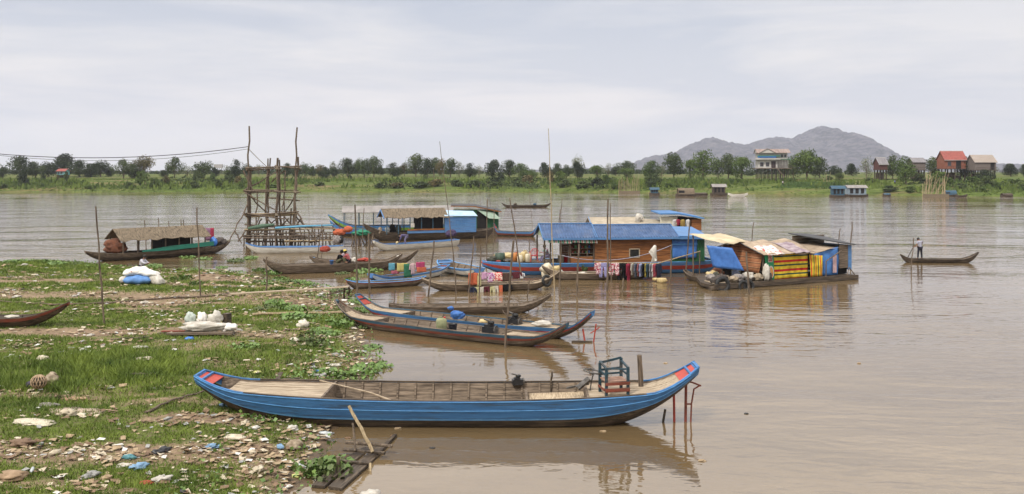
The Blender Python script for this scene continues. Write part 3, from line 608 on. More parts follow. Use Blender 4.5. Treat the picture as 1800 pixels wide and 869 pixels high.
RTIN = M('rusty_tin_roof', (.30, .25, .22), (.15, .09, .07), .8, .6, (3, .3, .3), .1, dirt=.5, dirtc=(.25, .12, .08))
RTILE = M('red_tile_roof', (.31, .085, .065), (.22, .06, .05), 2, .7, dirt=.3)
BRICK = M('orange_brick', (.28, .10, .06), (.19, .065, .04), 3, .85, dirt=.3, dirtc=(.3, .22, .17))
HWALL = M('dull_board_wall', (.20, .165, .145), (.11, .09, .08), 3, .85, (4, 4, .5), .3)
RGREY = M('grey_sheet_roof', (.24, .225, .23), (.15, .14, .145), 1, .7, (4, .4, .4), dirt=.3)
WALLW = M('whitewash', (.52, .50, .46), (.38, .36, .33), 1, .8, dirt=.3, dirtc=(.35, .32, .27))
def white_house():
    x, Y, z = seat(1333, 30); r = thing('stilt_house', 'white two-storey house on tall stilts with blue balcony before the hills', 'house', (x, Y, z), R(-8))
    k = Y / F; W_ = 54 * k; D_ = 7.5
    stilts(r, .2, W_ - .6, .2, D_ - .2, -.5, 4.5, 8, 3, .13)
    mb = MB(); mb.box(-.9, -1.2, 4.5, W_ + .5, D_ + .3, 4.75); part('floor_deck', mb, WOOD, r)
    mb = MB(); mb.box(0, 0, 4.75, 6.4, D_, 7.6); mb.box(6.4, 1.6, 4.75, W_ - .6, D_, 7.6); part('lower_wall', mb, WALLW, r)
    mb = MB(); mb.box(.0, -.0, 7.75, W_ - .9, D_, 9.9); part('upper_wall', mb, WALLW, r)
    mb = MB(); mb.box(-.7, -1.2, 7.6, 7.2, D_, 7.74); mb.box(-.7, -1.25, 7.745, 7.2, -1.15, 8.1); part('balcony', mb, WALLW, r)
    mb = MB(); mb.box(-.4, -1.3, 8.3, 5.8, -1.26, 8.75); part('blue_awning', mb, TBLUE, r)
    mb = MB(); mb.box(-.5, -1.35, 8.75, 7.1, -.05, 9.0); part('green_valance', mb, GREENB, r)
    mb = MB(); mb.slab([[(7.2, -1.0, 7.55), (W_ + .3, -1.0, 7.55)], [(7.2, 1.5, 7.95), (W_ + .3, 1.5, 7.95)]], .08); part('side_awning', mb, GREEN, r)
    for q in range(4): mb = MB(); mb.box(7.0 + q * .9, -.9, 4.75, 7.1 + q * .9, -.8, 7.5); part('veranda_post', mb, WALLW, r)
    mb = MB(); gable(mb, -.4, W_ - .3, -1.0, D_, 9.95, 11.3, .08, 'x', .3); part('roof', mb, RTIN, r)
    mb = MB(); gable_wall(mb, -.5, -1.2, D_, 9.85, 11.2); part('roof_gable', mb, WALLW, r)
    mb = MB(); xa = 3.0
    mb.v += [(.2, -1.3, 9.9), (5.6, -1.3, 9.9), (2.9, -1.3, 11.4), (.2, 3, 9.9), (5.6, 3, 9.9), (2.9, 3, 11.4)]; mb.f += [(0, 1, 2), (3, 5, 4), (0, 3, 4, 1), (1, 4, 5, 2), (2, 5, 3, 0)]; part('front_gable', mb, WALLW, r)
    mb = MB(); gable(mb, .0, 5.8, -1.3, 3.2, 9.9, 11.45, .08, 'y', .25); part('front_roof', mb, RTIN, r)
    for xx, hh in ((.7, 1.2), (2.6, 1.2)): window(r, xx, 5.4, .95, hh)
    for xx in (7.6, 8.7): window(r, xx, 8.5, .5, .8)
    mb = MB(); mb.box(4.3, -.06, 4.8, 5.8, -.02, 7.1); part('door', mb, M('brown_door', (.06, .04, .04), (.03, .02, .02), 2, .6), r)
    mb = MB()
    mb.bar((6.0, -1.5, 4.5), (9.0, -2.2, .8), .12, .25); mb.bar((6.0, -2.4, 4.5), (9.0, -3.1, .8), .12, .25)
    for q in range(9): t = q / 9; mb.box(6.0 + 3 * t, -2.4 - .7 * t, 4.4 - 3.7 * t, 6.3 + 3 * t, -1.5 - .7 * t, 4.45 - 3.7 * t)
    part('stairs', mb, WOOD, r)
    mb = MB()
    for q in range(18): mb.box(5.9 + q * .33, -1.15, 4.75, 5.95 + q * .33, -1.1, 5.5)
    mb.box(5.9, -1.18, 5.5, W_ + .4, -1.08, 5.56); part('railing', mb, WOODD, r)
white_house()
def simple_house(name, label, pxl, d, wpx, zfloor, zeave, zridge, D_, wall, roof, wins=(), nx=4, extra=None, trimm=None, rz=0, door=None):
    x, Y, z = seat(pxl, d); r = thing(name, label, 'house', (x, Y, z), rz); W_ = wpx * Y / F
    stilts(r, .3, W_ - .3, .3, D_ - .3, -.5, zfloor, nx, 3, .15)
    mb = MB(); mb.box(-.2, -.9, zfloor, W_ + .2, D_, zfloor + .2); part('floor_deck', mb, WOODD, r)
    mb = MB(); mb.box(0, 0, zfloor + .2, W_, D_, zeave); part('wall', mb, wall, r)
    for gx in (0, W_ - .1): mb = MB(); gable_wall(mb, gx, 0, D_, zeave, zridge - .1); part('gable', mb, wall, r)
    mb = MB(); gable(mb, 0, W_, 0, D_, zeave, zridge, .08, 'x', .35); part('roof', mb, roof, r)
    if trimm: mb = MB(); mb.bar((-.4, D_ / 2, zridge + .08), (W_ + .4, D_ / 2, zridge + .08), .16); mb.bar((-.4, -.4, zeave - .35), (W_ + .4, -.4, zeave - .35), .14); part('roof_trim', mb, trimm, r)
    for wx in wins: window(r, *wx)
    if door: mb = MB(); mb.box(door[0], -.06, zfloor + .2, door[1], -.02, zeave - .35); part('door', mb, DARK, r)
    mb = MB()
    for q in range(int(W_ / .6)): mb.bar((q * .6, -.85, zfloor + .2), (q * .6, -.85, zfloor + 1.0), .06)
    mb.bar((0, -.85, zfloor + 1.0), (W_, -.85, zfloor + 1.0), .08); part('railing', mb, WOODD, r)
    mb = MB()
    for q in range(nx - 1):
        xa = .3 + (W_ - .6) * q / (nx - 1); xb = .3 + (W_ - .6) * (q + 1) / (nx - 1); mb.bar((xa, .3, .2), (xb, .3, zfloor - .2), .1) if q % 2 else mb.bar((xa, .3, zfloor * .5), (xb, .3, zfloor * .5), .1)
    part('stilt_brace', mb, WOODD, r); part('under_dark_fill', MB().box(W_ * .22, 1.5, -.4, W_ * .6, D_ - .4, zfloor * .72), WOODD, r); part('under_screen', MB().box(W_ * .62, 2.4, -.4, W_ * .95, 2.5, zfloor * .5), M('mat_screen', (.2, .17, .14), (.1, .08, .06), 3, .9), r)  # solid box is added dark fill, standing in for shade below the floor
    return r, W_
simple_house('stilt_house', 'orange brick house on stilts under a red tiled roof', 1661, 36, 37, 4.0, 7.3, 9.9, 5.5, BRICK, RTILE, ((1.0, 5.2, .9, 1.2),), 3, trimm=WALLW, door=(3.6, 5.2))
simple_house('stilt_house', 'grey board house on stilts under a pale and rust striped roof', 1714, 34, 37, 3.6, 6.4, 8.6, 5.5, HWALL, stripes('striped_tin', [(0, (.40, .36, .32)), (.55, (.20, .12, .09)), (.8, (.36, .32, .28))], 'X', .62), (), 4, door=(4.9, 6.2))
simple_house('stilt_house', 'grey house on stilts half hidden right of the broad bright tree', 1606, 38, 21, 3.4, 6.2, 7.6, 5, HWALL, RGREY, (), 3)
simple_house('stilt_house', 'dark red-brown walled house on stilts left of a leafy tree', 1546, 38, 14, 3.4, 5.6, 7.6, 5, M('maroon_board', (.13, .05, .04), (.07, .03, .025), 3, .8), RGREY, (), 3, trimm=WALLW)
simple_house('distant_house', 'small turquoise house with red roof among the dark trees at far left', 100, 62, 14, 1.0, 2.8, 3.7, 4, M('turquoise_paint', (.18, .38, .38), (.12, .28, .28), 2, .7), RTILE, ((.4, 1.7, .6, .7), (1.6, 1.7, .6, .7)), 3)
def water_tower():
    x, Y, z = seat(383, 130); r = thing('framed_billboard', 'grey frame structure rising behind trees left of the scaffold tower', 'structure', (x, Y, z))
    mb = MB(); mb.box(-2, 0, 3.4, 2, 1.5, 5.2); part('frame_panel', mb, M('pale_grey_panel', (.42, .4, .4), (.3, .28, .28), 2, .8), r)
    for a in (-1.6, -.5, .5, 1.6): mb = MB(); mb.bar((a, .7, -.5), (a, .7, 3.4), .15); part('post', mb, WOODD, r)
water_tower()
# ---------------------------------------------------------------- air
def haze():
    mb = MB(); mb.box(-9000, -400, -6, 9000, 9500, 420)
    me = part('haze', mb, None); m = bpy.data.materials.new('river_haze'); m.use_nodes = True; n = m.node_tree; n.nodes.clear()
    o = n.nodes.new('ShaderNodeOutputMaterial'); v = n.nodes.new('ShaderNodeVolumePrincipled'); v.inputs['Density'].default_value = HAZE; v.inputs['Color'].default_value = (.80, .84, 1, 1); v.inputs['Anisotropy'].default_value = .2
    n.links.new(v.outputs[0], o.inputs['Volume']); me.data.materials.append(m); m.cycles.homogeneous_volume = True
    tag(me, kind='stuff', label='thin pale haze over the river plain', cat='haze')
HAZE = .00011
haze()

# ---------------------------------------------------------------- boats
def mesh_part(name, rows, mat, root, th=None, smooth=False):
    mb = MB(); mb.slab(rows, th) if th else mb.grid(rows); return part(name, mb, mat, root, smooth)
class Boat:
    """tapering river boat with upswept ends; local x runs from end A to end B, z=0 is the water"""
    def __init__(s, name, label, a, b, B=1.4, fb=.45, rA=.5, rB=.5, draft=.15, e=.3, q=2.4, uA=.72, uB=.72, kA=.4, kB=.4, tw=.35, tipA=.16, tipB=.16, bands=None, inner=None, rim=None, floor_z=.14,
                 deckA=(.5, .9), deckB=(.5, .9), deckm=None, floorm=None, ribs=8, panel=None, group='long wooden river boats', cat='boat', bluntA=0, bluntB=0, kp=2.4, bend=0, ground=None, tiplen=.08, floor_u=None, sag=.06, sp=1.7, midrim=None, rails=None):
        a = Vector(a); b = Vector(b); z0 = ground or 0; c = (a + b) / 2; c.z = z0
        s.L = (Vector((b.x, b.y)) - Vector((a.x, a.y))).length; s.rz = math.atan2(b.y - a.y, b.x - a.x)
        s.root = thing(name, label, cat, c, s.rz, group)
        s.p = dict(B=B, fb=fb, rA=rA, rB=rB, draft=draft, e=e, q=q, uA=uA, uB=uB, kA=kA, kB=kB, tw=tw, tipA=tipA, tipB=tipB, bluntA=bluntA, bluntB=bluntB, kp=kp, bend=bend, sag=sag, sp=sp)
        inner = inner or WOOD; rim = rim or WOOD; bands = bands or [(0, .3, WOODD, 'hull'), (.3, 1, WOOD, 'side_plank')]; deckm = deckm or WOODL; floorm = floorm or deckm
        us = [-1 + 2 * i / 56 for i in range(57)]
        hs_all = [0, .015, .05, .12, .22, .35, .5, .68, .85, 1]
        for h0, h1, m, nm in bands:
            hs = sorted(set([h0] + [h for h in hs_all if h0 < h < h1] + [h1])); grow = .012 * (h0 > 0)
            if h0 == 0:
                rows = [[s.pt(u, -h, out=grow) if k_ < len(hs) else s.pt(u, h, out=grow) for k_, h in enumerate(hs[::-1] + hs[1:])] for u in us]
                mesh_part(nm, rows, m, s.root)
            else:
                for sd in (-1, 1):
                    rows = [[s.pt(u, sd * h, out=grow + .012 * (h0 > .45)) for h in hs] for u in us]
                    if sd > 0: rows = [r[::-1] for r in rows]
                    mesh_part(nm, rows, m, s.root, .02)
        # inner planking
        hs = [.12, .3, .5, .75, .985]
        for sd in (-1, 1):
            rows = [[s.pt(u, sd * h, out=-.045) for h in hs] for u in us[2:-2]]
            mesh_part('inner_planking', rows if sd > 0 else [r[::-1] for r in rows], inner, s.root)
        for sd in (-1, 1):
            pts = [s.pt(u, sd * 1.0, out=-.012) + Vector((0, 0, .012)) for u in us]
            for nm_, m_, lo, hi in (('gunwale', midrim or rim, 6, 50), ('gunwale_end', rim, 0, 6), ('gunwale_end', rim, 50, 56)):
                mb = MB()
                for k_ in range(lo, hi): p_, q_ = pts[k_], pts[k_ + 1]; mb.bar(p_, q_ + (q_ - p_) * .02, .06, .034)
                part(nm_, mb, m_, s.root)
            if rails:
                for h_ in rails:
                    mb = MB(); pt_ = [s.pt(u, sd * h_, out=.026) for u in us[:-1]]
                    for p_, q_ in zip(pt_[:-1], pt_[1:]): mb.bar(p_, q_, .016, .016)
                    part('lap_rail', mb, BLUEL, s.root)
        for sg, (d0, d1) in ((-1, deckA), (1, deckB)):
            if d1 <= d0: continue
            mb = MB(); dz = .05; n = 14; W0 = s.hw(sg * d0)
            nb = max(3, int(W0 * 2 / .13)); uu = [d0 + (d1 - d0) * i / n for i in range(n + 1)]
            for k_ in range(nb):
                c0 = -1 + 2 * (k_ + .04) / nb; c1 = -1 + 2 * (k_ + .96) / nb; zz = rng.uniform(-.008, .008)
                rows = []
                for u in uu:
                    w_ = s.hw(sg * u) - .06; x = sg * u * s.L / 2; z = s.zs(sg * u) - dz + zz; rows.append([Vector((x, c0 * w_ + s.by(sg * u), z)), Vector((x, c1 * w_ + s.by(sg * u), z))])
                if sg < 0: rows = [r[::-1] for r in rows]
                mb.slab(rows, .03)
            part('deck', mb, deckm, s.root)
            mb = MB(); hs = [.12, .25, .5, 1.0]; u = sg * d0; rows = []
            for dx in (-.03, .03): rows.append([s.pt(u, -h, out=-.04) + Vector((dx, 0, 0)) for h in hs[::-1]] + [s.pt(u, h, out=-.04) + Vector((dx, 0, 0)) for h in hs])
            mb.grid(rows, close=True); n = len(rows[0]); mb.f.append(tuple(range(n))); mb.f.append(tuple(range(2 * n - 1, n - 1, -1))); part('bulkhead', mb, inner, s.root)
            if panel:
                u0, u1 = panel[1], .995; rows = []
                for i in range(8):
                    u = sg * (u0 + (u1 - u0) * i / 7); w_ = s.hw(u) - .05; x = u * s.L / 2; z = s.zs(u) - .02; rows.append([Vector((x, -w_, z)), Vector((x, w_, z))])
                if sg < 0: rows = [r[::-1] for r in rows]
                mesh_part('end_panel', rows, panel[0], s.root, .02)
                mb = MB()
                for u in ((u0 + u1) / 2 + .005, u1): w_ = s.hw(sg * u) - .03; x = sg * u * s.L / 2; mb.bar((x, -w_, s.zs(sg * u) + .01), (x, w_, s.zs(sg * u) + .01), .06, .05)
                part('end_panel_trim', mb, rim, s.root)
        for sg in (-1, 1):       # end board closing the tip
            hs = [0, .05, .2, .5, 1]; rows = []
            for u in (sg * .988, sg * 1.003): rows.append([s.pt(u, -h, out=.006) for h in hs[::-1]] + [s.pt(u, h, out=.006) for h in hs[1:]])
            mb = MB(); b0 = 0; mb.grid(rows if sg > 0 else rows[::-1], close=True); n = len(rows[0]); mb.f.append(tuple(range(n))); mb.f.append(tuple(range(2 * n - 1, n - 1, -1))); part('end_board', mb, bands[-1][2], s.root)
        fu = floor_u or (-deckA[0], deckB[0]); s.fz = floor_z
        mb = MB(); n = max(4, int((fu[1] - fu[0]) * s.L / 2 / .11))
        for i in range(n):
            u = fu[0] + (fu[1] - fu[0]) * (i + .5) / n; w_ = s.wz(u, floor_z) - .05
            if w_ < .08: continue
            x = u * s.L / 2; jz = rng.uniform(-.006, .006); hw = (fu[1] - fu[0]) * s.L / 4 / n * .92
            mb.box(x - hw, -w_ + s.by(u), floor_z - .02 + jz, x + hw, w_ + s.by(u), floor_z + jz)
        part('floor', mb, floorm, s.root)
        mb0 = MB(); w_ = 0
        for i in range(ribs):
            u = fu[0] + (fu[1] - fu[0]) * (i + .5) / ribs
            for sd in (-1, 1):
                mb = MB(); h0 = max(.2, (floor_z - s.zk(u)) / (s.zs(u) - s.zk(u))); pts = [s.pt(u, sd * h, out=-.065) for h in (h0, (h0 + 1) / 2, .99)]
                for p_, q_ in zip(pts[:-1], pts[1:]): mb.bar(p_, q_, .06, .05, (1, 0, 0))
                part('rib', mb, inner, s.root)
    def by(s, u): return s.p['bend'] * (u * u - .4)
    def hw(s, u):
        p = s.p; a = abs(u); bl = p['bluntA'] if u < 0 else p['bluntB']; tw = p['tw'] / 2 + (p['B'] / 2 - p['tw'] / 2) * bl
        return tw + (p['B'] / 2 - tw) * max(0, 1 - a ** p['q']) ** .85
    def zs(s, u):
        p = s.p; u0, r = (p['uA'], p['rA']) if u < 0 else (p['uB'], p['rB']); a = abs(u)
        return p['fb'] + p['sag'] * a * a + (r * ((a - u0) / (1 - u0)) ** p['sp'] if a > u0 else 0)
    def zk(s, u):
        p = s.p; k, t = (p['kA'], p['tipA']) if u < 0 else (p['kB'], p['tipB']); a = abs(u); e = s.zs(math.copysign(1, u)) - t
        return -p['draft'] + ((e + p['draft']) * ((a - k) / (1 - k)) ** p['kp'] if a > k else 0)
    def wz(s, u, z):
        h = (z - s.zk(u)) / (s.zs(u) - s.zk(u)); return 0 if h <= 0 else s.hw(u) * min(1, h) ** s.p['e']
    def pt(s, u, h, out=0):
        sd = 1 if h >= 0 else -1; h = abs(h); k, t = s.zk(u), s.zs(u); y = s.hw(u) * (h ** s.p['e'] if h > 0 else 0)
        y = max(0, y + out * (h > .01)); return Vector((u * s.L / 2, sd * y + s.by(u), k + (t - k) * h))
    def W(s, u, v, z): return loc2w(s.root, u * s.L / 2, v * s.hw(u) + s.by(u), z)

BW = [(0, .3, WOODD, 'hull'), (.3, 1, WOOD, 'side_plank')]
# the big blue boat
big = Boat('wooden_boat', 'longest boat, bright blue with red end panels, grounded in the foreground', A(350, 648, 25.0), A(1224, 627, 24.8), B=2.2, fb=.83, rA=.30, rB=.58, draft=.26, e=.40, q=3.0, uA=.80, uB=.80, kA=.42, kB=.42, tw=.75, tipA=.34, tipB=.30, kp=2.5, sag=.20, sp=1.7, midrim=WOODD, rails=(.985, .74),
           bands=[(0, .46, WOODD, 'hull'), (.46, .50, BLUEL, 'paint_line'), (.50, .72, BLUE, 'side_plank'), (.72, 1, BLUE, 'top_strake')], inner=WOOD, rim=BLUE, floor_z=.30, deckA=(.475, .86), deckB=(.56, .93), deckm=WOODL, floorm=BAMB, ribs=14, panel=(M('end_panel_red', (.50, .075, .05), (.36, .05, .035), 4, .55, dirt=.2), .925))
# raised bamboo grating towards the stern
mb = MB()
for i in range(26): y = -.74 + i * .062; mb.bar(big.root.location * 0 + Vector((2.3, y, .56)), Vector((3.92, y + rng.uniform(-.02, .02), .62)), .05, .03)
part('bamboo_grating', mb, BAMB, big.root)
for x in (2.27, 3.97): mb = MB(); mb.bar((x, -.76, .60), (x - .05, .8, .66), .07, .12); part('crossbeam', mb, WOOD, big.root)
# rudder frame
mb = MB(); Xs = 6.68
mb.tube([(Xs + .02, 0, 1.15), (Xs, 0, -.35)], .04); mb.tube([(Xs + .42, 0, 1.03), (Xs + .24, 0, .92), (Xs + .17, 0, .5), (Xs + .14, 0, -.35)], .024)
mb.tube([(Xs, 0, .5), (Xs + .17, 0, .5)], .025); mb.tube([(Xs + .02, 0, 1.14), (Xs + .2, .02, 1.1), (Xs + .44, 0, 1.01)], .025)
part('rudder_frame', mb, REDD, big.root)
part('propeller_rod', MB().tube([(6.36, .0, .95), (6.38, .0, -.35)], .035), RED, big.root)
part('rudder_rod', MB().tube([(6.12, .0, .35), (6.0, .0, -.35)], .035), WOODD, big.root)
# boards
def on_boat(b, name, pts, r, mat, label, cat):
    mb = MB(); pts = [loc2w(b.root, *p) for p in pts]; mb.tube(pts, r, 6); return one(name, mb, mat, label, cat)
on_boat(big, 'oar', [(-3.75, .75, .95), (-2.2, .35, .7), (-1.2, .1, .40)], [.02, .022, .03], WOODL, 'long thin oar leaning from bow deck into the big blue boat', 'oar')
on_boat(big, 'bamboo_stick', [(-1.05, -.1, .36), (1.6, .05, .35)], .022, POLEL, 'straight bamboo stick lying amid the floor of the big blue boat', 'stick')
on_boat(big, 'wooden_stick', [(-.2, -.35, .36), (1.3, -.3, .37), (1.5, -.2, .37)], .028, POLE, 'dark stick lying along the near side inside the big blue boat', 'stick')
on_boat(big, 'mooring_post', [(5.50, .35, .5), (5.48, .35, 1.2), (5.44, .34, 1.8)], [.075, .08, .07], POLE, 'short thick post standing on the stern deck beside the blue chair', 'post')
def chair(loc, rz):
    r = thing('armchair', 'open slatted wooden armchair painted blue and red on the stern deck', 'chair', loc, rz)
    w_, d_, hs, ha = .62, .58, .42, .80; BLUED = M('chair_paint', (.028, .07, .095), (.015, .03, .04), 4, .7, (3, 3, 3), .3, dirt=.6, dirtc=(.09, .065, .045)); RED = REDD
    for x, y, h in ((0, 0, ha), (w_, 0, ha), (0, d_, ha + .02), (w_, d_, ha + .14)): mb = MB(); mb.box(x - .035, y - .035, 0, x + .035, y + .035, h); part('leg', mb, BLUED, r)
    mb = MB()
    for q in range(6): mb.box(-.01, .03 + q * .09, hs - .02, w_ + .01, .11 + q * .09, hs)
    part('seat', mb, M('worn_seat_board', (.38, .24, .18), (.24, .14, .10), 4, .8), r)
    mb = MB(); mb.box(-.04, -.06, hs - .1, w_ + .04, -.036, hs - .02); mb.box(-.04, -.06, .14, w_ + .04, -.036, .24); part('red_rail', mb, RED, r)
    mb = MB(); mb.box(-.06, 0, .16, -.036, d_, .22); part('side_rail', mb, RED, r)
    for x in (0, w_):
        mb = MB(); mb.bar((x, 0, ha - .02), (x, d_, ha + .06), .06, .04); mb.bar((x + .005, 0, .58), (x + .005, d_, .6), .03, .05); part('armrest', mb, BLUED, r)
    mb = MB(); mb.bar((0, d_, ha + .02), (w_, d_, ha + .14), .04, .06); mb.bar((0, d_, .62), (w_, d_, .66), .03, .06); mb.bar((0, d_ + .002, .5), (w_, d_ + .002, .52), .03, .05); part('backrest', mb, BLUED, r)
    mb = MB(); mb.bar((0, 0, ha - .02), (w_, 0, ha - .06), .05, .04); part('front_bar', mb, BLUED, r)
chair(loc2w(big.root, 4.42, -.62, .84), R(12))
def wheel():
    c = loc2w(big.root, 4.12, .1, 1.38); r = thing('steering_wheel', 'dark steering wheel on a thin column before the armchair', 'steering wheel', c)
    mb = MB(); n = 18; mb.tube([Vector((.27 * math.cos(t * 6.2832 / n), .24 * math.sin(t * 6.2832 / n), .05 * math.cos(t * 6.28 / n) * -1)) for t in range(n + 1)], .022, 6); part('rim', mb, STEEL, r, True)
    mb = MB()
    for t in (0, 2.1, 4.2): mb.tube([(0, 0, -.08), (.26 * math.cos(t), .23 * math.sin(t), 0)], .014, 5)
    part('spoke', mb, STEEL, r)
    mb = MB(); mb.tube([(0, 0, -.06), (-.06, 0, -.3), (-.12, .02, -.75)], .02, 6); part('column', mb, STEEL, r)
    mb = MB(); mb.bar((-.12, .02, -.35), (-.75, .05, -.48), .05, .05); mb.tube([(-.12, 0, -.2), (-.45, -.1, -.45)], .08, 6); part('linkage', mb, STEEL, r)
wheel()
def engine(c, s, label, rz=0):
    r = thing('engine', label, 'engine', c, rz)
    mb = MB(); mb.box(-.28 * s, -.16 * s, 0, .2 * s, .16 * s, .26 * s); mb.box(-.2 * s, -.13 * s, .26 * s, .08 * s, .13 * s, .34 * s); part('block', mb, PLBLACK, r)
    mb = MB(); mb.lathe([(.02, -.02), (.15 * s, 0), (.15 * s, .05), (.02, .06)], 12); mb.v = [(.2 * s + z, x, y + .16 * s) for x, y, z in mb.v]; part('flywheel', mb, STEEL, r)
    mb = MB(); mb.tube([(-.1 * s, 0, .34 * s), (-.1 * s, .0, .46 * s), (-.3 * s, .05, .5 * s)], .035 * s); part('exhaust', mb, STEEL, r)
    mb = MB(); mb.ball((.02 * s, .02 * s, .4 * s), .09 * s, 1.4, 1, .8); part('fuel_tank', mb, BLACK, r, True)
    return r
engine(loc2w(big.root, 2.0, .95, .80), .62, 'black engine lump resting on far gunwale of the big blue boat', R(10))
mb = MB(); mb.pole(loc2w(big.root, 2.95, .9, .5), loc2w(big.root, 2.98, .95, 1.18), .03, .03); one('wooden_peg', mb, WOODD, 'upright dark peg on the far side of the big blue boat', 'peg')
def crumple(name, c, sx, sy, sz, mat, label, cat, seed=0, group=None, n=16, jit=.24, rz=0, parent=None):
    """creased bag or cloth heap lying on its base"""
    r = random.Random(seed); bm = bmesh.new(); bmesh.ops.create_icosphere(bm, subdivisions=3, radius=1)
    offs = [(Vector((r.uniform(-1, 1), r.uniform(-1, 1), r.uniform(-1, 1))).normalized(), r.uniform(.1, jit)) for _ in range(n)]
    for v in bm.verts:
        d = v.co.normalized(); k = 1
        for o_, a_ in offs: k -= a_ * max(0, 1 - abs(d.dot(o_) - .3) * 7)
        k += r.uniform(-.007, .007); x, y, z = d * k
        v.co = (x * sx / 2, y * sy / 2, max(-.75, z) * sz / 1.75 + sz * .75 / 1.75)
    me = bpy.data.meshes.new(name); bm.to_mesh(me); bm.free(); me.materials.append(mat)
    me.polygons.foreach_set('use_smooth', [True] * len(me.polygons)); o = bpy.data.objects.new(name, me); COL.objects.link(o); o.location = c; o.rotation_euler = (0, 0, rz)
    if parent: o.parent = parent; return o
    return tag(o, label, cat, group)
crumple('white_cloth', loc2w(big.root, 1.75, -.5, .31), .62, .3, .14, SACKW, 'crumpled white cloth on bamboo floor of the big blue boat', 'cloth', 3)
on_boat(big, 'cable_coil', [(1.0 + .25 * math.cos(t * .7), -.15 + .2 * math.sin(t * .9), .33 + t * .004) for t in range(20)], .012, WIRE, 'tangled black cable on the floor of the big blue boat', 'cable')

# pair of boats in the middle
bA = Boat('wooden_boat', 'worn grey boat with a dull red stripe, carrying jerrycan and black bucket', P(591, 529, 1.05), P(997, 571, 1.0), B=1.45, fb=.42, rA=.62, rB=.58, draft=.16, e=.36, q=2.6, uA=.76, uB=.76, kA=.45, kB=.5, tw=.28, tipA=.14, tipB=.2,
          bands=[(0, .38, WOODD, 'hull'), (.38, .62, WOOD, 'side_plank'), (.62, .80, REDD, 'red_stripe'), (.80, 1, BLUED, 'top_strake')], rim=WOOD, deckA=(.56, .88), deckB=(.52, .86), floorm=M('faded_blue_boards', (.30, .31, .40), (.17, .17, .2), 3, .8, (4, 1, 1), .2, dirt=.6, dirtc=(.22, .18, .14)), floor_z=.15, ribs=10)
bB = Boat('wooden_boat', 'blue boat with red plank and red end panels behind the worn grey boat', P(628, 519, 1.05), P(1042, 550, 1.2), B=1.45, fb=.44, rA=.6, rB=.75, draft=.16, e=.36, q=2.8, uA=.78, uB=.80, kA=.5, kB=.55, tw=.36, tipA=.16, tipB=.2,
          bands=[(0, .35, WOODD, 'hull'), (.35, .56, WOOD, 'side_plank'), (.56, .77, RED, 'red_plank'), (.77, 1, BLUE, 'top_strake')], rim=BLUED, deckA=(.52, .9), deckB=(.4, .9), floorm=WOODL, floor_z=.16, ribs=9, panel=(RED, .90))
part('rudder_rod', MB().tube([(bB.L / 2 - .45, 0, .5), (bB.L / 2 - .3, 0, -.4)], .035), RED, bB.root)
mb = MB(); mb.tube([loc2w(bB.root, bB.L / 2 + .15, 0, .75), loc2w(bB.root, bB.L / 2 - .02, 0, -.4)], .03); mb.tube([loc2w(bB.root, bB.L / 2 - .1, 0, .35), loc2w(bB.root, bB.L / 2 + .3, 0, .62)], .02)
one('rudder_frame', mb, RED, 'thin red rudder rods standing in water behind blue and red boat', 'rudder')
mb = MB(); p_ = P(1022, 602, .0); mb.box(p_.x - .4, p_.y - .08, -.03, p_.x + .45, p_.y + .08, .06); one('floating_board', mb, WOODD, 'dark short board floating by the tip of the blue and red boat', 'board')
bC = Boat('wooden_boat', 'empty plain grey boat pointing right, behind the blue and red boat', P(684, 541, .3), P(968, 519, .85), B=1.3, fb=.36, rA=.08, rB=.5, draft=.12, e=.36, q=2.6, uA=.8, uB=.6, kA=.6, kB=.4, tw=.3, tipA=.2, tipB=.14, bands=BW, rim=WOOD, deckA=(.75, .95), deckB=(.6, .94), deckm=WOOD, floorm=WOOD, ribs=12)
bD = Boat('wooden_boat', 'brown boat below the line of small clothes, tyre on its right end', P(741, 492, .65), P(986, 476, 1.1), B=1.25, fb=.40, rA=.3, rB=.7, draft=.12, e=.36, uA=.7, uB=.6, kA=.5, kB=.4, tw=.28, bands=BW, rim=WOODL, deckA=(.7, .93), deckB=(.6, .93), floorm=WOODL, ribs=9)
bE = Boat('wooden_boat', 'low dark boat with light blue deck and red tip beside the shore poles', P(609, 495, .45), P(748, 489, .42), B=1.1, fb=.34, rA=.14, rB=.14, draft=.12, e=.34, uA=.7, uB=.7, kA=.6, kB=.5, tw=.25, bands=[(0, .5, WOODD, 'hull'), (.5, .85, WOOD, 'side_plank'), (.85, 1, REDD, 'top_strake')], rim=BLUEL, deckA=(.3, .93), deckB=(.6, .93), deckm=BLUEB, ribs=4)
bF = Boat('wooden_boat', 'blue and white boat with dark red bow hung with coloured cloths', P(651, 483, .72), P(786, 466, .62), B=1.25, fb=.42, rA=.28, rB=.2, draft=.12, e=.34, uA=.6, uB=.6, kA=.6, kB=.5, tw=.5, tipA=.26, bands=[(0, .3, WOODD, 'hull'), (.3, .82, WHITE, 'side_plank'), (.82, 1, BLUEB, 'top_strake')], rim=BLUEB, deckA=(.72, .95), deckB=(.75, .93), deckm=BLUEB, floorm=WOODL, ribs=7, panel=(REDD, .9))
bG = Boat('wooden_boat', 'short blue-rimmed boat pointing at the camera between blue and brown boats', P(779, 457, .7), P(842, 476, .45), B=1.9, fb=.48, rA=.16, rB=.05, draft=.12, e=.3, q=3, uA=.7, uB=.7, kA=.7, kB=.6, tw=.9, tipA=.5, tipB=.3, bands=[(0, .35, BLUED, 'hull'), (.35, .8, WHITE, 'side_plank'), (.8, 1, BLUEB, 'top_strake')], rim=BLUEL, deckA=(.8, .95), deckB=(.8, .95), deckm=BLUEB, floorm=WOODL, ribs=5)
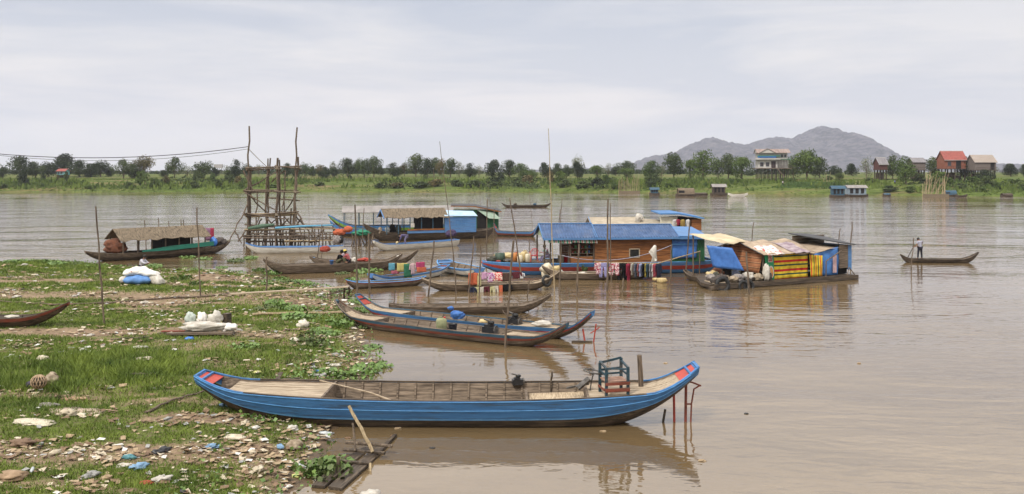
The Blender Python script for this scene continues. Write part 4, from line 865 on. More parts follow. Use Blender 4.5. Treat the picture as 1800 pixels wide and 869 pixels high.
bH = Boat('wooden_boat', 'weathered grey boat in which the three people sit, white marked bow', P(463, 458, .95), P(706, 449, .98), B=1.5, fb=.55, rA=.45, rB=.5, draft=.14, e=.33, q=2.6, uA=.72, uB=.68, kA=.6, kB=.5, tw=.4, tipA=.16, bands=[(0, .25, WOODD, 'hull'), (.25, 1, WOOD, 'side_plank')], rim=WOOD, deckA=(.4, .93), deckB=(.3, .9), deckm=WOOD, floorm=WOODL, ribs=6, panel=(WHITE, .93))
bH2 = Boat('wooden_boat', 'grey boat with light blue tip moored behind the people', P(545, 453, .7), P(735, 440, 1.25), B=1.3, fb=.5, rA=.25, rB=.75, draft=.12, e=.33, uA=.7, uB=.6, kA=.6, kB=.4, tw=.3, bands=BW, rim=WOOD, deckA=(.5, .93), deckB=(.3, .9), deckm=WOOD, ribs=5, panel=(BLUEL, .92))
bI = Boat('wooden_boat', 'long white boat with blue interior moored before the scaffold tower', P(432, 428, .85), P(603, 433, .55), B=1.3, fb=.52, rA=.3, rB=.02, draft=.1, e=.3, q=3, uA=.7, uB=.7, kA=.6, kB=.92, tw=.35, tipA=.2, tipB=.5, bluntB=.6, bands=[(0, 1, WHITE, 'hull')], inner=BLUEB, rim=BLUEB, deckA=(.85, .95), deckB=(.9, .95), deckm=BLUEB, floorm=BLUEB, ribs=4, floor_z=.4, panel=(REDD, .93))
bJ = Boat('wooden_boat', 'long white boat with blue interior in which a person bends over', P(657, 423, .95), P(803, 422, .55), B=1.3, fb=.52, rA=.35, rB=.02, draft=.1, e=.3, q=3, uA=.7, uB=.7, kA=.6, kB=.92, tw=.35, tipA=.22, tipB=.5, bluntB=.6, bands=[(0, 1, WHITE, 'hull')], inner=BLUEB, rim=BLUEB, deckA=(.85, .95), deckB=(.9, .95), deckm=BLUEB, floorm=BLUEB, ribs=4, floor_z=.4, panel=(REDD, .93))
bQ = Boat('wooden_boat', 'dark canoe with upturned ends carrying the standing rower', P(1583, 448, .6), P(1720, 444, .8), B=.95, fb=.26, rA=.3, rB=.5, draft=.1, e=.33, uA=.7, uB=.55, kA=.72, kB=.55, tw=.14, tipA=.1, tipB=.1, bands=[(0, 1, WOODD, 'hull')], inner=WOODD, rim=WOODD, deckA=(.5, .93), deckB=(.5, .93), deckm=WOOD, floorm=WOODD, ribs=3)
bR = Boat('wooden_boat', 'lone dark canoe out on the open river with two low shapes aboard', P(882, 358.5, .7), P(968, 358.5, .7), B=1.3, fb=.4, rA=.45, rB=.4, draft=.1, e=.33, uA=.75, uB=.7, kA=.7, kB=.65, tw=.2, bands=[(0, 1, WOODD, 'hull')], inner=WOODD, rim=WOODD, deckA=(.5, .93), deckB=(.5, .93), deckm=WOODD, ribs=2)
for u, nm, lb in ((-.45, 'bundle', 'brown bundle in left half of the lone canoe'), (.35, 'bundle', 'blue bundle in right half of the lone canoe')): crumple(nm, bR.W(u, 0, .4), .8, .6, .5, BLUED if u > 0 else WOODD, lb, 'bundle', 5)
g_ = G(60, 574)
bL = Boat('wooden_boat', 'dark boat lying on the grass at the left edge, white rag on its rim', Vector((g_.x - 6.2, g_.y - .4, 0)), P(121, 542, 1.2), B=1.15, fb=.42, rA=.3, rB=.55, draft=.05, e=.36, uA=.6, uB=.5, kA=.6, kB=.35, tw=.2, tipA=.1, tipB=.12, bands=[(0, .7, WOODD, 'hull'), (.7, 1, REDD, 'side_plank')], rim=WOODD, inner=WOODD, deckA=(.7, .93), deckB=(.6, .9), deckm=WOODD, floorm=WOODD, ribs=4, ground=gh(g_.x, g_.y) - .02)
crumple('white_rag', bL.W(.42, -.5, .42), .7, .35, .15, SACKW, 'white and pink rag draped in the dark boat on the grass', 'rag', 9)
# second boat showing at the shore far left
mb = MB()
# cargo of the middle boats
def jerrycan(c, h, mat, label, rz=0, group='plastic jerrycans', tilt=0):
    r = thing('jerrycan', label, 'jerrycan', c, rz, group); a = h * .36; b = h * .26
    mb = MB(); prof = [(.0, .9), (.03, 1), (.75, 1), (.86, .8), (.9, .5)]
    rows = []
    for zt, k in prof:
        ring = []
        for i in range(16):
            t = i / 16 * 6.2832; cx = math.copysign(abs(math.cos(t)) ** .45, math.cos(t)); cy = math.copysign(abs(math.sin(t)) ** .45, math.sin(t)); ring.append((a * cx * k, b * cy * k, zt * h))
        rows.append(ring)
    mb.grid(rows, close=True); mb.f.append(tuple(range(15, -1, -1))); mb.f.append(tuple(64 + i for i in range(16))); part('body', mb, mat, r, True)
    mb = MB(); mb.tube([(-a * .6, 0, h * .84), (-a * .5, 0, h * .99), (a * .1, 0, h * .99), (a * .2, 0, h * .84)], h * .03, 6); part('handle', mb, mat, r, True)
    mb = MB(); mb.lathe([(h * .07, h * .84), (h * .07, h * .98)], 10, (a * .62, 0, 0)); part('cap', mb, PLRED if rng.random() < .3 else mat, r)
    if tilt: r.rotation_euler[0] = tilt
    return r
def bucket(c, h, mat, label, group=None):
    r = thing('bucket', label, 'bucket', c, rng.random() * 3, group); mb = MB(); mb.lathe([(h * .36, 0), (h * .46, h), (h * .5, h), (h * .5, h * .95), (h * .43, h * .92), (h * .34, .03)], 14); mb.f = mb.f[:-1]; part('body', mb, mat, r, True)
    mb = MB(); mb.tube([(h * .46 * math.cos(t / 8 * 3.1416), -h * .2 * math.sin(t / 8 * 3.1416), h * (1 + .06 * math.sin(t / 8 * 3.14))) for t in range(9)], .008, 5); part('handle', mb, STEEL, r)
def at_boat(b, px, v, z):
    """point in boat b whose picture column is px"""
    best = None
    for i in range(201):
        u = -1 + i / 100; q = b.W(u, v, z); e = abs(q.x / q.y * F + 900 - px)
        if best is None or e < best[0]: best = (e, q)
    return best[1]
jerrycan(at_boat(bA, 776, .25, .16), .62, M('mossy_plastic', (.30, .31, .17), (.16, .17, .09), 3, .6), 'greenish grimy jerrycan standing amid worn grey boat', .3)
bucket(at_boat(bA, 796, .0, .16), .42, PLBLACK, 'black bucket right of the greenish jerrycan')
engine(at_boat(bA, 862, .1, .30), 1.15, 'black greasy engine at the stern of the worn grey boat', bA.rz)
crumple('rope_heap', at_boat(bA, 765, -.3, .15), .8, .5, .14, ROPE, 'heap of pale rope beside the greenish jerrycan', 'rope', 12)
crumple('blue_bag', at_boat(bB, 803, .1, .36), .75, .5, .42, TBLUE, 'round blue plastic bag tied shut in the blue and red boat', 'bag', 21)
crumple('blue_bag', at_boat(bB, 792, .4, .70), .34, .2, .2, TBLUE, 'small upper knot of blue plastic above the round bag', 'bag', 22)
engine(at_boat(bB, 905, .1, .3), 1.2, 'black engine under branches in the blue and red boat', bB.rz)
crumple('white_sack', at_boat(bB, 952, .0, .44), .95, .45, .26, SACKW, 'flat white sack on stern deck of the blue and red boat', 'sack', 23)
crumple('straw_heap', at_boat(bB, 848, .2, .25), .5, .4, .22, PLASTY, 'small tan heap left of the engine under branches', 'heap', 24)
mb = MB(); c = at_boat(bB, 912, .4, .6)
for i in range(16): mb.pole(c + Vector((rng.uniform(-.5, .4), rng.uniform(-.3, .3), rng.uniform(-.1, .05))), c + Vector((rng.uniform(-.8, 1.0), rng.uniform(-.4, .5), rng.uniform(.05, .42))), .02, .008, .04, 4, 5)
tag(one('branch_heap', mb, POLE, 'bare forked branches heaped over the engine of the blue and red boat', 'branches'))
def ringtube(mb, c, r, t, nrm, n=16):
    nrm = Vector(nrm).normalized(); a = nrm.orthogonal().normalized(); b = nrm.cross(a); c = Vector(c)
    mb.tube([c + (a * math.cos(i / n * 6.2832) + b * math.sin(i / n * 6.2832)) * r for i in range(n + 1)], t, 8, False)
def tyre(c, r, nrm, label):
    mb = MB(); ringtube(mb, c, r, r * .32, nrm); return one('tyre', mb, BLACK, label, 'tyre', 'old tyres hung on the boats', smooth=True)
tyre(bD.W(.78, -1.0, .55), .28, (.6, -.8, .2), 'black tyre hung on the right end of the brown boat')

# ---------------------------------------------------------------- scaffold tower, pier
def tower():
    Y0, Y1 = 82.0, 85.5; base = A(480, 432, 84); r = thing('scaffold_tower', 'tall rickety scaffold of lashed raw poles standing in the river', 'scaffold', (base.x, 84, 0))
    o = Vector((base.x, 84, 0))
    def q(px, py, Y): return A(px, py, Y) - o
    def post(px0, y0, px1, y1, Y, ra=.10, rb=.07): mb = MB(); a = q(px0, y0, Y); a.z = min(a.z, -.8); mb.pole(a, q(px1, y1, Y), ra, rb, .09, 9); part('post', mb, POLE, r)
    post(434, 432, 438, 222, Y0); post(437, 432, 441, 300, Y0 + .3, .13, .1); post(517, 435, 522, 224, Y0); post(512, 430, 524, 276, Y0 + .3, .15, .1)
    post(466, 430, 471, 279, Y1, .15); post(467, 428, 475, 278, Y1 + .2, .12); post(486, 433, 488, 278, Y0 + .2, .15, .1); post(493, 420, 491, 281, Y0 + .4, .1)
    post(497, 390, 502, 300, Y1, .08, .06); post(449, 400, 452, 340, Y1 - .3, .08); post(510, 430, 512, 366, Y0 + .5, .14)
    for (a, b, c, d, Ya, Yb) in ((431, 296, 530, 292, Y0 - .15, Y0 - .15), (433, 299, 490, 296, Y0 - .3, Y1), (484, 292, 529, 297, Y1, Y0 - .2), (428, 336, 529, 338, Y0 - .2, Y0 - .15), (434, 339, 500, 336, Y0 - .1, Y1), (440, 334, 525, 335, Y1, Y1), (428, 375, 500, 385, Y0 - .2, Y0 - .2), (432, 380, 526, 372, Y0 - .1, Y0 - .1), (436, 376, 520, 378, Y1, Y1), (472, 348, 527, 353, Y1, Y0), (425, 415, 540, 416, Y0 - .2, Y0 - .2), (430, 405, 535, 403, Y0, Y0 + .2), (430, 395, 540, 399, Y1, Y1), (432, 425, 560, 425, Y0, Y0 + .2)):
        mb = MB(); mb.pole(q(a, b, Ya), q(c, d, Yb), .09, .065, .07, 6); part('crossbeam', mb, POLE, r)
    for (a, b, c, d, Ya, Yb) in ((428, 336, 494, 297, Y0 - .3, Y1), (430, 339, 492, 374, Y0 - .35, Y0 - .2), (435, 360, 401, 428, Y0, Y0 - 3), (521, 372, 556, 428, Y0, Y0 - 1), (455, 382, 437, 420, Y1, Y0), (470, 385, 500, 420, Y1, Y0), (520, 380, 545, 410, Y0, Y1), (460, 385, 446, 410, Y1, Y1), (500, 345, 496, 372, Y0, Y0), (495, 372, 530, 425, Y1, Y1), (414, 407, 425, 428, Y0 - 2, Y0 - 2), (478, 320, 500, 300, Y1, Y0), (441, 345, 470, 378, Y0 + .4, Y1), (520, 342, 500, 374, Y0 + .3, Y1), (452, 415, 488, 384, Y1, Y0), (508, 384, 480, 416, Y1, Y1), (428, 300, 445, 336, Y0, Y0), (530, 384, 510, 412, Y0, Y1), (418, 425, 440, 396, Y0 - .8, Y0)):
        mb = MB(); mb.pole(q(a, b, Ya), q(c, d, Yb), .075, .05, .09, 6); part('brace', mb, POLE, r)
    mb = MB()
    for i in range(6): mb.pole(q(428 + i, 377 + i, Y0 + i * .5), q(522, 375 + i * .6, Y0 + i * .5), .07, .07, .05)
    part('platform', mb, POLEL, r)
    for px, py, Y in ((437, 296, Y0), (522, 294, Y0), (470, 296, Y1), (488, 296, Y0), (434, 337, Y0), (520, 338, Y0), (486, 337, Y0), (487, 378, Y0)):
        mb = MB(); c = q(px, py, Y)
        for k in range(3): ringtube(mb, c + Vector((0, 0, (k - 1) * .07)), .2, .03, (.2, .1, 1), 10)
        part('rope_lashing', mb, ROPE, r)
    # pier
    r = thing('pole_pier', 'low pier of thin crooked poles right of the scaffold tower', 'pier', (base.x, 84, 0))
    for i in range(26):
        px = 430 + i * 6.2 + rng.uniform(-2, 2); Y = 80.5 + rng.choice([0, 1.8, 3.2]); top = 398 + rng.uniform(-4, 16) + abs(i - 12) * .2
        mb = MB(); a = q(px + rng.uniform(-3, 3), 440, Y); a.z = -.8; mb.pole(a, q(px, top, Y), .075, .055, .05, 5); part('post', mb, POLE, r)
    for y0, y1, Y, px0, px1 in ((397, 395, 81, 500, 588), (404, 402, 80.6, 430, 590), (411, 409, 82, 440, 592), (418, 421, 80.6, 428, 590), (419, 417, 83.7, 430, 585), (398, 401, 83.7, 440, 590), (424, 423, 80.5, 500, 588), (414, 412, 80.4, 520, 596)):
        mb = MB(); mb.pole(q(px0, y0, Y), q(px1, y1, Y), .07, .055, .07, 8); part('rail', mb, POLEL if rng.random() < .3 else POLE, r)
    mb = MB()
    for i in range(46): px = 432 + i * 3.4; mb.pole(q(px, 419, 80.6), q(px + rng.uniform(-2, 2), 416, 83.8), .06, .05, .02, 2, 5)
    part('walkway', mb, POLE, r)
    for a, b, c, d, Y in ((520, 385, 536, 432, 80.4), (556, 430, 548, 398, 80.4), (585, 400, 600, 436, 80.8), (566, 398, 580, 432, 82), (545, 428, 570, 404, 81.5)): mb = MB(); mb.pole(q(a, b, Y), q(c, d, Y), .06, .045, .05); part('brace', mb, POLE, r)
    mb = MB(); mb.tube([A(436, 402, 80.2), A(460, 398, 80.3), A(482, 395, 80.2)], [.12, .2, .1], 8); one('rolled_net', mb, M('green_net', (.10, .16, .11), (.05, .09, .06), 8, .9), 'rolled dark green net laid along left part of the tower pier', 'net')
    mb = MB(); mb.tube([A(484, 401, 80.2), A(530, 398, 80.2), A(585, 396, 80.3)], [.1, .09, .07], 8); one('blue_pipe', mb, M('pale_blue_pipe', (.12, .34, .5), (.08, .24, .36), 6, .6), 'long light blue pipe laid along the top rail of the pier', 'pipe')
tower()
def wire(p, q, sag, r, name, label, mat=WIRE, cat='cable', n=24):
    p = Vector(p); q = Vector(q); mb = MB(); mb.tube([p.lerp(q, t / n) + Vector((0, 0, -sag * 4 * (t / n) * (1 - t / n))) for t in range(n + 1)], r, 5); return one(name, mb, mat, label, cat)
wire(A(437, 258, 82), Vector((-74, 84, 14)), 2.9, .035, 'power_cable', 'thick sagging cable running left from the scaffold tower top')
wire(A(437, 262, 82), Vector((-74, 86, 14.6)), 3.25, .02, 'power_cable', 'thinner lower cable running left from the scaffold tower')
wire(A(437, 262, 82), A(472, 296, 85), .05, .03, 'stay_rope', 'short rope slanting from the tall left tower post to the top beam', ROPE, 'rope', 6)

# ---------------------------------------------------------------- standing poles
PL = 'stakes and poles set in the river bed and bank'
def stake(px0, py0, px1, py1, r0, r1, label, z0=0, thin=False, mat=None, seg=7, wob=.03, lean=0):
    r0 *= .7; r1 *= .75; a = P(px0, py0, z0) if z0 == 0 else G(px0, py0); b = A(px1, py1, a.y + lean); mb = MB()
    d = (b - a).normalized(); mb.pole(a - d * (.8 / max(.3, d.z)), b, r0, r1, wob, seg, 7); return one('bamboo_pole' if thin else 'mooring_pole', mb, mat or POLE, label, 'pole', PL, origin=tuple(a))
for s_ in (
    (183, 571, 168, 363, .06, .045, 'tall thin crooked pole on the grass left of the sack pile', 1), (352, 519, 346, 365, .06, .045, 'tall pole on the bank right of the blue sack pile', 1),
    (468, 513, 469, 452, .07, .06, 'short stake on the bank under the bow of the people’s boat', 1),
    (628, 530, 624, 360, .085, .055, 'thick tall pole at the shore beside the red tipped low boat', 1), (649, 519, 648, 410, .08, .065, 'pole right of the thick tall shore pole', 0), (634, 460, 640, 366, .05, .04, 'leaning stick rising behind the thick tall shore pole', 0),
    (594, 438, 597, 392, .06, .05, 'stake before the pier end with orange jackets', 0), (557, 455, 566, 395, .06, .05, 'stake beside the hanging red cloth', 0), (565, 458, 568, 398, .05, .045, 'stake carrying the hanging red cloth', 0),
    (753, 522, 763, 424, .08, .06, 'pole at the left tip of the brown boat', 0), (798, 455, 773, 249, .07, .025, 'very tall thin slanting pole before the light blue cabin', 0), (802, 518, 797, 448, .055, .045, 'pole just left of the short blue-rimmed boat', 0),
    (824, 515, 833, 416, .065, .05, 'pole left of the small clothes line', 0), (842, 524, 845, 430, .06, .05, 'pole carrying the left end of the small clothes line', 0), (855, 468, 857, 350, .06, .05, 'straight pole before the green cabin', 0), (866, 455, 869, 367, .05, .04, 'second straight pole right of the green cabin corner', 0),
    (918, 492, 896, 348, .085, .045, 'long bent pole left of the houseboat bow', 0), (888, 611, 903, 423, .07, .055, 'long leaning pole against the near side of the worn grey boat', 0), (927, 524, 931, 492, .05, .05, 'low forked stake behind the plain grey boat', 0),
    (974, 512, 964, 226, .06, .025, 'tallest pale bamboo pole rising above the far trees', 0), (983, 519, 986, 426, .08, .065, 'mooring pole before the shop front, left one of two', 0), (1014, 522, 1018, 429, .08, .065, 'mooring pole before the glass cabinet, right one of two', 0),
    (1068, 511, 1069, 350, .095, .06, 'thickest tall pole before the plank cabin wall', 0), (1074, 500, 1073, 357, .05, .04, 'slimmer pole just right of the thickest tall pole', 0), (1094, 514, 1096, 489, .07, .06, 'short stake below the black trousers', 0),
    (1177, 505, 1181, 430, .07, .055, 'pole at right end of the long clothes line', 0), (1205, 486, 1213, 387, .075, .055, 'tall pole before the green cabin wall and blue shutter', 0), (1230, 484, 1230, 441, .06, .055, 'short pole before the right end of green cabin wall', 0),
    (1318, 517, 1312, 443, .085, .07, 'pole before the striped cloth front of the raft house', 0), (1321, 425, 1325, 391, .07, .06, 'stake rising behind the sand tarp', 0), (1473, 428, 1477, 402, .07, .06, 'stake behind the blue end cabin', 0), (1494, 462, 1498, 390, .07, .055, 'tall pole at the far right corner of the raft house', 0),
    (1601, 480, 1606, 419, .05, .045, 'thin dark pole standing before the rower', 0), (985, 396, 988, 350, .08, .06, 'stake on the open water behind the blue roof, right one', 0), (982, 396, 985, 368, .09, .06, 'forked stake behind the blue roof ridge', 0), (931, 445, 930, 424, .06, .05, 'stump pole before the porch of the houseboat', 0),
    (544, 400, 541, 338, .03, .02, 'very thin bamboo rod behind the pier', 0), (617, 380, 617, 327, .035, .02, 'thin bamboo rod behind the long grey awning', 0), (764, 365, 762, 295, .05, .03, 'thin bamboo rod behind the grey awning, left of slanting pole', 0), (845, 372, 843, 322, .04, .03, 'thin bamboo rod above the green cabin roof', 0), (936, 400, 930, 335, .045, .03, 'thin bamboo rod left of the blue roof', 0), (863, 372, 857, 318, .04, .03, 'thin leaning bamboo rod right of the green cabin roof', 0),
    (594, 834, 594, 803, .055, .055, 'short stub post beside the sunken plank raft', 0), (692, 541, 695, 510, .03, .03, 'thin stick at left end of the plain grey boat', 0)):
    px0, py0, px1, py1, r0, r1, lab, g = s_
    th = 'bamboo' in lab; stake(px0, py0, px1, py1, r0, r1, lab, g, thin=th, mat=POLEL if 'pale' in lab else None)

# ---------------------------------------------------------------- houseboat parts
def rect(mb, x0, x1, y0, y1, z0, z1): mb.box(min(x0, x1), min(y0, y1), min(z0, z1), max(x0, x1), max(y0, y1), max(z0, z1)); return mb
def planks(root, name, mat, x0, x1, y, z0, z1, ph=.16, th=.03, along='x', seed=1):
    r = random.Random(seed); mb = MB(); z = z0
    while z < z1 - .02:
        h = min(ph * r.uniform(.85, 1.15), z1 - z); j = r.uniform(-.008, .008)
        if along == 'x': mb.box(x0, y - th + j, z, x1, y + j, z + h - .008)
        else: mb.box(y - th + j, x0, z, y + j, x1, z + h - .008)
        z += h
    return part(name, mb, mat, root)
def ribroof(root, x0, x1, ym, zr, ye, ze, mat, name='roof_sheet', n=None, trim=None):
    """ribbed steel sheet from ridge to eave"""
    n = n or int((x1 - x0) / .095); rows = []
    for i in range(n * 2 + 1):
        x = x0 + (x1 - x0) * i / (2 * n); o = .065 if i % 4 == 0 else 0; rows.append([Vector((x, ym, zr + o)), Vector((x, (ym + ye) / 2, (zr + ze) / 2 + o)), Vector((x, ye, ze + o))])
    if ye > ym: rows = rows[::-1]
    mb = MB(); mb.slab(rows, -.015 if False else .02); return part(name, mb, mat, root)
def cloth_sheet(name, root, p0, p1, p2, p3, mat, th=.015, sag=.05, n=10, m=8, seed=1, wr=.03, label=None, cat=None):
    """quad sheet p0-p1 (top) p3-p2 (bottom) with creases and sag"""
    r = random.Random(seed); ph = [r.uniform(0, 6) for _ in range(4)]; P_ = [Vector(p) for p in (p0, p1, p2, p3)]
    nr = (P_[1] - P_[0]).cross(P_[3] - P_[0]).normalized(); rows = []
    for i in range(m + 1):
        v = i / m; row = []
        for j in range(n + 1):
            u = j / n; p = P_[0].lerp(P_[1], u).lerp(P_[3].lerp(P_[2], u), v)
            p = p + nr * (wr * (math.sin(u * 9 + ph[0] + v * 2) + .6 * math.sin(u * 17 + ph[1] - v * 3) + .5 * math.sin(v * 8 + ph[2])) ) + Vector((0, 0, -sag * math.sin(math.pi * u) * math.sin(math.pi * v)))
            row.append(p)
        rows.append(row)
    mb = MB(); mb.slab(rows, th); return part(name, mb, mat, root, True)

# the blue roofed shop houseboat
NB = Boat('houseboat', 'largest houseboat with ribbed blue roof, plank wall and shop front', Vector((-2.0, 60.6, 0)), Vector((14.0, 62.6, 0)), B=3.5, fb=.82, rA=.05, rB=.05, draft=.15, e=.22, q=3.2, uA=.6, uB=.8, kA=.62, kB=.85, tw=.5, tipA=.35, tipB=.7, bluntB=.7, sag=.02, cat='houseboat', group='moored houseboats',
          bands=[(0, .14, WOODD, 'hull'), (.14, .46, BLUE, 'blue_strake'), (.46, .74, RED, 'red_strake'), (.74, 1, BLUEB, 'top_strake')], rim=BLUEL, inner=WOOD, deckA=(.45, .95), deckB=(.6, .95), deckm=WOOD, floorm=WOOD, floor_z=.6, ribs=2)
rn = NB.root; X0 = -NB.L / 2
def nx(px, y=-1.7):   # local x for a photo column on the front face
    a = rn.rotation_euler[2]; k = (px - 900) / F; l = rn.location
    # l.x + x cos - y sin = k (l.y + x sin + y cos)
    return (k * (l[1] + y * math.cos(a)) - l[0] + y * math.sin(a)) / (math.cos(a) - k * math.sin(a))
xa, xb, xc, xd, xe = nx(960), nx(1046), nx(1181), nx(1190), nx(1238)
FY, BY = -1.62, 1.62
planks(rn, 'plank_wall', WOODO, xb, xc, FY, .84, 2.56, .17)
planks(rn, 'back_wall', WOODO, xa + 1.5, xe, BY, .84, 2.5, .17)
planks(rn, 'porch_back_wall', WOODO, -1.5, BY, xb + .02, .84, 2.5, .17, along='y')
# window
mb = MB(); w0, w1 = nx(1106), nx(1125); t = .07
for q_ in ((w0, w1, 1.15, 1.15 + t), (w0, w1, 1.72, 1.79), (w0, w0 + t, 1.15, 1.79), (w1 - t, w1, 1.15, 1.79)): mb.box(q_[0], FY - .07, q_[2], q_[1], FY - .035, q_[3])
wf = part('window', mb, WOODL, rn); mb = MB(); mb.box(w0 + t, FY - .05, 1.2, w1 - t, FY - .038, 1.74); part('opening', mb, DARK, wf)
# roofs
for (r0, r1, zr, ze, nm) in ((xa - .25, xb + .1, 3.38, 2.60, 'front_roof'), (xb + .0, xd + .05, 3.28, 2.60, 'main_roof')):
    ribroof(rn, r0, r1, .0, zr, FY - .42, ze - .06, RBLUE, nm); ribroof(rn, r0, r1, .0, zr, BY + .42, ze - .06, RBLUE, nm)
    mb = MB(); mb.bar((r0 - .03, 0, zr + .05), (r1 + .03, 0, zr + .05), .22, .05); mb.bar((r0, FY - .44, ze - .1), (r1, FY - .44, ze - .1), .05, .14); part('roof_trim', mb, BLUEB, rn)
    for xx in (r0, r1): part('barge_board', MB().bar((xx, FY - .42, ze - .06), (xx, 0, zr + .02), .06, .12).bar((xx, BY + .42, ze - .06), (xx, 0, zr + .02), .06, .12), BLUEB, rn)
mb = MB(); gable_wall(mb, xa - .1, FY, BY, 2.58, 3.3, .05); part('gable_screen', mb, M('green_cream_lattice', (.42, .42, .28), (.12, .2, .1), 12, .8, (1, 1, 1), detail=2, pos=(.45, .55)), rn)
for x, y in ((xa - .1, FY), (xa - .1, BY), (nx(968), FY), (nx(1000), FY), (nx(1044), FY), (xa + 1.6, BY)): mb = MB(); mb.box(x - .05, y - .05, .8, x + .05, y + .05, 2.55); part('porch_post', mb, WOODD, rn)
# striped valance
vm_ = stripes('valance_cloth', [(0, (.62, .60, .55)), (.36, (.05, .33, .19)), (.66, (.62, .60, .55)), (.8, (.50, .12, .10))], 'X', .30)
for x0_, x1_ in ((nx(962), nx(1004)), (nx(1004), nx(1049))): cloth_sheet('striped_valance', rn, (x0_, FY - .22, 2.5), (x1_, FY - .22, 2.48), (x1_, FY - .34, 2.18), (x0_, FY - .34, 2.26), vm_, seed=int(x0_ * 9) % 7, sag=0, wr=.02)
# cabinet with shelves
c0, c1 = nx(1003), nx(1047); cab = thing('shop_cabinet', 'glass fronted wooden cabinet of small goods on the houseboat porch', 'cabinet', loc2w(rn, c0, FY + .05, .84), rn.rotation_euler[2]); cw = c1 - c0
mb = MB(); mb.box(0, 0, 0, cw, .03, .42); mb.box(0, .55, 0, cw, .6, 1.5); mb.box(0, .03, 0, .04, .55, 1.5); mb.box(cw - .04, .03, 0, cw, .55, 1.5); mb.box(0, 0, 1.5, cw, .6, 1.54); part('case', mb, WOODO, cab)
for z in (.42, .62, .95, 1.25): mb = MB(); mb.box(.04, .0, z, cw - .04, .54, z + .03); part('shelf', mb, WOOD, cab)
for x in (0, .33, .66, .97): mb = MB(); mb.box(x * cw, -.03, .42, x * cw + .05, -.002, 1.5); part('glazing_bar', mb, WOOD, cab)
k = 0
for z in (.65, .98, 1.28):
    for i in range(6):
        cc = [(.5, .1, .08), (.5, .42, .1), (.12, .35, .15), (.5, .45, .38), (.1, .2, .45), (.5, .3, .3)][(i + k) % 6]; k += 1
        nm = ['red', 'yellow', 'green', 'cream', 'blue', 'pink'][(i + k - 1) % 6]; mb = MB(); x = .15 + i * (cw - .3) / 6 + rng.uniform(0, .06); s_ = rng.uniform(.09, .15); mb.lathe([(s_ * .5, 0), (s_ * .52, s_), (s_ * .3, s_ * 1.3), (s_ * .25, s_ * 1.5)], 8)
        o = part('goods_jar', mb, cloth(nm + '_goods', cc), None); o.location = loc2w(cab, x, .25, z); tag(o, f"small {nm} jar on the {['lowest', 'middle', 'top'][(.65, .98, 1.28).index(z)]} shelf of the shop cabinet", 'jar', 'goods on the shop shelves')
# right part: lower roof, green wall, blue shutters
mb = MB(); mb.slab([[(xd, 1.9, 3.0), (xe + .3, 1.9, 2.95)], [(xd, FY - .35, 2.58), (xe + .3, FY - .35, 2.50)]][::-1], .06); part('rear_roof', mb, BLUEB, rn)
mb = MB(); mb.box(xd, FY - .38, 2.40, xe + .3, FY - .3, 2.55); part('rear_fascia', mb, BLUEB, rn)
mb = MB(); n_ = 14
for i in range(n_): x = xc + .02 + (xe - xc) * i / n_; mb.box(x, FY - .02 + rng.uniform(0, .01), .84, x + (xe - xc) / n_ - .015, FY + .02, 2.5)
part('green_wall', mb, GREEN, rn)
mb = MB(); mb.box(xe, FY, .84, xe + .05, BY, 2.5); part('end_wall', mb, GREEN, rn)
cloth_sheet('blue_tarp_panel', rn, (xc + .03, FY - .07, 2.42), (nx(1226), FY - .07, 2.42), (nx(1224), FY - .1, 1.1), (xc + .05, FY - .1, 1.08), TBLUE, wr=.012, sag=0)
mb = MB(); mb.bar((xc, FY - .13, 2.05), (nx(1226), FY - .13, 2.05), .04); part('panel_batten', mb, BLUEL, rn)
mb = MB(); c = loc2w(rn, nx(1024), -1.9, .62)
V, cs = crown(.8, .6, -.2, 160, 6, .07, 1, 44); o = bpy.data.objects.new('creeping_plant', leafmesh('creeping_plant', V, LF['mid'])); COL.objects.link(o); o.location = c + Vector((0, -.05, -.3)); tag(o, 'small green plant hanging over red stripe of houseboat hull', 'plant')
# bow goods
NBz = .84
def nbp(px, y, z=NBz): return loc2w(rn, nx(px, y), y, z)
def plastic_chair(c, rz, label):
    r = thing('plastic_chair', label, 'chair', c, rz); m = PLRED
    for x, y in ((-.2, -.2), (.2, -.2), (-.22, .2), (.22, .2)): mb = MB(); mb.tube([(x * 1.15, y * 1.15, 0), (x, y, .42)], .022, 6); part('leg', mb, m, r)
    mb = MB(); mb.box(-.23, -.23, .41, .23, .23, .44); part('seat', mb, m, r)
    mb = MB(); mb.tube([(-.22, .22, .42), (-.24, .28, .75), (-.12, .31, .92), (.12, .31, .92), (.24, .28, .75), (.22, .22, .42)], .024, 6)
    for x in (-.1, 0, .1): mb.tube([(x, .23, .43), (x, .31, .92)], .014, 5)
    part('backrest', mb, m, r)
    for sx in (-1, 1): mb = MB(); mb.tube([(sx * .23, -.2, .44), (sx * .26, -.2, .64), (sx * .25, .27, .66)], .018, 6); part('armrest', mb, m, r)
plastic_chair(nbp(938, -.3), R(190), 'bright red plastic chair on the houseboat bow')
for px, y, h, m, lb in ((906, .2, .62, M('orange_plastic', (.5, .2, .06), (.35, .13, .04), 4, .5), 'orange-brown jerrycan on the houseboat bow'), (914, -.5, .52, PLASTW, 'milky jerrycan between orange one and taller ones on houseboat bow'), (922, .1, .75, PLASTY, 'tall yellowed jerrycan left of the red chair'), (929, -.4, .62, PLASTW, 'milky jerrycan touching the red plastic chair')): jerrycan(nbp(px, y), h, m, lb, rng.random())
bucket(nbp(995, -1.1), .42, PLRED, 'bright red bucket beside the glass cabinet')
bucket(nbp(986, -1.2), .5, PLASTW, 'tall white bucket left of the bright red one')
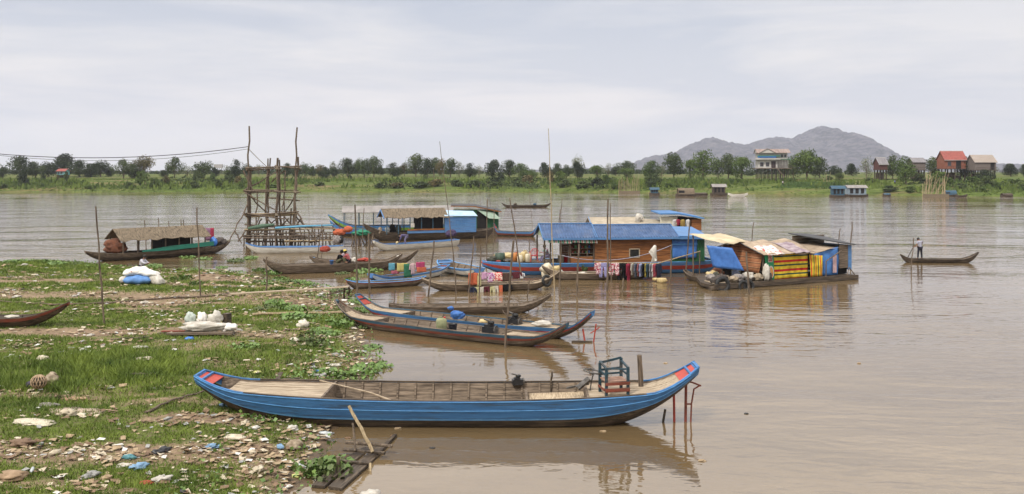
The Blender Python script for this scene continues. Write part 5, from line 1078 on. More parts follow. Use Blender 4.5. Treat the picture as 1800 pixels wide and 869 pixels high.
mb = MB(); mb.lathe([(.34, 0), (.36, .3), (.33, .62), (.0, .64)], 14); o = part('metal_drum', mb, M('dark_green_drum', (.06, .10, .07), (.03, .05, .035), 5, .6, dirt=.6), None, True); o.location = nbp(879, 0, .8); tag(o, 'dark green drum on the red tipped bow of the houseboat', 'drum')
crumple('net_heap', nbp(866, -.1, .8), .9, .8, .45, M('dark_net', (.08, .08, .06), (.03, .03, .025), 12, .9), 'heap of dark netting left of the green drum', 'net', 31)
crumple('net_heap', nbp(892, -.3, .8), .7, .7, .3, STEEL, 'low dark heap right of the green drum', 'heap', 32)
mb = MB(); mb.tube([nbp(846, 0, .78), nbp(860, 0, .9), nbp(880, -.5, .92)], [.07, .08, .06], 6); one('bow_timber', mb, RED, 'red timber jutting from the tip of the houseboat bow', 'timber')
# floats hung at the bow of the moored canoe
k = 0
for px, py, Y, s_, m, nm in ((957, 472, 58.6, .95, PLASTW, 'largest milky jug of float bundle, on top'), (972, 473, 58.8, .6, PLASTY, 'yellow jug in the float bundle, upper right'), (953, 483, 58.4, .75, PLASTW, 'pale jug in float bundle, lower left'), (973, 482, 58.5, .7, M('white_plastic', (.72, .7, .64), (.6, .57, .5), 4, .4), 'white jug in the float bundle, middle right'), (970, 488, 58.2, .8, PLASTY, 'tan jug hanging lowest in the float bundle')):
    j = jerrycan(A(px, py, Y) - Vector((0, 0, .0)), s_, m, nm, rng.random() * 3, 'jugs tied as floats'); j.rotation_euler = (R(80), R(20 * (k - 2)), R(20 + 30 * k)); k += 1
for px, py, s_, lb in ((1160, 497, .6, 'yellowed jug floating under the red end of the clothes line'), (1150, 495, .35, 'smaller jug floating left of the yellowed one')):
    j = jerrycan(P(px, py) + Vector((0, .2, .12)), s_, PLASTY, lb, .4, 'jugs tied as floats'); j.rotation_euler = (R(85), 0, .5)
crumple('float_bundle', A(897, 448, 66) - Vector((0, 0, .3)), 2.6, 1, .5, PLASTY, 'row of yellowed floats on the water left of the porch', 'floats', 41)
# canoe moored before the houseboat
bN2 = Boat('wooden_boat', 'long brown canoe moored before the houseboat under the hanging clothes', A(953, 478, 57.4), A(1152, 483, 58.2), B=1.15, fb=.42, rA=.45, rB=.2, draft=.12, e=.34, uA=.6, uB=.6, kA=.55, kB=.5, tw=.22, bands=BW, rim=WOODL, deckA=(.7, .93), deckB=(.7, .93), deckm=WOODL, floorm=WOODL, ribs=6)
crumple('white_cloth', bN2.W(-.3, .2, .2), .8, .4, .3, SACKW, 'white rag lying in the canoe under the hanging clothes', 'cloth', 55)
crumple('white_cloth', bN2.W(.2, .2, .2), .9, .4, .25, SACKW, 'pale rag further right in the same canoe', 'cloth', 56)

# ------ clothes
def garment(kind, w_, h_, mat, c, yaw, label, group, edge_on=0, seed=0):
    """hung garment; c = hanging point (top centre)"""
    r = random.Random(seed); root_m = MB(); ph = r.uniform(0, 6)
    def sheet(x0, x1, z0, z1, tap=0, skew=0, n=6, m=6):
        rows = []
        for i in range(m + 1):
            v = i / m; rr = []
            for j in range(n + 1):
                u = j / n; xc_ = (x0 + x1) / 2 + skew * v; hw_ = (x1 - x0) / 2 * (1 + tap * v); x = xc_ + (u * 2 - 1) * hw_
                rr.append(Vector((x, .03 * math.sin(x * 22 / max(.4, w_) + ph) * (.3 + v), z0 + (z1 - z0) * v + .01 * math.sin(x * 15))))
            rows.append(rr)
        root_m.slab(rows, .02)
    if kind == 'towel': sheet(-w_ / 2, w_ / 2, 0, -h_)
    elif kind == 'shirt':
        sheet(-w_ * .30, w_ * .30, 0, -h_, .12); sheet(-w_ * .5, -w_ * .31, -.03, -h_ * .6, .0, -.05, 3); sheet(w_ * .31, w_ * .5, -.03, -h_ * .6, .0, .05, 3)
    elif kind == 'trousers':
        sheet(-w_ * .5, w_ * .5, 0, -h_ * .28); sheet(-w_ * .5, -w_ * .03, -h_ * .285, -h_, -.25, -.03, 4); sheet(w_ * .03, w_ * .5, -h_ * .285, -h_, -.25, .03, 4)
    o = part({'towel': 'hung_cloth', 'shirt': 'hung_shirt', 'trousers': 'hung_trousers'}[kind], root_m, mat, None, True); o.location = c; o.rotation_euler = (0, 0, yaw); return tag(o, label, 'clothing', group)
LC = 'clothes hung on the long line'
l0 = A(1042, 461, 57.0); l1 = A(1182, 459, 58.0); mb = MB(); mb.pole(A(1044, 461.5, 57.0), A(1158, 463.5, 57.6), .045, .04, .015); mb.pole(A(1156, 463.5, 57.6), A(1231, 442, 59.3), .04, .035, .03); one('clothes_rail', mb, POLEL, 'long bamboo rail the clothes hang from before the plank cabin', 'rail')
ct = {'lilac': (.30, .28, .55), 'pattern': (.5, .2, .22), 'black': (.012, .012, .014), 'crimson': (.45, .02, .07), 'cream': (.62, .56, .45), 'slate': (.12, .15, .22), 'stripe': (.4, .1, .1), 'sky': (.38, .44, .7), 'blackyellow': (.03, .03, .03), 'teal': (.07, .14, .18), 'grey': (.35, .35, .38), 'white': (.72, .70, .68), 'pink': (.6, .08, .12), 'navy': (.03, .035, .07)}
flor = M('floral_cloth', (.62, .5, .5), (.32, .03, .06), 9, .9, detail=2, pos=(.47, .53))
for px, kd, w_, h_, mt, lb, yw in ((1052, 'shirt', .5, .75, flor, 'red and white floral garment at left end of long line', .3), (1061, 'trousers', .55, .95, cloth('lilac_cloth', ct['lilac']), 'lilac trousers on the long line', 0), (1080, 'trousers', .62, .8, flor, 'red and white floral trousers right of the thickest pole', 0), (1092, 'trousers', .5, 1.25, cloth('black_cloth', ct['black']), 'black trousers hanging lowest on the long line', .1), (1099, 'shirt', .5, 1.05, cloth('black_cloth', ct['black']), 'black top between black trousers and crimson shirt', .5),
    (1105, 'shirt', .55, 1.3, cloth('crimson_cloth', ct['crimson']), 'long crimson garment on the long line', .9), (1112, 'shirt', .6, .75, cloth('cream_cloth', ct['cream']), 'cream shirt right of the crimson garment', 1.1), (1118, 'shirt', .6, .9, cloth('slate_cloth', ct['slate']), 'slate blue shirt right of the cream one', 1.1), (1123, 'shirt', .5, .8, cloth('brick_cloth', ct['stripe']), 'brick red shirt between slate and pale blue ones', 1.1), (1127, 'shirt', .6, .85, cloth('sky_cloth', ct['sky']), 'pale blue shirt on the long line', 1.0),
    (1132, 'shirt', .6, .9, cloth('black_cloth', ct['black']), 'black shirt with yellow shirt beside it on the long line', 1.1), (1135, 'shirt', .5, .85, cloth('yellow_cloth', (.55, .42, .04)), 'thin yellow shirt on the long line', 1.25), (1139, 'shirt', .6, .9, cloth('teal_cloth', ct['teal']), 'dark teal shirt right of the yellow one', 1.1), (1144, 'shirt', .6, .85, cloth('grey_cloth', ct['grey']), 'grey shirt right of the dark teal one', 1.1), (1148, 'shirt', .5, .85, cloth('white_cloth_', ct['white']), 'white shirt left of the pink one', 1.15), (1152, 'shirt', .55, .85, cloth('pink_cloth', ct['pink']), 'bright pink shirt at right end of hung shirts', .8), (1158, 'shirt', .5, .9, cloth('navy_cloth', ct['navy']), 'dark navy shirt, last on the long line', .6)):
    t = (px - 1044) / 114; c = A(px, 462 + 2 * t, 56.93 + .6 * t); garment(kd, w_, h_, mt, c, yw, lb, LC, seed=px)
# the white flag-like cloth and upper cord
wire(A(968, 444, 58), A(1181, 431, 60), .75, .022, 'washing_cord', 'thin grey cord drooping across the plank cabin wall', M('grey_cord', (.35, .35, .42), (.25, .25, .3), 9, .8), 'cord')
mb = MB(); mb.slab([[A(1150, 431, 58.6), A(1152, 431, 58.6), A(1154, 433, 58.6)], [A(1140, 443, 58.6), A(1147, 444, 58.5), A(1154, 446, 58.6)], [A(1147, 452, 58.6), A(1150, 453, 58.7), A(1155, 455, 58.6)], [A(1144, 461, 58.6), A(1149, 461, 58.5), A(1155, 460, 58.6)]], .03); one('white_cloth', mb, SACKW, 'white triangular cloth hung high before the plank cabin wall', 'cloth', smooth=True)
# small clothes line on the left, two tiers
LS = 'small clothes hung between poles by the brown boat'
y_ = 51.5
wire(A(842, 478, y_), A(902, 479, y_ + .3), .05, .015, 'washing_cord', 'upper cord with orange cloth between the poles', ROPE, 'cord', 10); wire(A(826, 505, y_), A(902, 497, y_ + .3), .05, .015, 'washing_cord', 'lower cord of small underwear between the poles', ROPE, 'cord', 10)
for px, py, kd, w_, h_, mt, lb in ((832, 480, 'towel', .55, .7, cloth('orange_cloth', (.62, .12, .03)), 'orange cloth on upper small line'), (842, 480, 'towel', .25, .8, cloth('lemon_cloth', (.6, .55, .25)), 'pale yellow cloth right of the orange one'), (851, 479, 'shirt', .5, .42, cloth('lilacpink_cloth', (.6, .3, .5)), 'small pink top on upper small line'), (862, 480, 'shirt', .45, .55, M('dotted_cloth', (.6, .55, .6), (.35, .05, .25), 14, .9, detail=1, pos=(.45, .55)), 'spotted violet top on upper small line'), (874, 479, 'towel', .6, .5, M('confetti_cloth', (.75, .6, .5), (.5, .03, .04), 11, .9, detail=1, pos=(.48, .52)), 'red and white patterned cloth on upper small line'), (888, 480, 'towel', .45, .5, cloth('brown_cloth', (.09, .05, .035)), 'dark brown cloth right of the patterned one'), (908, 478, 'shirt', .6, .4, cloth('maroon_cloth', (.12, .02, .03)), 'maroon top with white mark near red bow'), (916, 480, 'shirt', .4, .35, cloth('white_cloth_', ct['white']), 'small white top right of the maroon one'),
    (830, 505, 'shirt', .45, .5, cloth('navy_cloth', ct['navy']), 'navy item at left of lower small line'), (838, 505, 'trousers', .35, .48, cloth('lemon_cloth', (.6, .55, .25)), 'pale yellow shorts on lower small line'), (847, 505, 'towel', .25, .35, cloth('cream_cloth', ct['cream']), 'cream cloth on lower small line'), (856, 504, 'trousers', .35, .4, cloth('maroon_cloth', (.12, .02, .03)), 'maroon shorts on lower small line'), (865, 504, 'trousers', .35, .42, cloth('lemon_cloth', (.6, .55, .25)), 'yellowish shorts right of the maroon shorts'), (872, 503, 'trousers', .3, .45, cloth('cream_cloth', ct['cream']), 'cream shorts left of the small orange cloth'), (880, 502, 'towel', .22, .45, cloth('orange_cloth', (.62, .12, .03)), 'small orange cloth on lower small line'), (891, 500, 'shirt', .6, .4, cloth('black_cloth', ct['black']), 'black top at right end of lower small line'),
    ):
    garment(kd, w_, h_, mt, A(px, py, y_ - .05 + (px - 842) * .005), rng.uniform(-.3, .3), lb, LS, seed=px + py)
# cloths over boat F
for px, py, kd, w_, h_, mt, lb in ((689, 463, 'towel', .4, .45, cloth('turq_cloth', (.1, .38, .5)), 'turquoise cloth hung over the blue and white boat'), (707, 463, 'towel', .65, .5, cloth('yellow_cloth2', (.62, .5, .12)), 'yellow cloth right of the turquoise one'), (717, 464, 'towel', .5, .85, cloth('green_cloth', (.03, .18, .09)), 'dark green towel hung over blue and white boat'), (726, 463, 'shirt', .4, .7, cloth('palepink_cloth', (.62, .4, .4)), 'pale pink shirt right of the dark green towel'), (739, 461, 'towel', .55, .35, cloth('magenta_cloth', (.5, .03, .14)), 'magenta cloth at right end of boat cord'), (741, 470, 'towel', .6, .3, cloth('orange_cloth', (.62, .12, .03)), 'orange cloth below the magenta one'), (695, 476, 'towel', .5, .2, cloth('pinkred_cloth', (.5, .1, .15)), 'pinkish red cloth low on boat rim')):
    garment(kd, w_, h_, mt, A(px, py, 55.2), .3, lb, 'cloths over the blue and white boat', seed=px)
wire(A(684, 462, 55.2), A(750, 460, 55.6), .06, .015, 'washing_cord', 'cord of coloured cloths above the blue and white boat', ROPE, 'cord', 8)
crumple('red_cloth', A(571, 443, 69) , 1.0, .3, .5, cloth('rust_cloth', (.42, .06, .03)), 'dull red cloth caught on stakes before the white boat', 'cloth', 61)

# ------ houseboat behind (cream and blue)
r = thing('houseboat', 'cream and blue houseboat behind the blue roof, raised cabin at its right', 'houseboat', (9.0, 74, 0), R(3), 'moored houseboats')
def rx(px, Y=74): return (px - 900) / F * Y - 9.0
mb = MB(); mb.box(rx(1035), -1.6, -.1, rx(1230), 1.8, .9); part('hull', mb, BLUE, r)
mb = MB(); mb.box(rx(1035) + .4, -1.2, .9, rx(1150), 1.6, 2.2); part('cabin_wall', mb, BLUEB, r)
for x in (rx(1040), rx(1055), rx(1085)): mb = MB(); mb.box(x, -1.5, .9, x + .1, -1.4, 2.6); part('post', mb, WOODD, r)
mb = MB(); gable(mb, rx(1036), rx(1128), -1.6, 1.7, 2.65, 3.15, .06, 'x', .15); part('tarp_roof', mb, M('cream_tarp', (.42, .36, .27), (.28, .23, .17), 2, .8, bump=.4), r)
mb = MB(); mb.box(rx(1034), -1.85, 2.5, rx(1130), -1.78, 2.62); mb.bar((rx(1034), -1.8, 2.6), (rx(1034), 0, 3.2), .06, .1); part('roof_trim', mb, BLUEB, r)
mb = MB(); mb.slab([[(rx(1128), -1.7, 2.7), (rx(1185), -1.7, 2.6)], [(rx(1128), 1.7, 2.9), (rx(1185), 1.7, 2.8)]], .08); part('mid_roof', mb, M('plank_roof', (.42, .37, .28), (.25, .2, .14), 3, .8), r)
mb = MB(); mb.box(rx(1154), -1.55, .9, rx(1184), -1.5, 3.3); part('cream_wall', mb, CREAM, r); mb = MB(); mb.box(rx(1154), -1.62, .9, rx(1182), -1.56, 2.4); part('blue_wall', mb, BLUEB, r)
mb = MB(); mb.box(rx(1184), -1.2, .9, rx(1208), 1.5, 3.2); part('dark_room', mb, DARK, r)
mb = MB(); mb.box(rx(1209), -1.55, 2.2, rx(1226), 1.5, 3.1); part('brown_wall', mb, WOODO, r); mb = MB(); mb.box(rx(1209), -1.58, .9, rx(1226), 1.5, 2.19); part('light_wall', mb, BLUEB, r)
mb = MB(); mb.slab([[(rx(1152), -1.9, 3.5), (rx(1186), -1.9, 3.5), (rx(1229), -1.9, 3.12)], [(rx(1152), 1.7, 3.6), (rx(1186), 1.7, 3.6), (rx(1229), 1.7, 3.2)]], .1); part('cabin_roof', mb, BLUE, r)
for px, mt, lb in ((1186, cloth('white_cloth_', ct['white']), 'white shirt hung in the raised rear cabin, leftmost'), (1192, cloth('crimson_cloth', ct['crimson']), 'red shirt hung in the raised rear cabin'), (1200, cloth('mustard_cloth', (.5, .33, .06)), 'mustard shirt hung in the raised rear cabin'), (1209, cloth('white_cloth_', ct['white']), 'white shirt hung in the raised rear cabin, rightmost')): garment('shirt', .4, .95 if px != 1192 else .5, mt, A(px, 386, 72.2), .6, lb, 'shirts hung in the raised rear cabin', seed=px)
crumple('white_cloth', A(1123, 385, 73) - Vector((0, 0, .3)), .8, .5, .8, SACKW, 'white bundle on end of the cream tarp roof', 'bundle', 71)
# ------ raft house with striped cloths
RZ = R(27); O_ = Vector((15.45, 54.6, 0)); r = thing('raft_house', 'raft house with yellow and red striped cloth wall and sand tarp', 'houseboat', O_, RZ, 'moored houseboats')
part('raft_deck', MB().slab([[(-4.3, -.2, .32), (-1.0, -.38, .32), (7.4, -.35, .32)], [(-4.1, .9, .32), (-2.0, 4.1, .32), (7.4, 4.2, .32)]][::-1], .2), WOODD, r)
for i in range(7): mb = MB(); mb.tube([(-4.4 + .42 * i, -.3 + i * .72, .05), (7.6, -.3 + i * .72, .05)], .17, 8); part('raft_log', mb, WOODD, r)
part('near_beam', MB().bar((-4.2, -.5, .2), (7.6, -.5, .16), .16, .3), WOODD, r)
W1 = 3.64
cw_ = stripes('striped_cloth', [(0, (.03, .08, .05)), (.17, (.70, .50, .04)), (.40, (.50, .025, .02)), (.66, (.70, .50, .04))], 'Z', .56)
cloth_sheet('striped_cloth_wall', r, (.75, -.05, 1.95), (W1, -.05, 2.0), (W1, -.08, .3), (.78, -.12, .28), cw_, wr=.025, sag=0, seed=3, n=16)
part('gap_board', MB().box(0, -.0, .35, .1, .05, 1.95), GREEN, r)
ban = cloth_sheet('banner', r, (.03, -.09, 1.95), (.78, -.09, 1.97), (.80, -.14, .22), (.22, -.14, .24), M('green_banner', (.03, .30, .12), (.02, .22, .09), 3, .5), wr=.01, sag=0)
mb = MB(); mb.quad(*[(.47 + .25 * math.cos(t / 20 * 6.2832), -.185, .78 + .42 * math.sin(t / 20 * 6.2832)) for t in range(20)]); part('bowl_print', mb, SACKW, ban)
mb = MB(); mb.quad(*[(.48 + .19 * math.cos(t / 20 * 6.2832), -.189, .76 + .34 * math.sin(t / 20 * 6.2832)) for t in range(20)]); part('noodle_print', mb, M('noodle_print', (.55, .30, .09), (.35, .13, .04), 14, .6, detail=3), ban)
mb = MB(); mb.box(.27, -.165, 1.42, .62, -.16, 1.85); part('letter_ground', mb, SACKW, ban)
mb = MB()
for q_ in ((.30, 1.72, .58, 1.78), (.30, 1.60, .36, 1.78), (.42, 1.58, .47, 1.78), (.30, 1.50, .58, 1.55), (.52, 1.45, .58, 1.66), (.38, 1.45, .43, 1.62)): mb.box(q_[0], -.172, q_[1], q_[2], -.168, q_[3])
part('red_lettering', mb, RED, ban)
# gable end with brown striped cloth
gc = stripes('brown_striped_cloth', [(0, (.34, .15, .07)), (.4, (.06, .03, .025)), (.52, (.38, .20, .10)), (.75, (.20, .05, .03)), (.85, (.34, .15, .07))], 'Z', .30)
rows = []
for i in range(9):
    y = i / 8 * 4.0; top = 1.98 + (.5 * (1 - abs(i / 8 * 2 - 1))); rows.append([Vector((-.03 - .3 * (1 - v) + .02 * math.sin(i * 2 + v * 4), y, .75 + (top - .75) * v)) for v in (0, .25, .5, .75, 1)])
mb = MB(); mb.slab(rows, .03); part('cloth_gable', mb, gc, r, True)
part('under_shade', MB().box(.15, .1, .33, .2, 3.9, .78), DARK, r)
part('back_wall', MB().box(0, 3.95, .33, 4.2, 4.0, 1.95), WOODD, r)
for x, y in ((0, 0), (0, 4), (W1, 0), (W1, 4), (0, 2)): part('post', MB().box(x - .04, y - .04, .3, x + .04, y + .04, 1.95), POLE, r)
def sag_roof(name, x0, x1, y0, yr, y1, ze, zr, mat, seed, th=.03, am=.05):
    rr = random.Random(seed); rows = []
    for i in range(13):
        x = x0 + (x1 - x0) * i / 12; row = []
        for j in range(11):
            y = y0 + (y1 - y0) * j / 10; z = ze + (zr - ze) * (1 - abs((y - yr) / ((y1 - yr) if y > yr else (yr - y0)))); row.append(Vector((x, y, z + rr.uniform(-am, am) + .05 * math.sin(i * 1.3))))
        rows.append(row)
    mb = MB(); mb.slab(rows, th); return part(name, mb, mat, r, True)
sag_roof('sand_tarp_roof', -.35, W1 + .35, -.45, 2.0, 4.3, 1.92, 2.58, M('worn_sand_tarp', (.46, .36, .26), (.28, .21, .15), 2.5, .85, bump=.6, dirt=.4, dirtc=(.16, .12, .09)), 5)
cloth_sheet('rag_on_roof', r, (-.1, .9, 2.36), (1.5, .9, 2.36), (1.3, -.5, 1.93), (-.05, -.52, 1.88), M('red_white_rag', (.66, .62, .56), (.45, .08, .07), 4, .9, detail=2, pos=(.4, .46)), wr=.02, sag=0, seed=4)
cloth_sheet('sheet_on_roof', r, (1.9, 1.3, 2.46), (3.6, 1.2, 2.46), (3.5, -.5, 1.96), (2.2, -.55, 1.94), M('violet_grey_sheet', (.40, .34, .34), (.2, .14, .17), 3, .9), wr=.03, sag=0, seed=6)
mb = MB(); mb.tube([(-.4, 2.0, 2.62), (-.42, -.4, 1.95)], .035); mb.tube([(-.4, 2.0, 2.62), (-.42, 4.3, 1.95)], .035); part('gable_pole', mb, STEEL, r)
# second striped cloth and blue section
cloth_sheet('vertical_striped_cloth', r, (W1 + .05, -.2, 1.75), (W1 + 1.15, -.2, 1.65), (W1 + 1.1, -.25, .35), (W1 + .1, -.25, .35), stripes('striped_cloth_b', [(0, (.03, .08, .05)), (.15, (.70, .50, .04)), (.42, (.55, .04, .03)), (.62, (.70, .50, .04))], 'X', .40), wr=.02, sag=0, seed=8)
cloth_sheet('blue_tarp_wall', r, (W1 + .3, -.05, 1.75), (6.35, -.05, 2.15), (6.3, -.1, .35), (W1 + .3, -.1, .35), M('blue_awning_cloth', (.07, .20, .48), (.045, .13, .34), 2, .7, bump=.4, dirt=.3), wr=.04, sag=0, seed=9, n=14)
cloth_sheet('flat_roof_sheet', r, (W1 + .2, 2.3, 2.2), (6.4, 2.2, 2.25), (6.35, -.1, 2.1), (W1 + .2, -.1, 1.76), M('tan_roof_sheet', (.36, .28, .2), (.24, .18, .13), 2, .9, bump=.4), wr=.03, sag=0, seed=10)
planks(r, 'plank_back_wall', WOOD, 4.7, 7.6, 2.35, .4, 2.75, .22, seed=4)
mb = MB(); mb.slab([[(4.6, 2.6, 2.86), (6.2, 2.6, 2.78), (7.6, 2.6, 2.6)], [(4.9, 1.9, 2.76), (6.2, -.25, 2.40), (7.6, -.35, 2.22)]][::-1], .06); part('black_roof', mb, M('tarred_sheet', (.06, .06, .065), (.03, .03, .032), 3, .6), r)
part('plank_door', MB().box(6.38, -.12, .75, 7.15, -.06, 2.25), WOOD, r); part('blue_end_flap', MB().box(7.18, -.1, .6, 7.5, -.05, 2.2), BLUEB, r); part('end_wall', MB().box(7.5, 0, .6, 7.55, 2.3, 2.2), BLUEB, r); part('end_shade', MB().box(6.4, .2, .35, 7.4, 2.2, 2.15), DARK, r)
part('hanging_cloth', MB().box(5.7, -.24, .5, 6.0, -.2, 1.6), cloth('palepink_cloth', (.5, .36, .34)), r)
part('handrail', MB().tube([(4.9, -.4, .3), (4.9, -.4, 1.3), (6.3, -.35, 1.9)], .04), POLE, r); part('tripod', MB().tube([(6.6, -.5, .2), (6.95, -.4, .8), (7.4, -.5, .25)], .035), POLE, r)
# canopy over the left end and blue hanging tarp
cloth_sheet('sand_canopy', r, (-2.4, 4.2, 2.95), (1.0, 4.8, 2.8), (.6, 1.7, 2.5), (-2.2, 1.2, 2.55), TSAND, wr=.05, sag=-.2, seed=12)
for x, y, h in ((-2.1, 1.3, 2.5), (.5, 1.7, 2.5), (-2.2, 4.0, 2.9)): part('canopy_post', MB().pole((x, y, .2), (x, y, h), .05, .045), POLE, r)
cloth_sheet('blue_hanging_tarp', r, (-3.0, 1.7, 2.45), (-2.1, .4, 2.35), (-1.65, -.2, 1.0), (-2.75, 1.4, 1.1), TBLUE, wr=.03, sag=0, seed=14)
RG = 'clutter on the deck of the raft house'
for x, y, sx, sy, sz, m, nm, lb in ((-3.0, .3, .9, .7, .55, M('dark_junk', (.10, .08, .07), (.04, .035, .03), 9, .9), 'junk_heap', 'dark heap of gear at the left tip of the raft'), (-1.9, .1, 1.0, .7, .5, M('grey_rags', (.34, .31, .28), (.12, .1, .1), 6, .9), 'rag_heap', 'grey rag heap on the raft deck'), (-1.0, .2, 1.0, .8, .62, SACKW, 'white_sack', 'white sack on the raft deck before the striped gable'), (-.5, -.1, .8, .6, .5, M('tan_rags', (.4, .33, .24), (.2, .15, .1), 6, .9), 'rag_heap', 'tan bundle just right of the white sack on raft'), (-1.55, .7, .6, .5, .8, M('blue_grey_rags', (.15, .18, .25), (.08, .08, .11), 6, .9), 'rag_heap', 'bluish bundle leaning by the striped gable'), (-2.6, 1.6, 1.1, .9, .6, PLASTY, 'sack', 'tan sack under the blue hanging tarp'), (.0, -.3, .55, .35, 1.15, SACKW, 'white_sack', 'upright white sack left of the green banner'), (-2.3, .9, 1.2, .6, .35, WOODL, 'board_heap', 'pale heap beside the blue hanging tarp')):
    crumple(nm, loc2w(r, x, y, .32), sx, sy, sz, m, lb, 'heap' if 'heap' in nm else 'sack', int(abs(x * 10)), RG, rz=rng.random())
for i, (x, y, sx, sz, m, cn) in enumerate(((-3.6, .2, .8, .4, 'dark_junk', 'blackish'), (-2.4, -.05, .9, .45, 'tan_rags', 'tan'), (-3.3, .9, .9, .5, 'grey_rags', 'grey'), (-2.9, .9, .6, .6, 'dark_net', 'dark green'), (-1.3, -.1, .5, .3, 'dark_junk', 'blackish'), (-.9, 1.4, .9, .7, 'dark_net', 'dark green'), (-1.7, 2.2, 1.0, .7, 'rust_canvas', 'rust brown'), (.3, -.32, .3, .5, 'dark_junk', 'blackish'))):
    M('rust_canvas', (.20, .08, .045), (.09, .04, .025), 3, .9, bump=.6); crumple('junk_heap', loc2w(r, x, y, .32), sx, sx * .8, sz, MATS[m], f'{cn} bundle on raft house deck, {ORD[i]} of its small bundles', 'heap', 800 + i, RG, rz=i)
part('bow_mat', MB().slab([[(-3.9, .0, .36), (-2.2, -.2, .38)], [(-3.6, 1.2, .37), (-1.8, 1.5, .4)]][::-1], .03), WOODL, r)
for x, y, z, rr_, lb in ((-3.6, -.5, .3, .38, 'largest tyre at the left tip of the raft house'), (-2.1, -.62, .12, .3, 'tyre on raft side below the white sack, left of a pair'), (-1.7, -.62, .12, .3, 'tyre on raft side, right of a pair')): tyre(loc2w(r, x, y, z), rr_, (.3, -1, .15), lb)
bucket(loc2w(r, -1.9, 1.3, 1.15), .25, SACKW, 'white pot hung under sand canopy')
bO = Boat('wooden_boat', 'low half hidden canoe between houseboat and raft house', A(1203, 486, 57.6), A(1290, 505, 54.2), B=.9, fb=.3, rA=.25, rB=.1, draft=.1, e=.34, uA=.5, uB=.6, kA=.5, kB=.6, tw=.2, bands=[(0, 1, WOODD, 'hull')], rim=WOOD, deckA=(.6, .93), deckB=(.6, .93), deckm=WOODD, ribs=3)

# ------ the pair of roofed boats in the middle distance
def thatch_roof(root, x0, x1, y0, y1, ze, zr, mat, nm='thatch_roof', ov=.3, rag=.12, seed=2, layers=5):
    rr = random.Random(seed); mb = MB(); ym = (y0 + y1) / 2
    for sd in (-1, 1):
        for k in range(layers):
            t0 = k / layers; t1 = (k + 1.35) / layers; n = 26; rows = []
            for i in range(n + 1):
                x = x0 - ov + (x1 - x0 + 2 * ov) * i / n; ye = abs(y1 - y0) / 2 + ov
                def pt(t): return Vector((x, ym + sd * ye * t, zr + (ze - zr) * t * (ye / (ye - ov)) + .05 * (1 - (t - t0)) + rr.uniform(-.02, .02)))
                rows.append([pt(t0), pt(min(1.02, t1) + rr.uniform(-rag, rag) / ye * 1.0)])
            mb.slab(rows if sd < 0 else rows[::-1], .04)
    return part(nm, mb, mat, root)
M1 = Boat('roofed_boat', 'dark hulled boat with thatched awning and light blue cabin', A(640, 400, 89.5), A(868, 404, 94.5), B=2.6, fb=.78, rA=.9, rB=.25, draft=.15, e=.25, q=3, uA=.6, uB=.8, kA=.62, kB=.8, tw=.3, tipA=.3, bands=[(0, 1, WOODD, 'hull')], rim=WOOD, inner=WOODD, deckA=(.6, .93), deckB=(.7, .93), deckm=WOOD, floorm=WOOD, floor_z=.5, ribs=2, cat='houseboat', group='moored houseboats')
rm = M1.root
def lx(root, px, y=-1.3):
    a = root.rotation_euler[2]; k = (px - 900) / F; l = root.location; return (k * (l[1] + y * math.cos(a)) - l[0] + y * math.sin(a)) / (math.cos(a) - k * math.sin(a))
a0, a1, a2, a3 = lx(rm, 680), lx(rm, 716), lx(rm, 781), lx(rm, 837)
thatch_roof(rm, a0, a2 + .1, -1.25, 1.25, 2.45, 3.15, THATCH)
mb = MB(); mb.bar((a0 - .35, -1.6, 2.3), (a0 - .35, 0, 3.1), .08, .12); mb.bar((a0 - .35, 1.6, 2.3), (a0 - .35, 0, 3.1), .08, .12); part('gable_trim', mb, BLUEB, rm)
for i in range(6): x = a0 + (a2 - a0) * i / 5; part('awning_post', MB().box(x - .045, -1.3, .7, x + .045, -1.21, 2.4), BLUED, rm); part('awning_post', MB().box(x - .04, 1.21, .7, x + .04, 1.3, 2.4), BLUED, rm)
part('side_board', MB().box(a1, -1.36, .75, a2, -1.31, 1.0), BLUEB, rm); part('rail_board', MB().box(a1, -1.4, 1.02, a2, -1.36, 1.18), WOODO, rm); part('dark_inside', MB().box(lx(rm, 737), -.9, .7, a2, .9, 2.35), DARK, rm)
part('notice', MB().box(lx(rm, 722), -1.31, 1.35, lx(rm, 728.5), -1.28, 1.75), SACKW, rm)
planks(rm, 'cabin_wall', BLUEB, a2 + .05, a3, -1.3, .72, 2.35, .18, seed=7); part('cabin_end', MB().box(a3 - .03, -1.28, .72, a3, 1.28, 2.3), BLUEB, rm)
for i in range(3): x = lx(rm, 802 + i * 7); part('arched_panel', MB().tube([(x, -1.35, 1.5), (x, -1.35, 1.95), (x + .14, -1.35, 2.05), (x + .28, -1.35, 1.95), (x + .28, -1.35, 1.5)], .02, 4), BLUE, rm)
mb = MB(); mb.slab([[(a2, 1.4, 2.6), (a3 + .1, 1.4, 2.5)], [(a2, 0, 2.95), (a3 + .1, 0, 2.8)], [(a2, -1.45, 2.42), (a3 + .1, -1.45, 2.36)]][::-1], .05); part('cabin_roof', mb, M('pale_blue_sheet', (.42, .56, .68), (.3, .42, .54), 2, .5), rm)
for px, y, s_, m, lb in ((668, -.6, .7, M('canvas_sack', (.33, .27, .2), (.2, .15, .1), 5, .9), 'tan sack before the thatched awning'), (681, -.7, .8, M('grey_churn', (.25, .26, .26), (.14, .15, .15), 5, .6), 'grey churn under left end of the thatched awning'), (690, -.3, 1.0, DARK, 'black drum-like bundle under the thatched awning'), (700, -.5, .9, M('dark_net', (.08, .08, .06)), 'dark net heap under the thatched awning')): crumple('cargo_heap', loc2w(rm, lx(rm, px, y), y, .72), s_ * .8, s_ * .7, s_, m, lb, 'cargo', px)
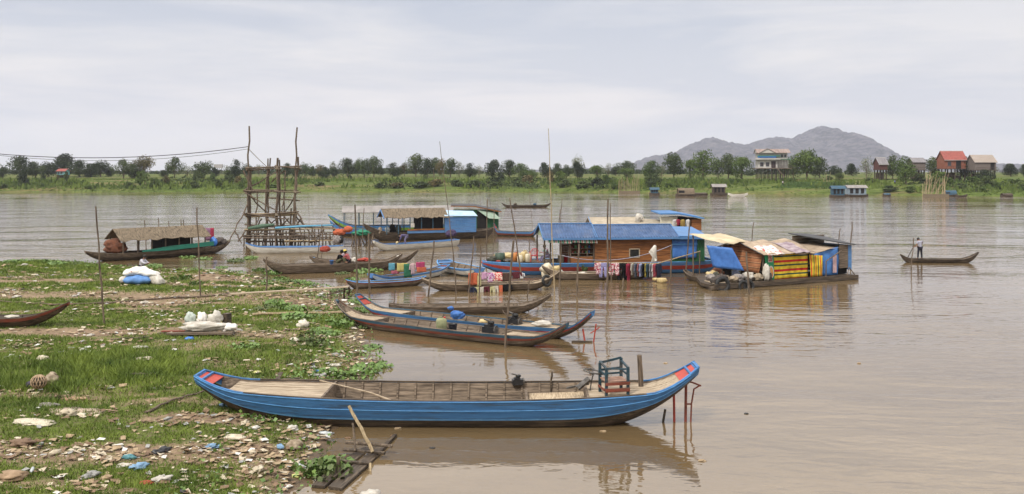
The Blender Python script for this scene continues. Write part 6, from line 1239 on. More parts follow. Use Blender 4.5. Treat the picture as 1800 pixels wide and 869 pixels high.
crumple('dark_heap', A(793, 412, 89) - Vector((0, 0, .3)), 1.3, .8, .8, M('purple_rags', (.08, .05, .12), (.03, .03, .04), 6, .9), 'dark purple heap by the light blue cabin side', 'heap', 77)
# long grey awning boat behind
M2 = Boat('roofed_boat', 'passenger boat with long grey awning on thin posts and blue striped hull', A(577, 381, 101), A(800, 392, 103), B=2.4, fb=.8, rA=1.25, rB=.1, draft=.1, e=.25, uA=.55, uB=.8, kA=.5, kB=.8, tw=.3, bands=[(0, .45, WOODD, 'hull'), (.45, .8, M('lime_strake', (.22, .4, .06), (.15, .28, .04), 3, .6), 'green_strake'), (.8, 1, BLUE, 'blue_strake')], rim=BLUE, deckA=(.7, .93), deckB=(.7, .93), deckm=WOOD, ribs=2, cat='houseboat', group='moored houseboats', floor_z=.4)
r2 = M2.root; g0, g1 = lx(r2, 604), lx(r2, 795)
mb = MB(); gable(mb, g0, g1, -1.3, 1.3, 2.45, 3.05, .05, 'x', .2); part('awning_roof', mb, TGREY, r2)
mb = MB(); gable_wall(mb, g0 - .1, -1.35, 1.35, 2.35, 3.0, .04); part('awning_gable', mb, M('pale_blue_sheet', (.42, .56, .68)), r2)
for i in range(8): x = g0 + (g1 - g0) * i / 7.5; part('awning_post', MB().box(x, -1.3, .7, x + .07, -1.22, 2.4), BLUED, r2); part('awning_post', MB().box(x, 1.22, .7, x + .07, 1.3, 2.4), BLUED, r2)
M2b = Boat('wooden_boat', 'blue boat with dark red tip just before the long grey awning boat', A(580, 390, 96), A(690, 400, 97), B=1.6, fb=.75, rA=.9, rB=.1, draft=.1, e=.25, uA=.5, uB=.8, kA=.5, kB=.8, tw=.3, bands=[(0, .5, WOODD, 'hull'), (.5, 1, BLUE, 'side_plank')], rim=BLUE, deckA=(.5, .93), deckB=(.6, .93), deckm=WOOD, ribs=2, panel=(REDD, .9))
# green cabin
g = A(797, 405, 98); r3 = thing('houseboat', 'dark green cabin boat with sloping roof and pale green shade flap', 'houseboat', (g.x, 98, 0), R(4), 'moored houseboats')
part('hull', MB().box(-.5, -.2, -.1, 5.0, 2.8, .7), WOODD, r3)
part('green_wall', MB().box(.0, 0, .7, 5.0, .06, 2.75), GREEN, r3); part('side_wall', MB().box(4.95, .06, .7, 5.0, 2.6, 2.5), GREEN, r3); part('back_wall', MB().box(0, 2.6, .7, 5, 2.66, 2.7), GREEN, r3)
part('doorway', MB().box(2.6, -.04, .7, 3.7, -.005, 2.6), DARK, r3)
mb = MB(); mb.slab([[(-.3, -.4, 3.2), (2.3, -.4, 3.15), (5.3, -.4, 2.55)], [(-.3, 2.9, 3.3), (2.3, 2.9, 3.25), (5.3, 2.9, 2.65)]], .08); part('roof', mb, M('tarred_sheet', (.06, .06, .065)), r3)
part('roof_edge', MB().bar((-.3, -.43, 3.2), (2.3, -.43, 3.15), .06, .1).bar((2.3, -.43, 3.15), (5.3, -.43, 2.55), .06, .1), WOODO, r3)
mb = MB(); mb.slab([[(2.6, -.15, 2.75), (4.4, -.1, 2.5)], [(3.9, -.9, 1.85), (5.2, -.9, 1.75)]][::-1], .05); part('shade_flap', mb, GREENP, r3)
bS = Boat('wooden_boat', 'blue and dark red boat tip showing right of the dark green cabin', A(868, 396, 97), A(948, 399, 95), B=1.4, fb=.5, rA=.8, rB=.9, draft=.1, e=.3, uA=.75, uB=.7, kA=.7, kB=.6, tw=.3, bands=[(0, .4, WOODD, 'hull'), (.4, .7, REDD, 'side_plank'), (.7, 1, BLUEB, 'top_strake')], rim=BLUED, deckA=(.5, .93), deckB=(.5, .93), deckm=WOOD, ribs=3, panel=(RED, .9))
# thatched boat on the left
K = Boat('roofed_boat', 'low dark boat with long thatched roof and green side by the left shore', P(150, 449, .55), P(403, 424, .95), B=2.2, fb=.55, rA=.25, rB=.35, draft=.12, e=.26, uA=.7, uB=.7, kA=.6, kB=.6, tw=.35, bands=[(0, .55, WOODD, 'hull'), (.55, 1, WOOD, 'side_plank')], inner=WOODD, rim=WOOD, deckA=(.6, .93), deckB=(.6, .93), deckm=WOOD, floorm=WOOD, ribs=3, cat='houseboat', group='moored houseboats', floor_z=.3)
rk = K.root; k0, k1 = lx(rk, 218), lx(rk, 362)
thatch_roof(rk, k0, k1, -1.15, 1.15, 1.75, 2.4, THATCH, seed=5, ov=.35)
for i in range(7): x = k0 + (k1 - k0) * i / 6; part('awning_post', MB().box(x - .04, -1.2, .5, x + .04, -1.12, 1.75), POLE, rk); part('awning_post', MB().box(x - .04, 1.12, .5, x + .04, 1.2, 1.75), POLE, rk)
part('green_side', MB().slab([[(lx(rk, 250), -1.3, .62), (lx(rk, 300), -1.36, .62), (lx(rk, 376), -1.25, .78)], [(lx(rk, 250), -1.25, .72), (lx(rk, 300), -1.36, .98), (lx(rk, 376), -1.25, 1.12)]], .05), GREENB, rk)
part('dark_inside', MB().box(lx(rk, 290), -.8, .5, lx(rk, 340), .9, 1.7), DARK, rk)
crumple('canvas_heap', loc2w(rk, lx(rk, 202, 0), 0, .6), 2.2, 1.4, 1.15, M('rust_canvas', (.20, .08, .045), (.09, .04, .025), 3, .9, bump=.6), 'rust brown canvas heap on bow of the left thatched boat', 'heap', 81)
crumple('blue_bundle', loc2w(rk, lx(rk, 375, -.3), -.3, .6), .7, .6, .9, PLBLUE, 'blue bundle at right end of the left thatched boat', 'bundle', 82); crumple('dark_bundle', loc2w(rk, lx(rk, 386, 0), 0, .6), 1.4, 1.2, .75, M('dark_junk', (.10, .08, .07)), 'dark heap on stern of the left thatched boat', 'heap', 83)
garment('towel', .8, 1.1, cloth('mauve_cloth', (.3, .14, .24)), A(368, 401, 77.5), 0, 'mauve cloth hung at right end of the thatched roof', 'cloths by the thatched roof', seed=1); garment('towel', .3, .9, cloth('crimson_cloth', ct['crimson']), A(373, 401, 77.4), .3, 'narrow red cloth beside the mauve one', 'cloths by the thatched roof', seed=2)
for px, y0, y1 in ((258, 387, 410), (282, 383, 415), (300, 389, 412), (322, 386, 405), (326, 386, 404)): a = A(px, y1, 80); b = A(px - 4, y0, 80); one('bamboo_pole', MB().pole(Vector((a.x, 80, -.6)), b, .05, .04), POLE, f"stick rising behind the left thatched roof, {ORD[[258, 282, 300, 322, 326].index(px)]} from its left end", 'pole', PL)
# things at the pier end
for px, py, s_, lb in ((596, 414, 1.3, 'orange life jacket hung over the pier end, left'), (611, 409, 1.0, 'orange life jacket hung over the pier end, right')): crumple('life_jacket', A(px, py, 80), s_, .5, .65, cloth('orange_cloth', (.62, .12, .03)), lb, 'life jacket', px)
crumple('grey_engine_cover', A(592, 430, 79.5), .9, .7, .9, M('grey_rags', (.34, .31, .28)), 'grey covered engine at the right end of the white boat', 'engine cover', 91); crumple('dark_heap', A(599, 428, 79.7), .6, .6, .7, BLACK, 'black bundle right of the grey covered engine', 'heap', 92)
r4 = thing('pole_stand', 'stand of crossed driftwood poles under a green tarp', 'stand', A(634, 430, 84) * 1, 0)
for i in range(14): a = Vector((rng.uniform(-1.2, 1.2), rng.uniform(-.8, .8), -1.2)); part('pole', MB().pole(a, Vector((a.x * .7 + rng.uniform(-.6, .6), a.y * .5, rng.uniform(.7, 1.6))), .07, .05, .06), POLE, r4)
crumple('green_tarp', A(635, 414, 83.6) , 2.0, 1.2, .55, M('green_tarp', (.03, .22, .12), (.02, .14, .08), 3, .7, bump=.4), 'green tarp thrown over the stand of driftwood poles', 'tarp', 93)
# far shore craft
def hut_boat(px, py, wp, hp, label, wall, roof, kind='box'):
    p = P(px, py, 0); k_ = p.y / F; W_ = wp * k_; Hh = hp * k_; r = thing('shore_boat', label, 'boat', p, R(2), 'boats along the far shore'); D_ = min(W_ * .4, 3)
    mb = MB(); n = 12; rows = []
    for i in range(n + 1):
        u = i / n * 2 - 1; h_ = .5 + .25 * u * u; w_ = D_ / 2 * (1 - abs(u) ** 3) + .1; rows.append([Vector((u * W_ / 2, s_ * w_ + D_ / 2, z)) for s_, z in ((-1, h_), (-.8, -.1), (.8, -.1), (1, h_))])
    mb.slab(rows, .06); part('hull', mb, WOODD, r)
    if kind == 'thatch':
        mb = MB(); rows = []
        for i in range(9):
            x = -W_ * .4 + W_ * .8 * i / 8; rows.append([Vector((x, D_ / 2 - D_ * .5 * math.cos(t / 8 * 3.1416), .5 + (Hh - .5) * math.sin(t / 8 * 3.1416) + rng.uniform(-.06, .06))) for t in range(9)])
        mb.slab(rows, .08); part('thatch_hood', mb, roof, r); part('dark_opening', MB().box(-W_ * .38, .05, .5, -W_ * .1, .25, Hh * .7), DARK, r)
    else:
        part('cabin', MB().box(-W_ * .36, .3, .5, W_ * .36, D_, Hh * .8), wall, r)
        mb = MB(); gable(mb, -W_ * .38, W_ * .38, .2, D_, Hh * .8, Hh, .06, 'x', .3); part('roof', mb, roof, r)
        for i in range(3): x = -W_ * .3 + i * W_ * .22; part('window', MB().box(x, .24, .9, x + W_ * .13, .28, Hh * .72), DARK, r)
    return r
hut_boat(1151, 343, 18, 13, 'small blue cabin boat by the far shore', BLUED, BLUED)
hut_boat(1207, 345, 36, 14, 'dark hooded thatch boat by the far shore', WOODD, THATCH, 'thatch')
hut_boat(1265, 344, 30, 20, 'far shore boat house with white and dark roof', WOODD, TGREY)
hut_boat(1232, 344, 26, 5, 'low dark barge joining the two far shore roofed boats', WOODD, WOODD, 'thatch')
hut_boat(1475, 347, 30, 20, 'dark and blue cabin of the far shore houseboat', BLUED, BLUED); hut_boat(1508, 346, 44, 20, 'pale blue far shore houseboat with broad grey roof', M('pale_wall', (.24, .30, .35), (.15, .19, .22), 2, .7), TGREY)
hut_boat(1673, 346, 24, 11, 'small blue boat with dark hood below the brick house', BLUEB, BLUED, 'thatch'); hut_boat(1560, 346, 14, 6, 'tiny dark boat at the far shore beside sandy patch', WOODD, BLUED, 'thatch'); hut_boat(1772, 347, 22, 7, 'small dark boat at the far right shore', BLUED, WOODD, 'thatch')
for px, py, w_, lb, m_ in ((1297, 345, 34, 'slim blue and white boat off the far shore with green tip', WHITE), (50, 336, 30, 'slim pale boat drawn up on the far left shore', BLUEB), (1690, 347, 20, 'slim dark boat right of the small blue hooded boat', WOODD), (1350, 336, 12, 'small dark boat on the mud below the stilt house', WOODD)):
    p = P(px, py, 0); L_ = w_ * p.y / F; r = thing('shore_boat', lb, 'boat', p, R(-3), 'boats along the far shore'); rows = []
    for i in range(13):
        u = i / 6 - 1; rows.append([Vector((u * L_ / 2, s_ * (.6 * (1 - abs(u) ** 2.5) + .05), z + .45 * abs(u) ** 3)) for s_, z in ((-1, .5), (-.7, -.08), (.7, -.08), (1, .5))])
    part('hull', MB().slab(rows, .05), m_, r)
# bamboo fish pens
def pen(px0, px1, py, yt, label, lean=0):
    p = P((px0 + px1) / 2, py, 0); r = thing('fish_pen', label, 'fish pen', p); k_ = p.y / F; n = int((px1 - px0) / 1.6)
    mb = MB()
    for i in range(n):
        x = (px0 + i * 1.6 - (px0 + px1) / 2) * k_; h_ = (py - yt) * k_ * rng.uniform(.45, 1); mb.pole((x, rng.choice([0, 4]) * .8, -.4), (x + lean * rng.uniform(.3, 1), rng.uniform(0, 3), h_), .07, .04, .05, 3, 4)
    o = part('pen_stakes', mb, POLEL, r)
    part('wattle', MB().box(-(px1 - px0) / 2 * k_, -.1, 0, (px1 - px0) / 2 * k_, -.0, (py - yt) * k_ * .12), M('wattle_mat', (.22, .17, .11), (.09, .07, .045), 3, .9, (8, 1, 1), .3), r)
pen(1088, 1125, 340, 306, 'upright bamboo fish pen by the far shore left of blue cabin boat'); pen(1622, 1668, 347, 300, 'leaning bamboo fish pen at far shore below the brick house', 2.2); pen(1452, 1466, 340, 300, 'narrow bamboo bundle standing above the far shore houseboat', .3)

# ---------------------------------------------------------------- things lying on the bank
def sack(c, L_, W_, h, mat, label, group, rz=0, tilt=(0, 0), seed=0, name='filled_sack', printed=None):
    """stuffed woven sack: pillow with pinched corners"""
    r = random.Random(seed); rows = []; n, m = 18, 14
    for i in range(n + 1):
        u = -1 + 2 * i / n; row = []
        for j in range(m):
            t = j / m * 6.2832; e_ = max(0, 1 - abs(u) ** 3.5) ** .5; wy = W_ / 2 * (.62 + .38 * e_); k = 1 + r.uniform(-.03, .03) + .07 * math.cos(7 * t + seed) * u * u
            row.append(Vector((u * L_ / 2 * (1 + .06 * abs(math.cos(t)) * abs(u)), wy * math.cos(t) * k, h / 2 + (h / 2 * math.sin(t)) * e_ * k * (1 if math.sin(t) > 0 else .9) + .03 * math.sin(u * 7 + t) * e_)))
        rows.append(row)
    mb = MB(); mb.grid(rows[::-1], close=True); o = part(name, mb, mat, None, True); o.location = c; o.rotation_euler = (tilt[0], tilt[1], rz); tag(o, label, 'sack', group)
    return o
PRINT = M('printed_sack', (.74, .71, .66), (.40, .12, .10), 6, .8, (1, 4, 1), .4, pos=(.33, .37), detail=2)
g1 = G(245, 501); SG = 'sacks piled on the upper bank'
_sack = sack
def sack(c, L_, W_, h, *k, **kw): return _sack(g1 + (c - g1) * 1.02, L_ * 1.02, W_ * 1.02, h * 1.02, *k, **kw)
sack(g1 + Vector((-.75, .3, 0)), 1.0, .6, .5, SACKW, 'white sack at left bottom of upper sack pile, mostly hidden', SG, .5, seed=1)
sack(g1 + Vector((-.05, -.05, 0)), 1.5, .75, .55, SACKB, 'blue sack at the bottom of the upper sack pile', SG, .05, seed=2)
sack(g1 + Vector((.85, .05, .0)), 1.1, .6, .62, SACKW, 'white sack leaning at right bottom of the upper sack pile', SG, -.5, (0, R(18)), seed=3)
sack(g1 + Vector((-.25, .2, .5)), 1.3, .75, .5, PRINT, 'printed white sack on top left of the upper sack pile', SG, .2, (0, R(-10)), seed=4)
sack(g1 + Vector((.35, .15, .45)), 1.35, .7, .42, PRINT, 'printed white sack on top right above the blue sack', SG, -.15, (0, R(6)), seed=5)
g2 = G(345, 590); SG2 = 'sacks heaped on planks by the path'
crumple('cloth_bundle', g2 + Vector((.15, .25, .12)), 2.3, .9, .42, SACKW, 'large flat white cloth sack lying over the planks by the path', 'sack', 101, SG2, rz=.08)
crumple('cloth_bundle', g2 + Vector((1.15, .35, .1)), .9, .6, .38, PRINT, 'pale printed bag at right end of the flat white sack', 'sack', 102, SG2)
for dx, dy, sx, sz, m_, lb, sd_ in ((-.45, .6, .5, .62, M('grey_green_bag', (.50, .55, .50), (.34, .38, .34), 5, .8, bump=.5), 'greyish upright bag, leftmost of the bags behind the flat sack', 103), (0.0, .65, .48, .62, PRINT, 'printed upright bag in the middle behind the flat sack', 104), (.55, .6, .7, .66, SACKW, 'plump dirty white bag, rightmost behind the flat sack', 105)):
    crumple('upright_bag', g2 + Vector((dx, dy, .3)), sx, .45, sz, m_, lb, 'bag', sd_, SG2)
for i, (dx, dy, L_, rz_, lb, m_) in enumerate(((-.1, .3, 3.1, .02, 'dark plank underneath the flat white sack', WOODD), (-1.1, .5, .95, .12, 'dark red-brown board sticking out left of the flat sack', REDD), (.2, -.15, 2.6, .05, 'thin grey board before the flat white sack', WOOD), (.95, .9, .3, 1.2, 'dark stump behind the plump dirty bag', WOODD))):
    z_ = .03 + .04 * i if i < 3 else .3; c = g2 + Vector((dx, dy, z_)); mb = MB(); mb.box(-L_ / 2, -.12, -.04, L_ / 2, .12, .04 if i < 3 else .45); o = part('board', mb, m_); o.location = c; o.rotation_euler = (0, 0, rz_); tag(o, lb, 'board', 'boards under the flat sack')
def lying(px0, py0, px1, py1, r0, r1, mat, label, name='lying_pole', cat='pole', z=.05, flat=False):
    a = G(px0, py0) + Vector((0, 0, z)); b = G(px1, py1) + Vector((0, 0, z)); mb = MB()
    if flat:
        n = 8; d = (b - a)
        for i in range(n): p_ = a.lerp(b, i / n); q_ = a.lerp(b, (i + 1) / n); p_.z = gh(p_.x, p_.y) + z; q_.z = gh(q_.x, q_.y) + z; mb.bar(p_, q_, r0, r1)
    else:
        n = 14; pts = []
        for i in range(n + 1): p_ = a.lerp(b, i / n); p_.z = max(.02, gh(p_.x, p_.y)) + z + rng.uniform(-.01, .02); p_.y += rng.uniform(-.02, .02); pts.append(p_)
        mb.tube(pts, [r0 + (r1 - r0) * i / n for i in range(n + 1)], 6)
    return one(name, mb, mat, label, cat)
lying(105, 538, 402, 519, .045, .06, POLE, 'long dark pole lying over the grass from dark boat to planks')
lying(0, 531, 105, 537, .035, .04, POLE, 'thin pole lying on the ground above the dark boat')
mb = MB(); a = G(402, 521) + Vector((0, 0, .1)); b = P(612, 504, .75)
for k_ in range(3): mb.bar(a + Vector((0, k_ * .14, 0)), b + Vector((0, k_ * .12, rng.uniform(-.03, .03))), .11, .05)
one('gangplank', mb, WOODL, 'long pale gangplank rising from the bank towards the thick shore pole', 'gangplank')
mb = MB(); mb.bar(P(575, 519, .3), P(612, 508, .6), .12, .07); one('plank', mb, WOOD, 'short plank bracing the raised end of the gangplank', 'plank')
for px, lb in ((604, 'leaning stick below the gangplank end, left'), (612, 'leaning stick below the gangplank end, right')): a = P(px, 524, 0); one('stick', MB().pole(a - Vector((0, 0, .5)), P(px + 2, 505, .7), .05, .05), POLE, lb, 'stick')
lying(444, 557, 608, 553, .07, .08, POLEL, 'thick pale bamboo lying on the bank left of the worn grey boat', z=.09)
lying(500, 583, 545, 580, .05, .04, WOOD, 'short grey log before the big styrofoam lump', 'log', 'log')
lying(215, 663, 278, 661, .04, .03, WOODD, 'thin dark branch on grass right of the tall grass clump', 'branch', 'branch')
lying(255, 728, 378, 686, .035, .02, WOOD, 'curved grey branch on the ground near the blue bow', 'branch', 'branch')
lying(195, 599, 262, 594, .03, .03, WOODD, 'thin dark stick on grass left of white boards', 'stick', 'stick', z=.03)
# weathered wooden scrap by the blue boat
g = G(505, 672); r = thing('wooden_flap', 'broken grey box panel lying behind the blue boat deck', 'wood scrap', g, R(20)); part('panel', MB().box(-.35, -.3, .02, .35, .3, .06), WOOD, r); part('batten', MB().box(-.4, -.05, .065, .4, .03, .12), WOODD, r); part('side', MB().quad((-.5, -.3, 0), (-.36, -.3, 0), (-.1, .3, .25), (-.25, .3, .25)).slab([[(-.5, -.3, .0), (-.36, -.3, 0)], [(-.25, .3, .25), (-.1, .3, .25)]], .03), WOODD, r)
# sunken plank raft at the bottom
def raft():
    a = P(575, 857, .04); b = P(640, 800, .04); d = (b - a); d.z = 0; L_ = 3.0; rz = math.atan2(b.y - a.y, b.x - a.x); r = thing('plank_raft', 'dark wet twin plank raft with cross bars half sunk at the bottom edge', 'raft', (a.x, a.y, 0), rz)
    part('plank', MB().slab([[(0, .06, .07), (0, .36, .07)], [(1.4, .06, .08), (1.4, .38, .08)], [(3.0, .06, .0), (3.0, .3, .0)]], .06), WOODD, r)
    part('plank', MB().slab([[(-.05, -.36, .06), (0, -.03, .07)], [(1.4, -.38, .08), (1.4, -.04, .08)], [(3.1, -.3, .01), (3.1, -.06, .01)]], .06), WOODD, r)
    part('keel_strip', MB().bar((2.2, -.32, .05), (4.0, -.22, .04), .09, .07), WOODD, r)
    for x, w_, z in ((1.5, .45, .11), (2.25, .55, .13), (2.6, .62, .2)): part('crossbar', MB().tube([(x, -w_, z), (x + .05, w_, z)], .04, 7), WOODD if x != 2.6 else WOOD, r)
    part('prop_stick', MB().pole((2.2, -.25, .15), (2.55, .5, 1.15), .045, .04), POLEL, r); part('prop_stick', MB().pole((2.2, .2, .15), (2.6, .42, .7), .03, .025), POLE, r)
raft()
g = P(652, 868, .1); crumple('net_bag', g + Vector((0, -.1, -.15)), .6, .5, .28, SACKW, 'white netting bag at the bottom edge below the raft', 'bag', 121); one('stick', MB().pole(P(651, 838, .0) - Vector((0, 0, .3)), P(651, 815, .12), .035, .03), POLEL, 'pale stick rising from the white netting bag', 'stick')
# basket, scoop, bags in the lower left
g = G(68, 690); r = thing('wicker_basket', 'round woven basket tipped over in the tall grass', 'basket', g + Vector((0, 0, .12)), 0); mb = MB()
for t in range(14): a_ = t / 14 * 6.2832; mb.tube([(.22 * math.sin(b_ / 8 * 3.1416) * math.cos(a_ + b_ * .12), .22 * math.sin(b_ / 8 * 3.1416) * math.sin(a_ + b_ * .12), .2 - .2 * math.cos(b_ / 8 * 3.1416)) for b_ in range(9)], .013, 4)
for t in range(14): a_ = t / 14 * 6.2832; mb.tube([(.22 * math.sin(b_ / 8 * 3.1416) * math.cos(a_ - b_ * .12), .22 * math.sin(b_ / 8 * 3.1416) * math.sin(a_ - b_ * .12), .2 - .2 * math.cos(b_ / 8 * 3.1416)) for b_ in range(9)], .013, 4)
part('weave', mb, M('wicker', (.42, .3, .2), (.28, .2, .12), 9, .8), r); part('inner_lining', MB().ball((0, 0, .2), .19), WOODD, r, True)
for px, py, sx, sy, sz, m_, nm, lb, ct_ in ((90, 676, .55, .4, .42, M('tan_rags', (.4, .33, .24)), 'rag_bundle', 'tan rag bundle right of the woven basket', 'bundle'), (55, 683, .35, .3, .3, M('purple_rags', (.08, .05, .12)), 'dark_bag', 'dark purple bag left of the woven basket', 'bag'), (85, 714, .7, .35, .12, M('grey_rags', (.34, .31, .28)), 'rag', 'flattened dark grey rag below the basket', 'rag'), (130, 702, .9, .6, .08, M('brown_board', (.36, .24, .14), (.22, .13, .07), 3, .8), 'cardboard_sheet', 'brown round cardboard sheet right of the woven basket', 'cardboard'), (128, 724, 2.2, .9, .07, M('pinkish_cardboard', (.46, .36, .28), (.33, .25, .19), 3, .9), 'cardboard_sheet', 'long pinkish flattened cardboard below the brown sheet', 'cardboard'), (60, 745, 1.5, .7, .12, M('old_paper', (.6, .54, .42), (.42, .36, .27), 6, .9), 'paper_bag', 'long cream paper sack with blue print at lower left', 'paper'), (20, 842, .8, .6, .2, M('brown_paper', (.36, .25, .16), (.22, .15, .09), 6, .9), 'paper_heap', 'heap of brown crumpled paper at the lower left edge', 'paper'), (40, 783, .7, .5, .2, M('clod', (.22, .15, .1), (.14, .09, .06), 5, .95), 'earth_clod', 'brown earth clod left of cracked path', 'clod'), (140, 785, .5, .3, .1, M('clod', (.22, .15, .1)), 'earth_clod', 'low dark clod on the cracked path', 'clod'),
    (532, 577, .62, .5, .42, M('styrofoam', (.68, .64, .55), (.5, .45, .36), 7, .9, bump=.5), 'foam_lump', 'biggest pale foam lump on the bank right of centre', 'foam'), (518, 600, .5, .3, .2, M('styrofoam', (.6, .6, .55)), 'foam_lump', 'long pale foam piece below the biggest foam lump', 'foam'), (490, 596, .5, .4, .22, M('tan_rags', (.4, .33, .24)), 'rag_bundle', 'tan crumpled bundle left of long foam piece', 'bundle'), (556, 654, .75, .25, .1, TBLUE, 'blue_wrapper', 'dark blue wrapper lying behind the blue boat', 'wrapper'), (552, 660, .6, .25, .08, SACKW, 'white_wrapper', 'white wrapper just below the dark blue one', 'wrapper'), (588, 644, .5, .28, .12, SACKW, 'foam_box', 'flat pale foam box near water behind blue boat', 'foam'), (452, 656, .4, .25, .1, M('yellow_plastic', (.6, .6, .25), (.45, .45, .15), 7, .6), 'yellow_wrapper', 'yellow wrapper on the grass above the bow', 'wrapper'), (386, 702, .36, .25, .22, SACKW, 'white_box', 'white crushed box beside the blue bow', 'box'), (418, 582, .5, .25, .12, SACKW, 'white_rag', 'white folded rag left of crumpled bundles', 'rag'),
    (245, 613, .7, .25, .14, SACKW, 'white_rag', 'white twisted rag below the flat sack heap', 'rag'), (252, 634, .8, .4, .16, M('old_paper', (.6, .54, .42)), 'paper_sheet', 'large cream crumpled paper in mid grass', 'paper'), (333, 598, .4, .3, .16, PLBLUE, 'blue_rag', 'light blue rag below the flat white sack', 'rag'), (75, 634, .5, .35, .22, M('old_paper', (.6, .54, .42)), 'paper_sheet', 'cream crumpled ball on the left grass', 'paper'), (505, 820, .9, .35, .06, M('cardboard', (.45, .32, .2), (.3, .2, .12), 4, .9), 'cardboard_sheet', 'tan torn cardboard near the raft, upper piece', 'cardboard'), (525, 832, .8, .45, .06, M('cardboard', (.45, .32, .2)), 'cardboard_sheet', 'tan torn cardboard near the raft, lower piece', 'cardboard'), (520, 839, .25, .18, .1, M('yellow_plastic', (.6, .6, .25)), 'yellow_wrapper', 'small yellow wrapper at the water by cardboard', 'wrapper'), (572, 764, .5, .16, .12, M('clear_plastic', (.5, .53, .52), (.36, .38, .38), 6, .3, spec=.6), 'plastic_bottle', 'clear crushed bottle below the blue hull', 'bottle'), (515, 757, .35, .25, .18, SACKW, 'white_bag', 'white bag under the blue bow', 'bag'), (518, 790, .5, .35, .28, M('tan_rags', (.4, .33, .24)), 'rag_bundle', 'tan bundle below blue hull near water', 'bundle'), (258, 850, .45, .25, .08, RED, 'red_wrapper', 'bright red wrapper at the bottom of the bank', 'wrapper'), (227, 806, .4, .2, .12, M('teal_bag', (.10, .25, .28), (.06, .16, .18), 5, .6), 'teal_rag', 'teal rag on the cracked path', 'rag'), (415, 772, .75, .35, .14, M('old_paper', (.6, .54, .42)), 'paper_sheet', 'cream torn paper on the path below bow', 'paper')):
    g = G(px, py); crumple(nm, g + Vector((0, 0, -.02)), sx, sy, sz, m_, lb, ct_, int(px + py), rz=rng.uniform(-.3, .3))

# ---------------------------------------------------------------- litter
LM = [('cream', M('cream_scrap', (.56, .49, .37), (.36, .30, .21), 8, .9)), ('tan', M('tan_scrap', (.40, .30, .19), (.24, .17, .10), 8, .9)), ('white', M('white_scrap', (.68, .66, .62), (.48, .46, .42), 8, .8)), ('brown', M('brown_scrap', (.24, .16, .10), (.13, .08, .05), 8, .9)), ('grey', M('grey_scrap', (.36, .35, .33), (.2, .2, .19), 8, .9)), ('pale blue', M('blue_scrap', (.22, .35, .5), (.14, .24, .36), 8, .7)), ('pink', M('pink_scrap', (.55, .26, .24), (.4, .16, .15), 8, .8)), ('dark', M('dark_scrap', (.06, .06, .065), (.03, .03, .03), 8, .7))]
LW = [.30, .34, .07, .18, .08, .01, .01, .03]
def scrap_mesh(seed, kind):
    r = random.Random(seed); mb = MB()
    if kind == 0:   # curled sheet
        n = 5; rows = []
        k1, k2 = r.uniform(.1, .35), r.uniform(-.2, .3)
        for i in range(n):
            rows.append([Vector(((i / (n - 1) - .5) * r.uniform(.85, 1.1), (j / 3 - .5) * .6 * r.uniform(.7, 1.15), .05 + k1 * abs(i / (n - 1) - .5) + k2 * (j / 3 - .5) ** 2 + r.uniform(-.05, .06))) for j in range(4)])
        mb.slab(rows, .03)
    elif kind == 1:  # crumpled lump
        mb.ball((0, 0, .18), .42, 1, .7, .5, 8, 5, .28)
    else:            # bent flat piece
        mb.slab([[(-.5, -.2, .02), (-.45, .22, .05)], [(0, -.26, .2), (.05, .25, .16)], [(.5, -.15, .03), (.42, .2, .0)]], .035)
    me = bpy.data.meshes.new('litter_scrap'); me.from_pydata(mb.v, [], mb.f); me.update(); return me
protoL = [[scrap_mesh(500 + k * 10 + v, k) for v in range(4)] for k in range(3)]
pm = {}
def place_density(n, seed):
    r = np.random.default_rng(seed); Y = 17.8 + 45 * r.random(n) ** 1.25; X = (-.62 + .66 * r.random(n)) * Y; d = sdist(X, Y); m, l = grass_mask(X, Y); cl = fbm(X * .45 + 40, Y * .8, 4)
    pshore = np.clip(1.6 - np.abs(d - 1.0) / 1.6, 0, 1); pr = (.05 + .8 * np.clip((cl - .50) * 8, 0, 1) + .8 * pshore) * (1 - .75 * l) * (.55 + .45 * (1 - m))
    ok = (d > .05) & (r.random(n) < pr); return X[ok], Y[ok]
X_, Y_ = place_density(3200, 77); kk = 0; r7 = random.Random(9)
order = r7.sample(range(len(X_)), min(290, len(X_)))
for i in order:
    x, y = float(X_[i]), float(Y_[i]); k = r7.choices(range(8), LW)[0]; kd = r7.choices([0, 1, 2], [.45, .3, .25])[0]; v = r7.randrange(4); key = (k, kd, v)
    if key not in pm: me = protoL[kd][v].copy(); me.materials.append(LM[k][1]); pm[key] = me
    o = bpy.data.objects.new('litter_scrap', pm[key]); COL.objects.link(o); s = r7.uniform(.12, .30) * (1 if y < 40 else 1.25); o.location = (x, y, gh(x, y) + .005); o.scale = (s * r7.uniform(.9, 1.5), s, s * r7.uniform(.6, 1.2)); o.rotation_euler = (r7.uniform(-.2, .2), r7.uniform(-.2, .2), r7.uniform(0, 6.3))
    tag(o, f"{LM[k][0]} {['curled sheet', 'crumpled lump', 'bent flat scrap'][kd]} of litter lying loose on the muddy bank", 'litter', f'{LM[k][0]} {["sheets", "lumps", "flat scraps"][kd]} of litter on the bank')
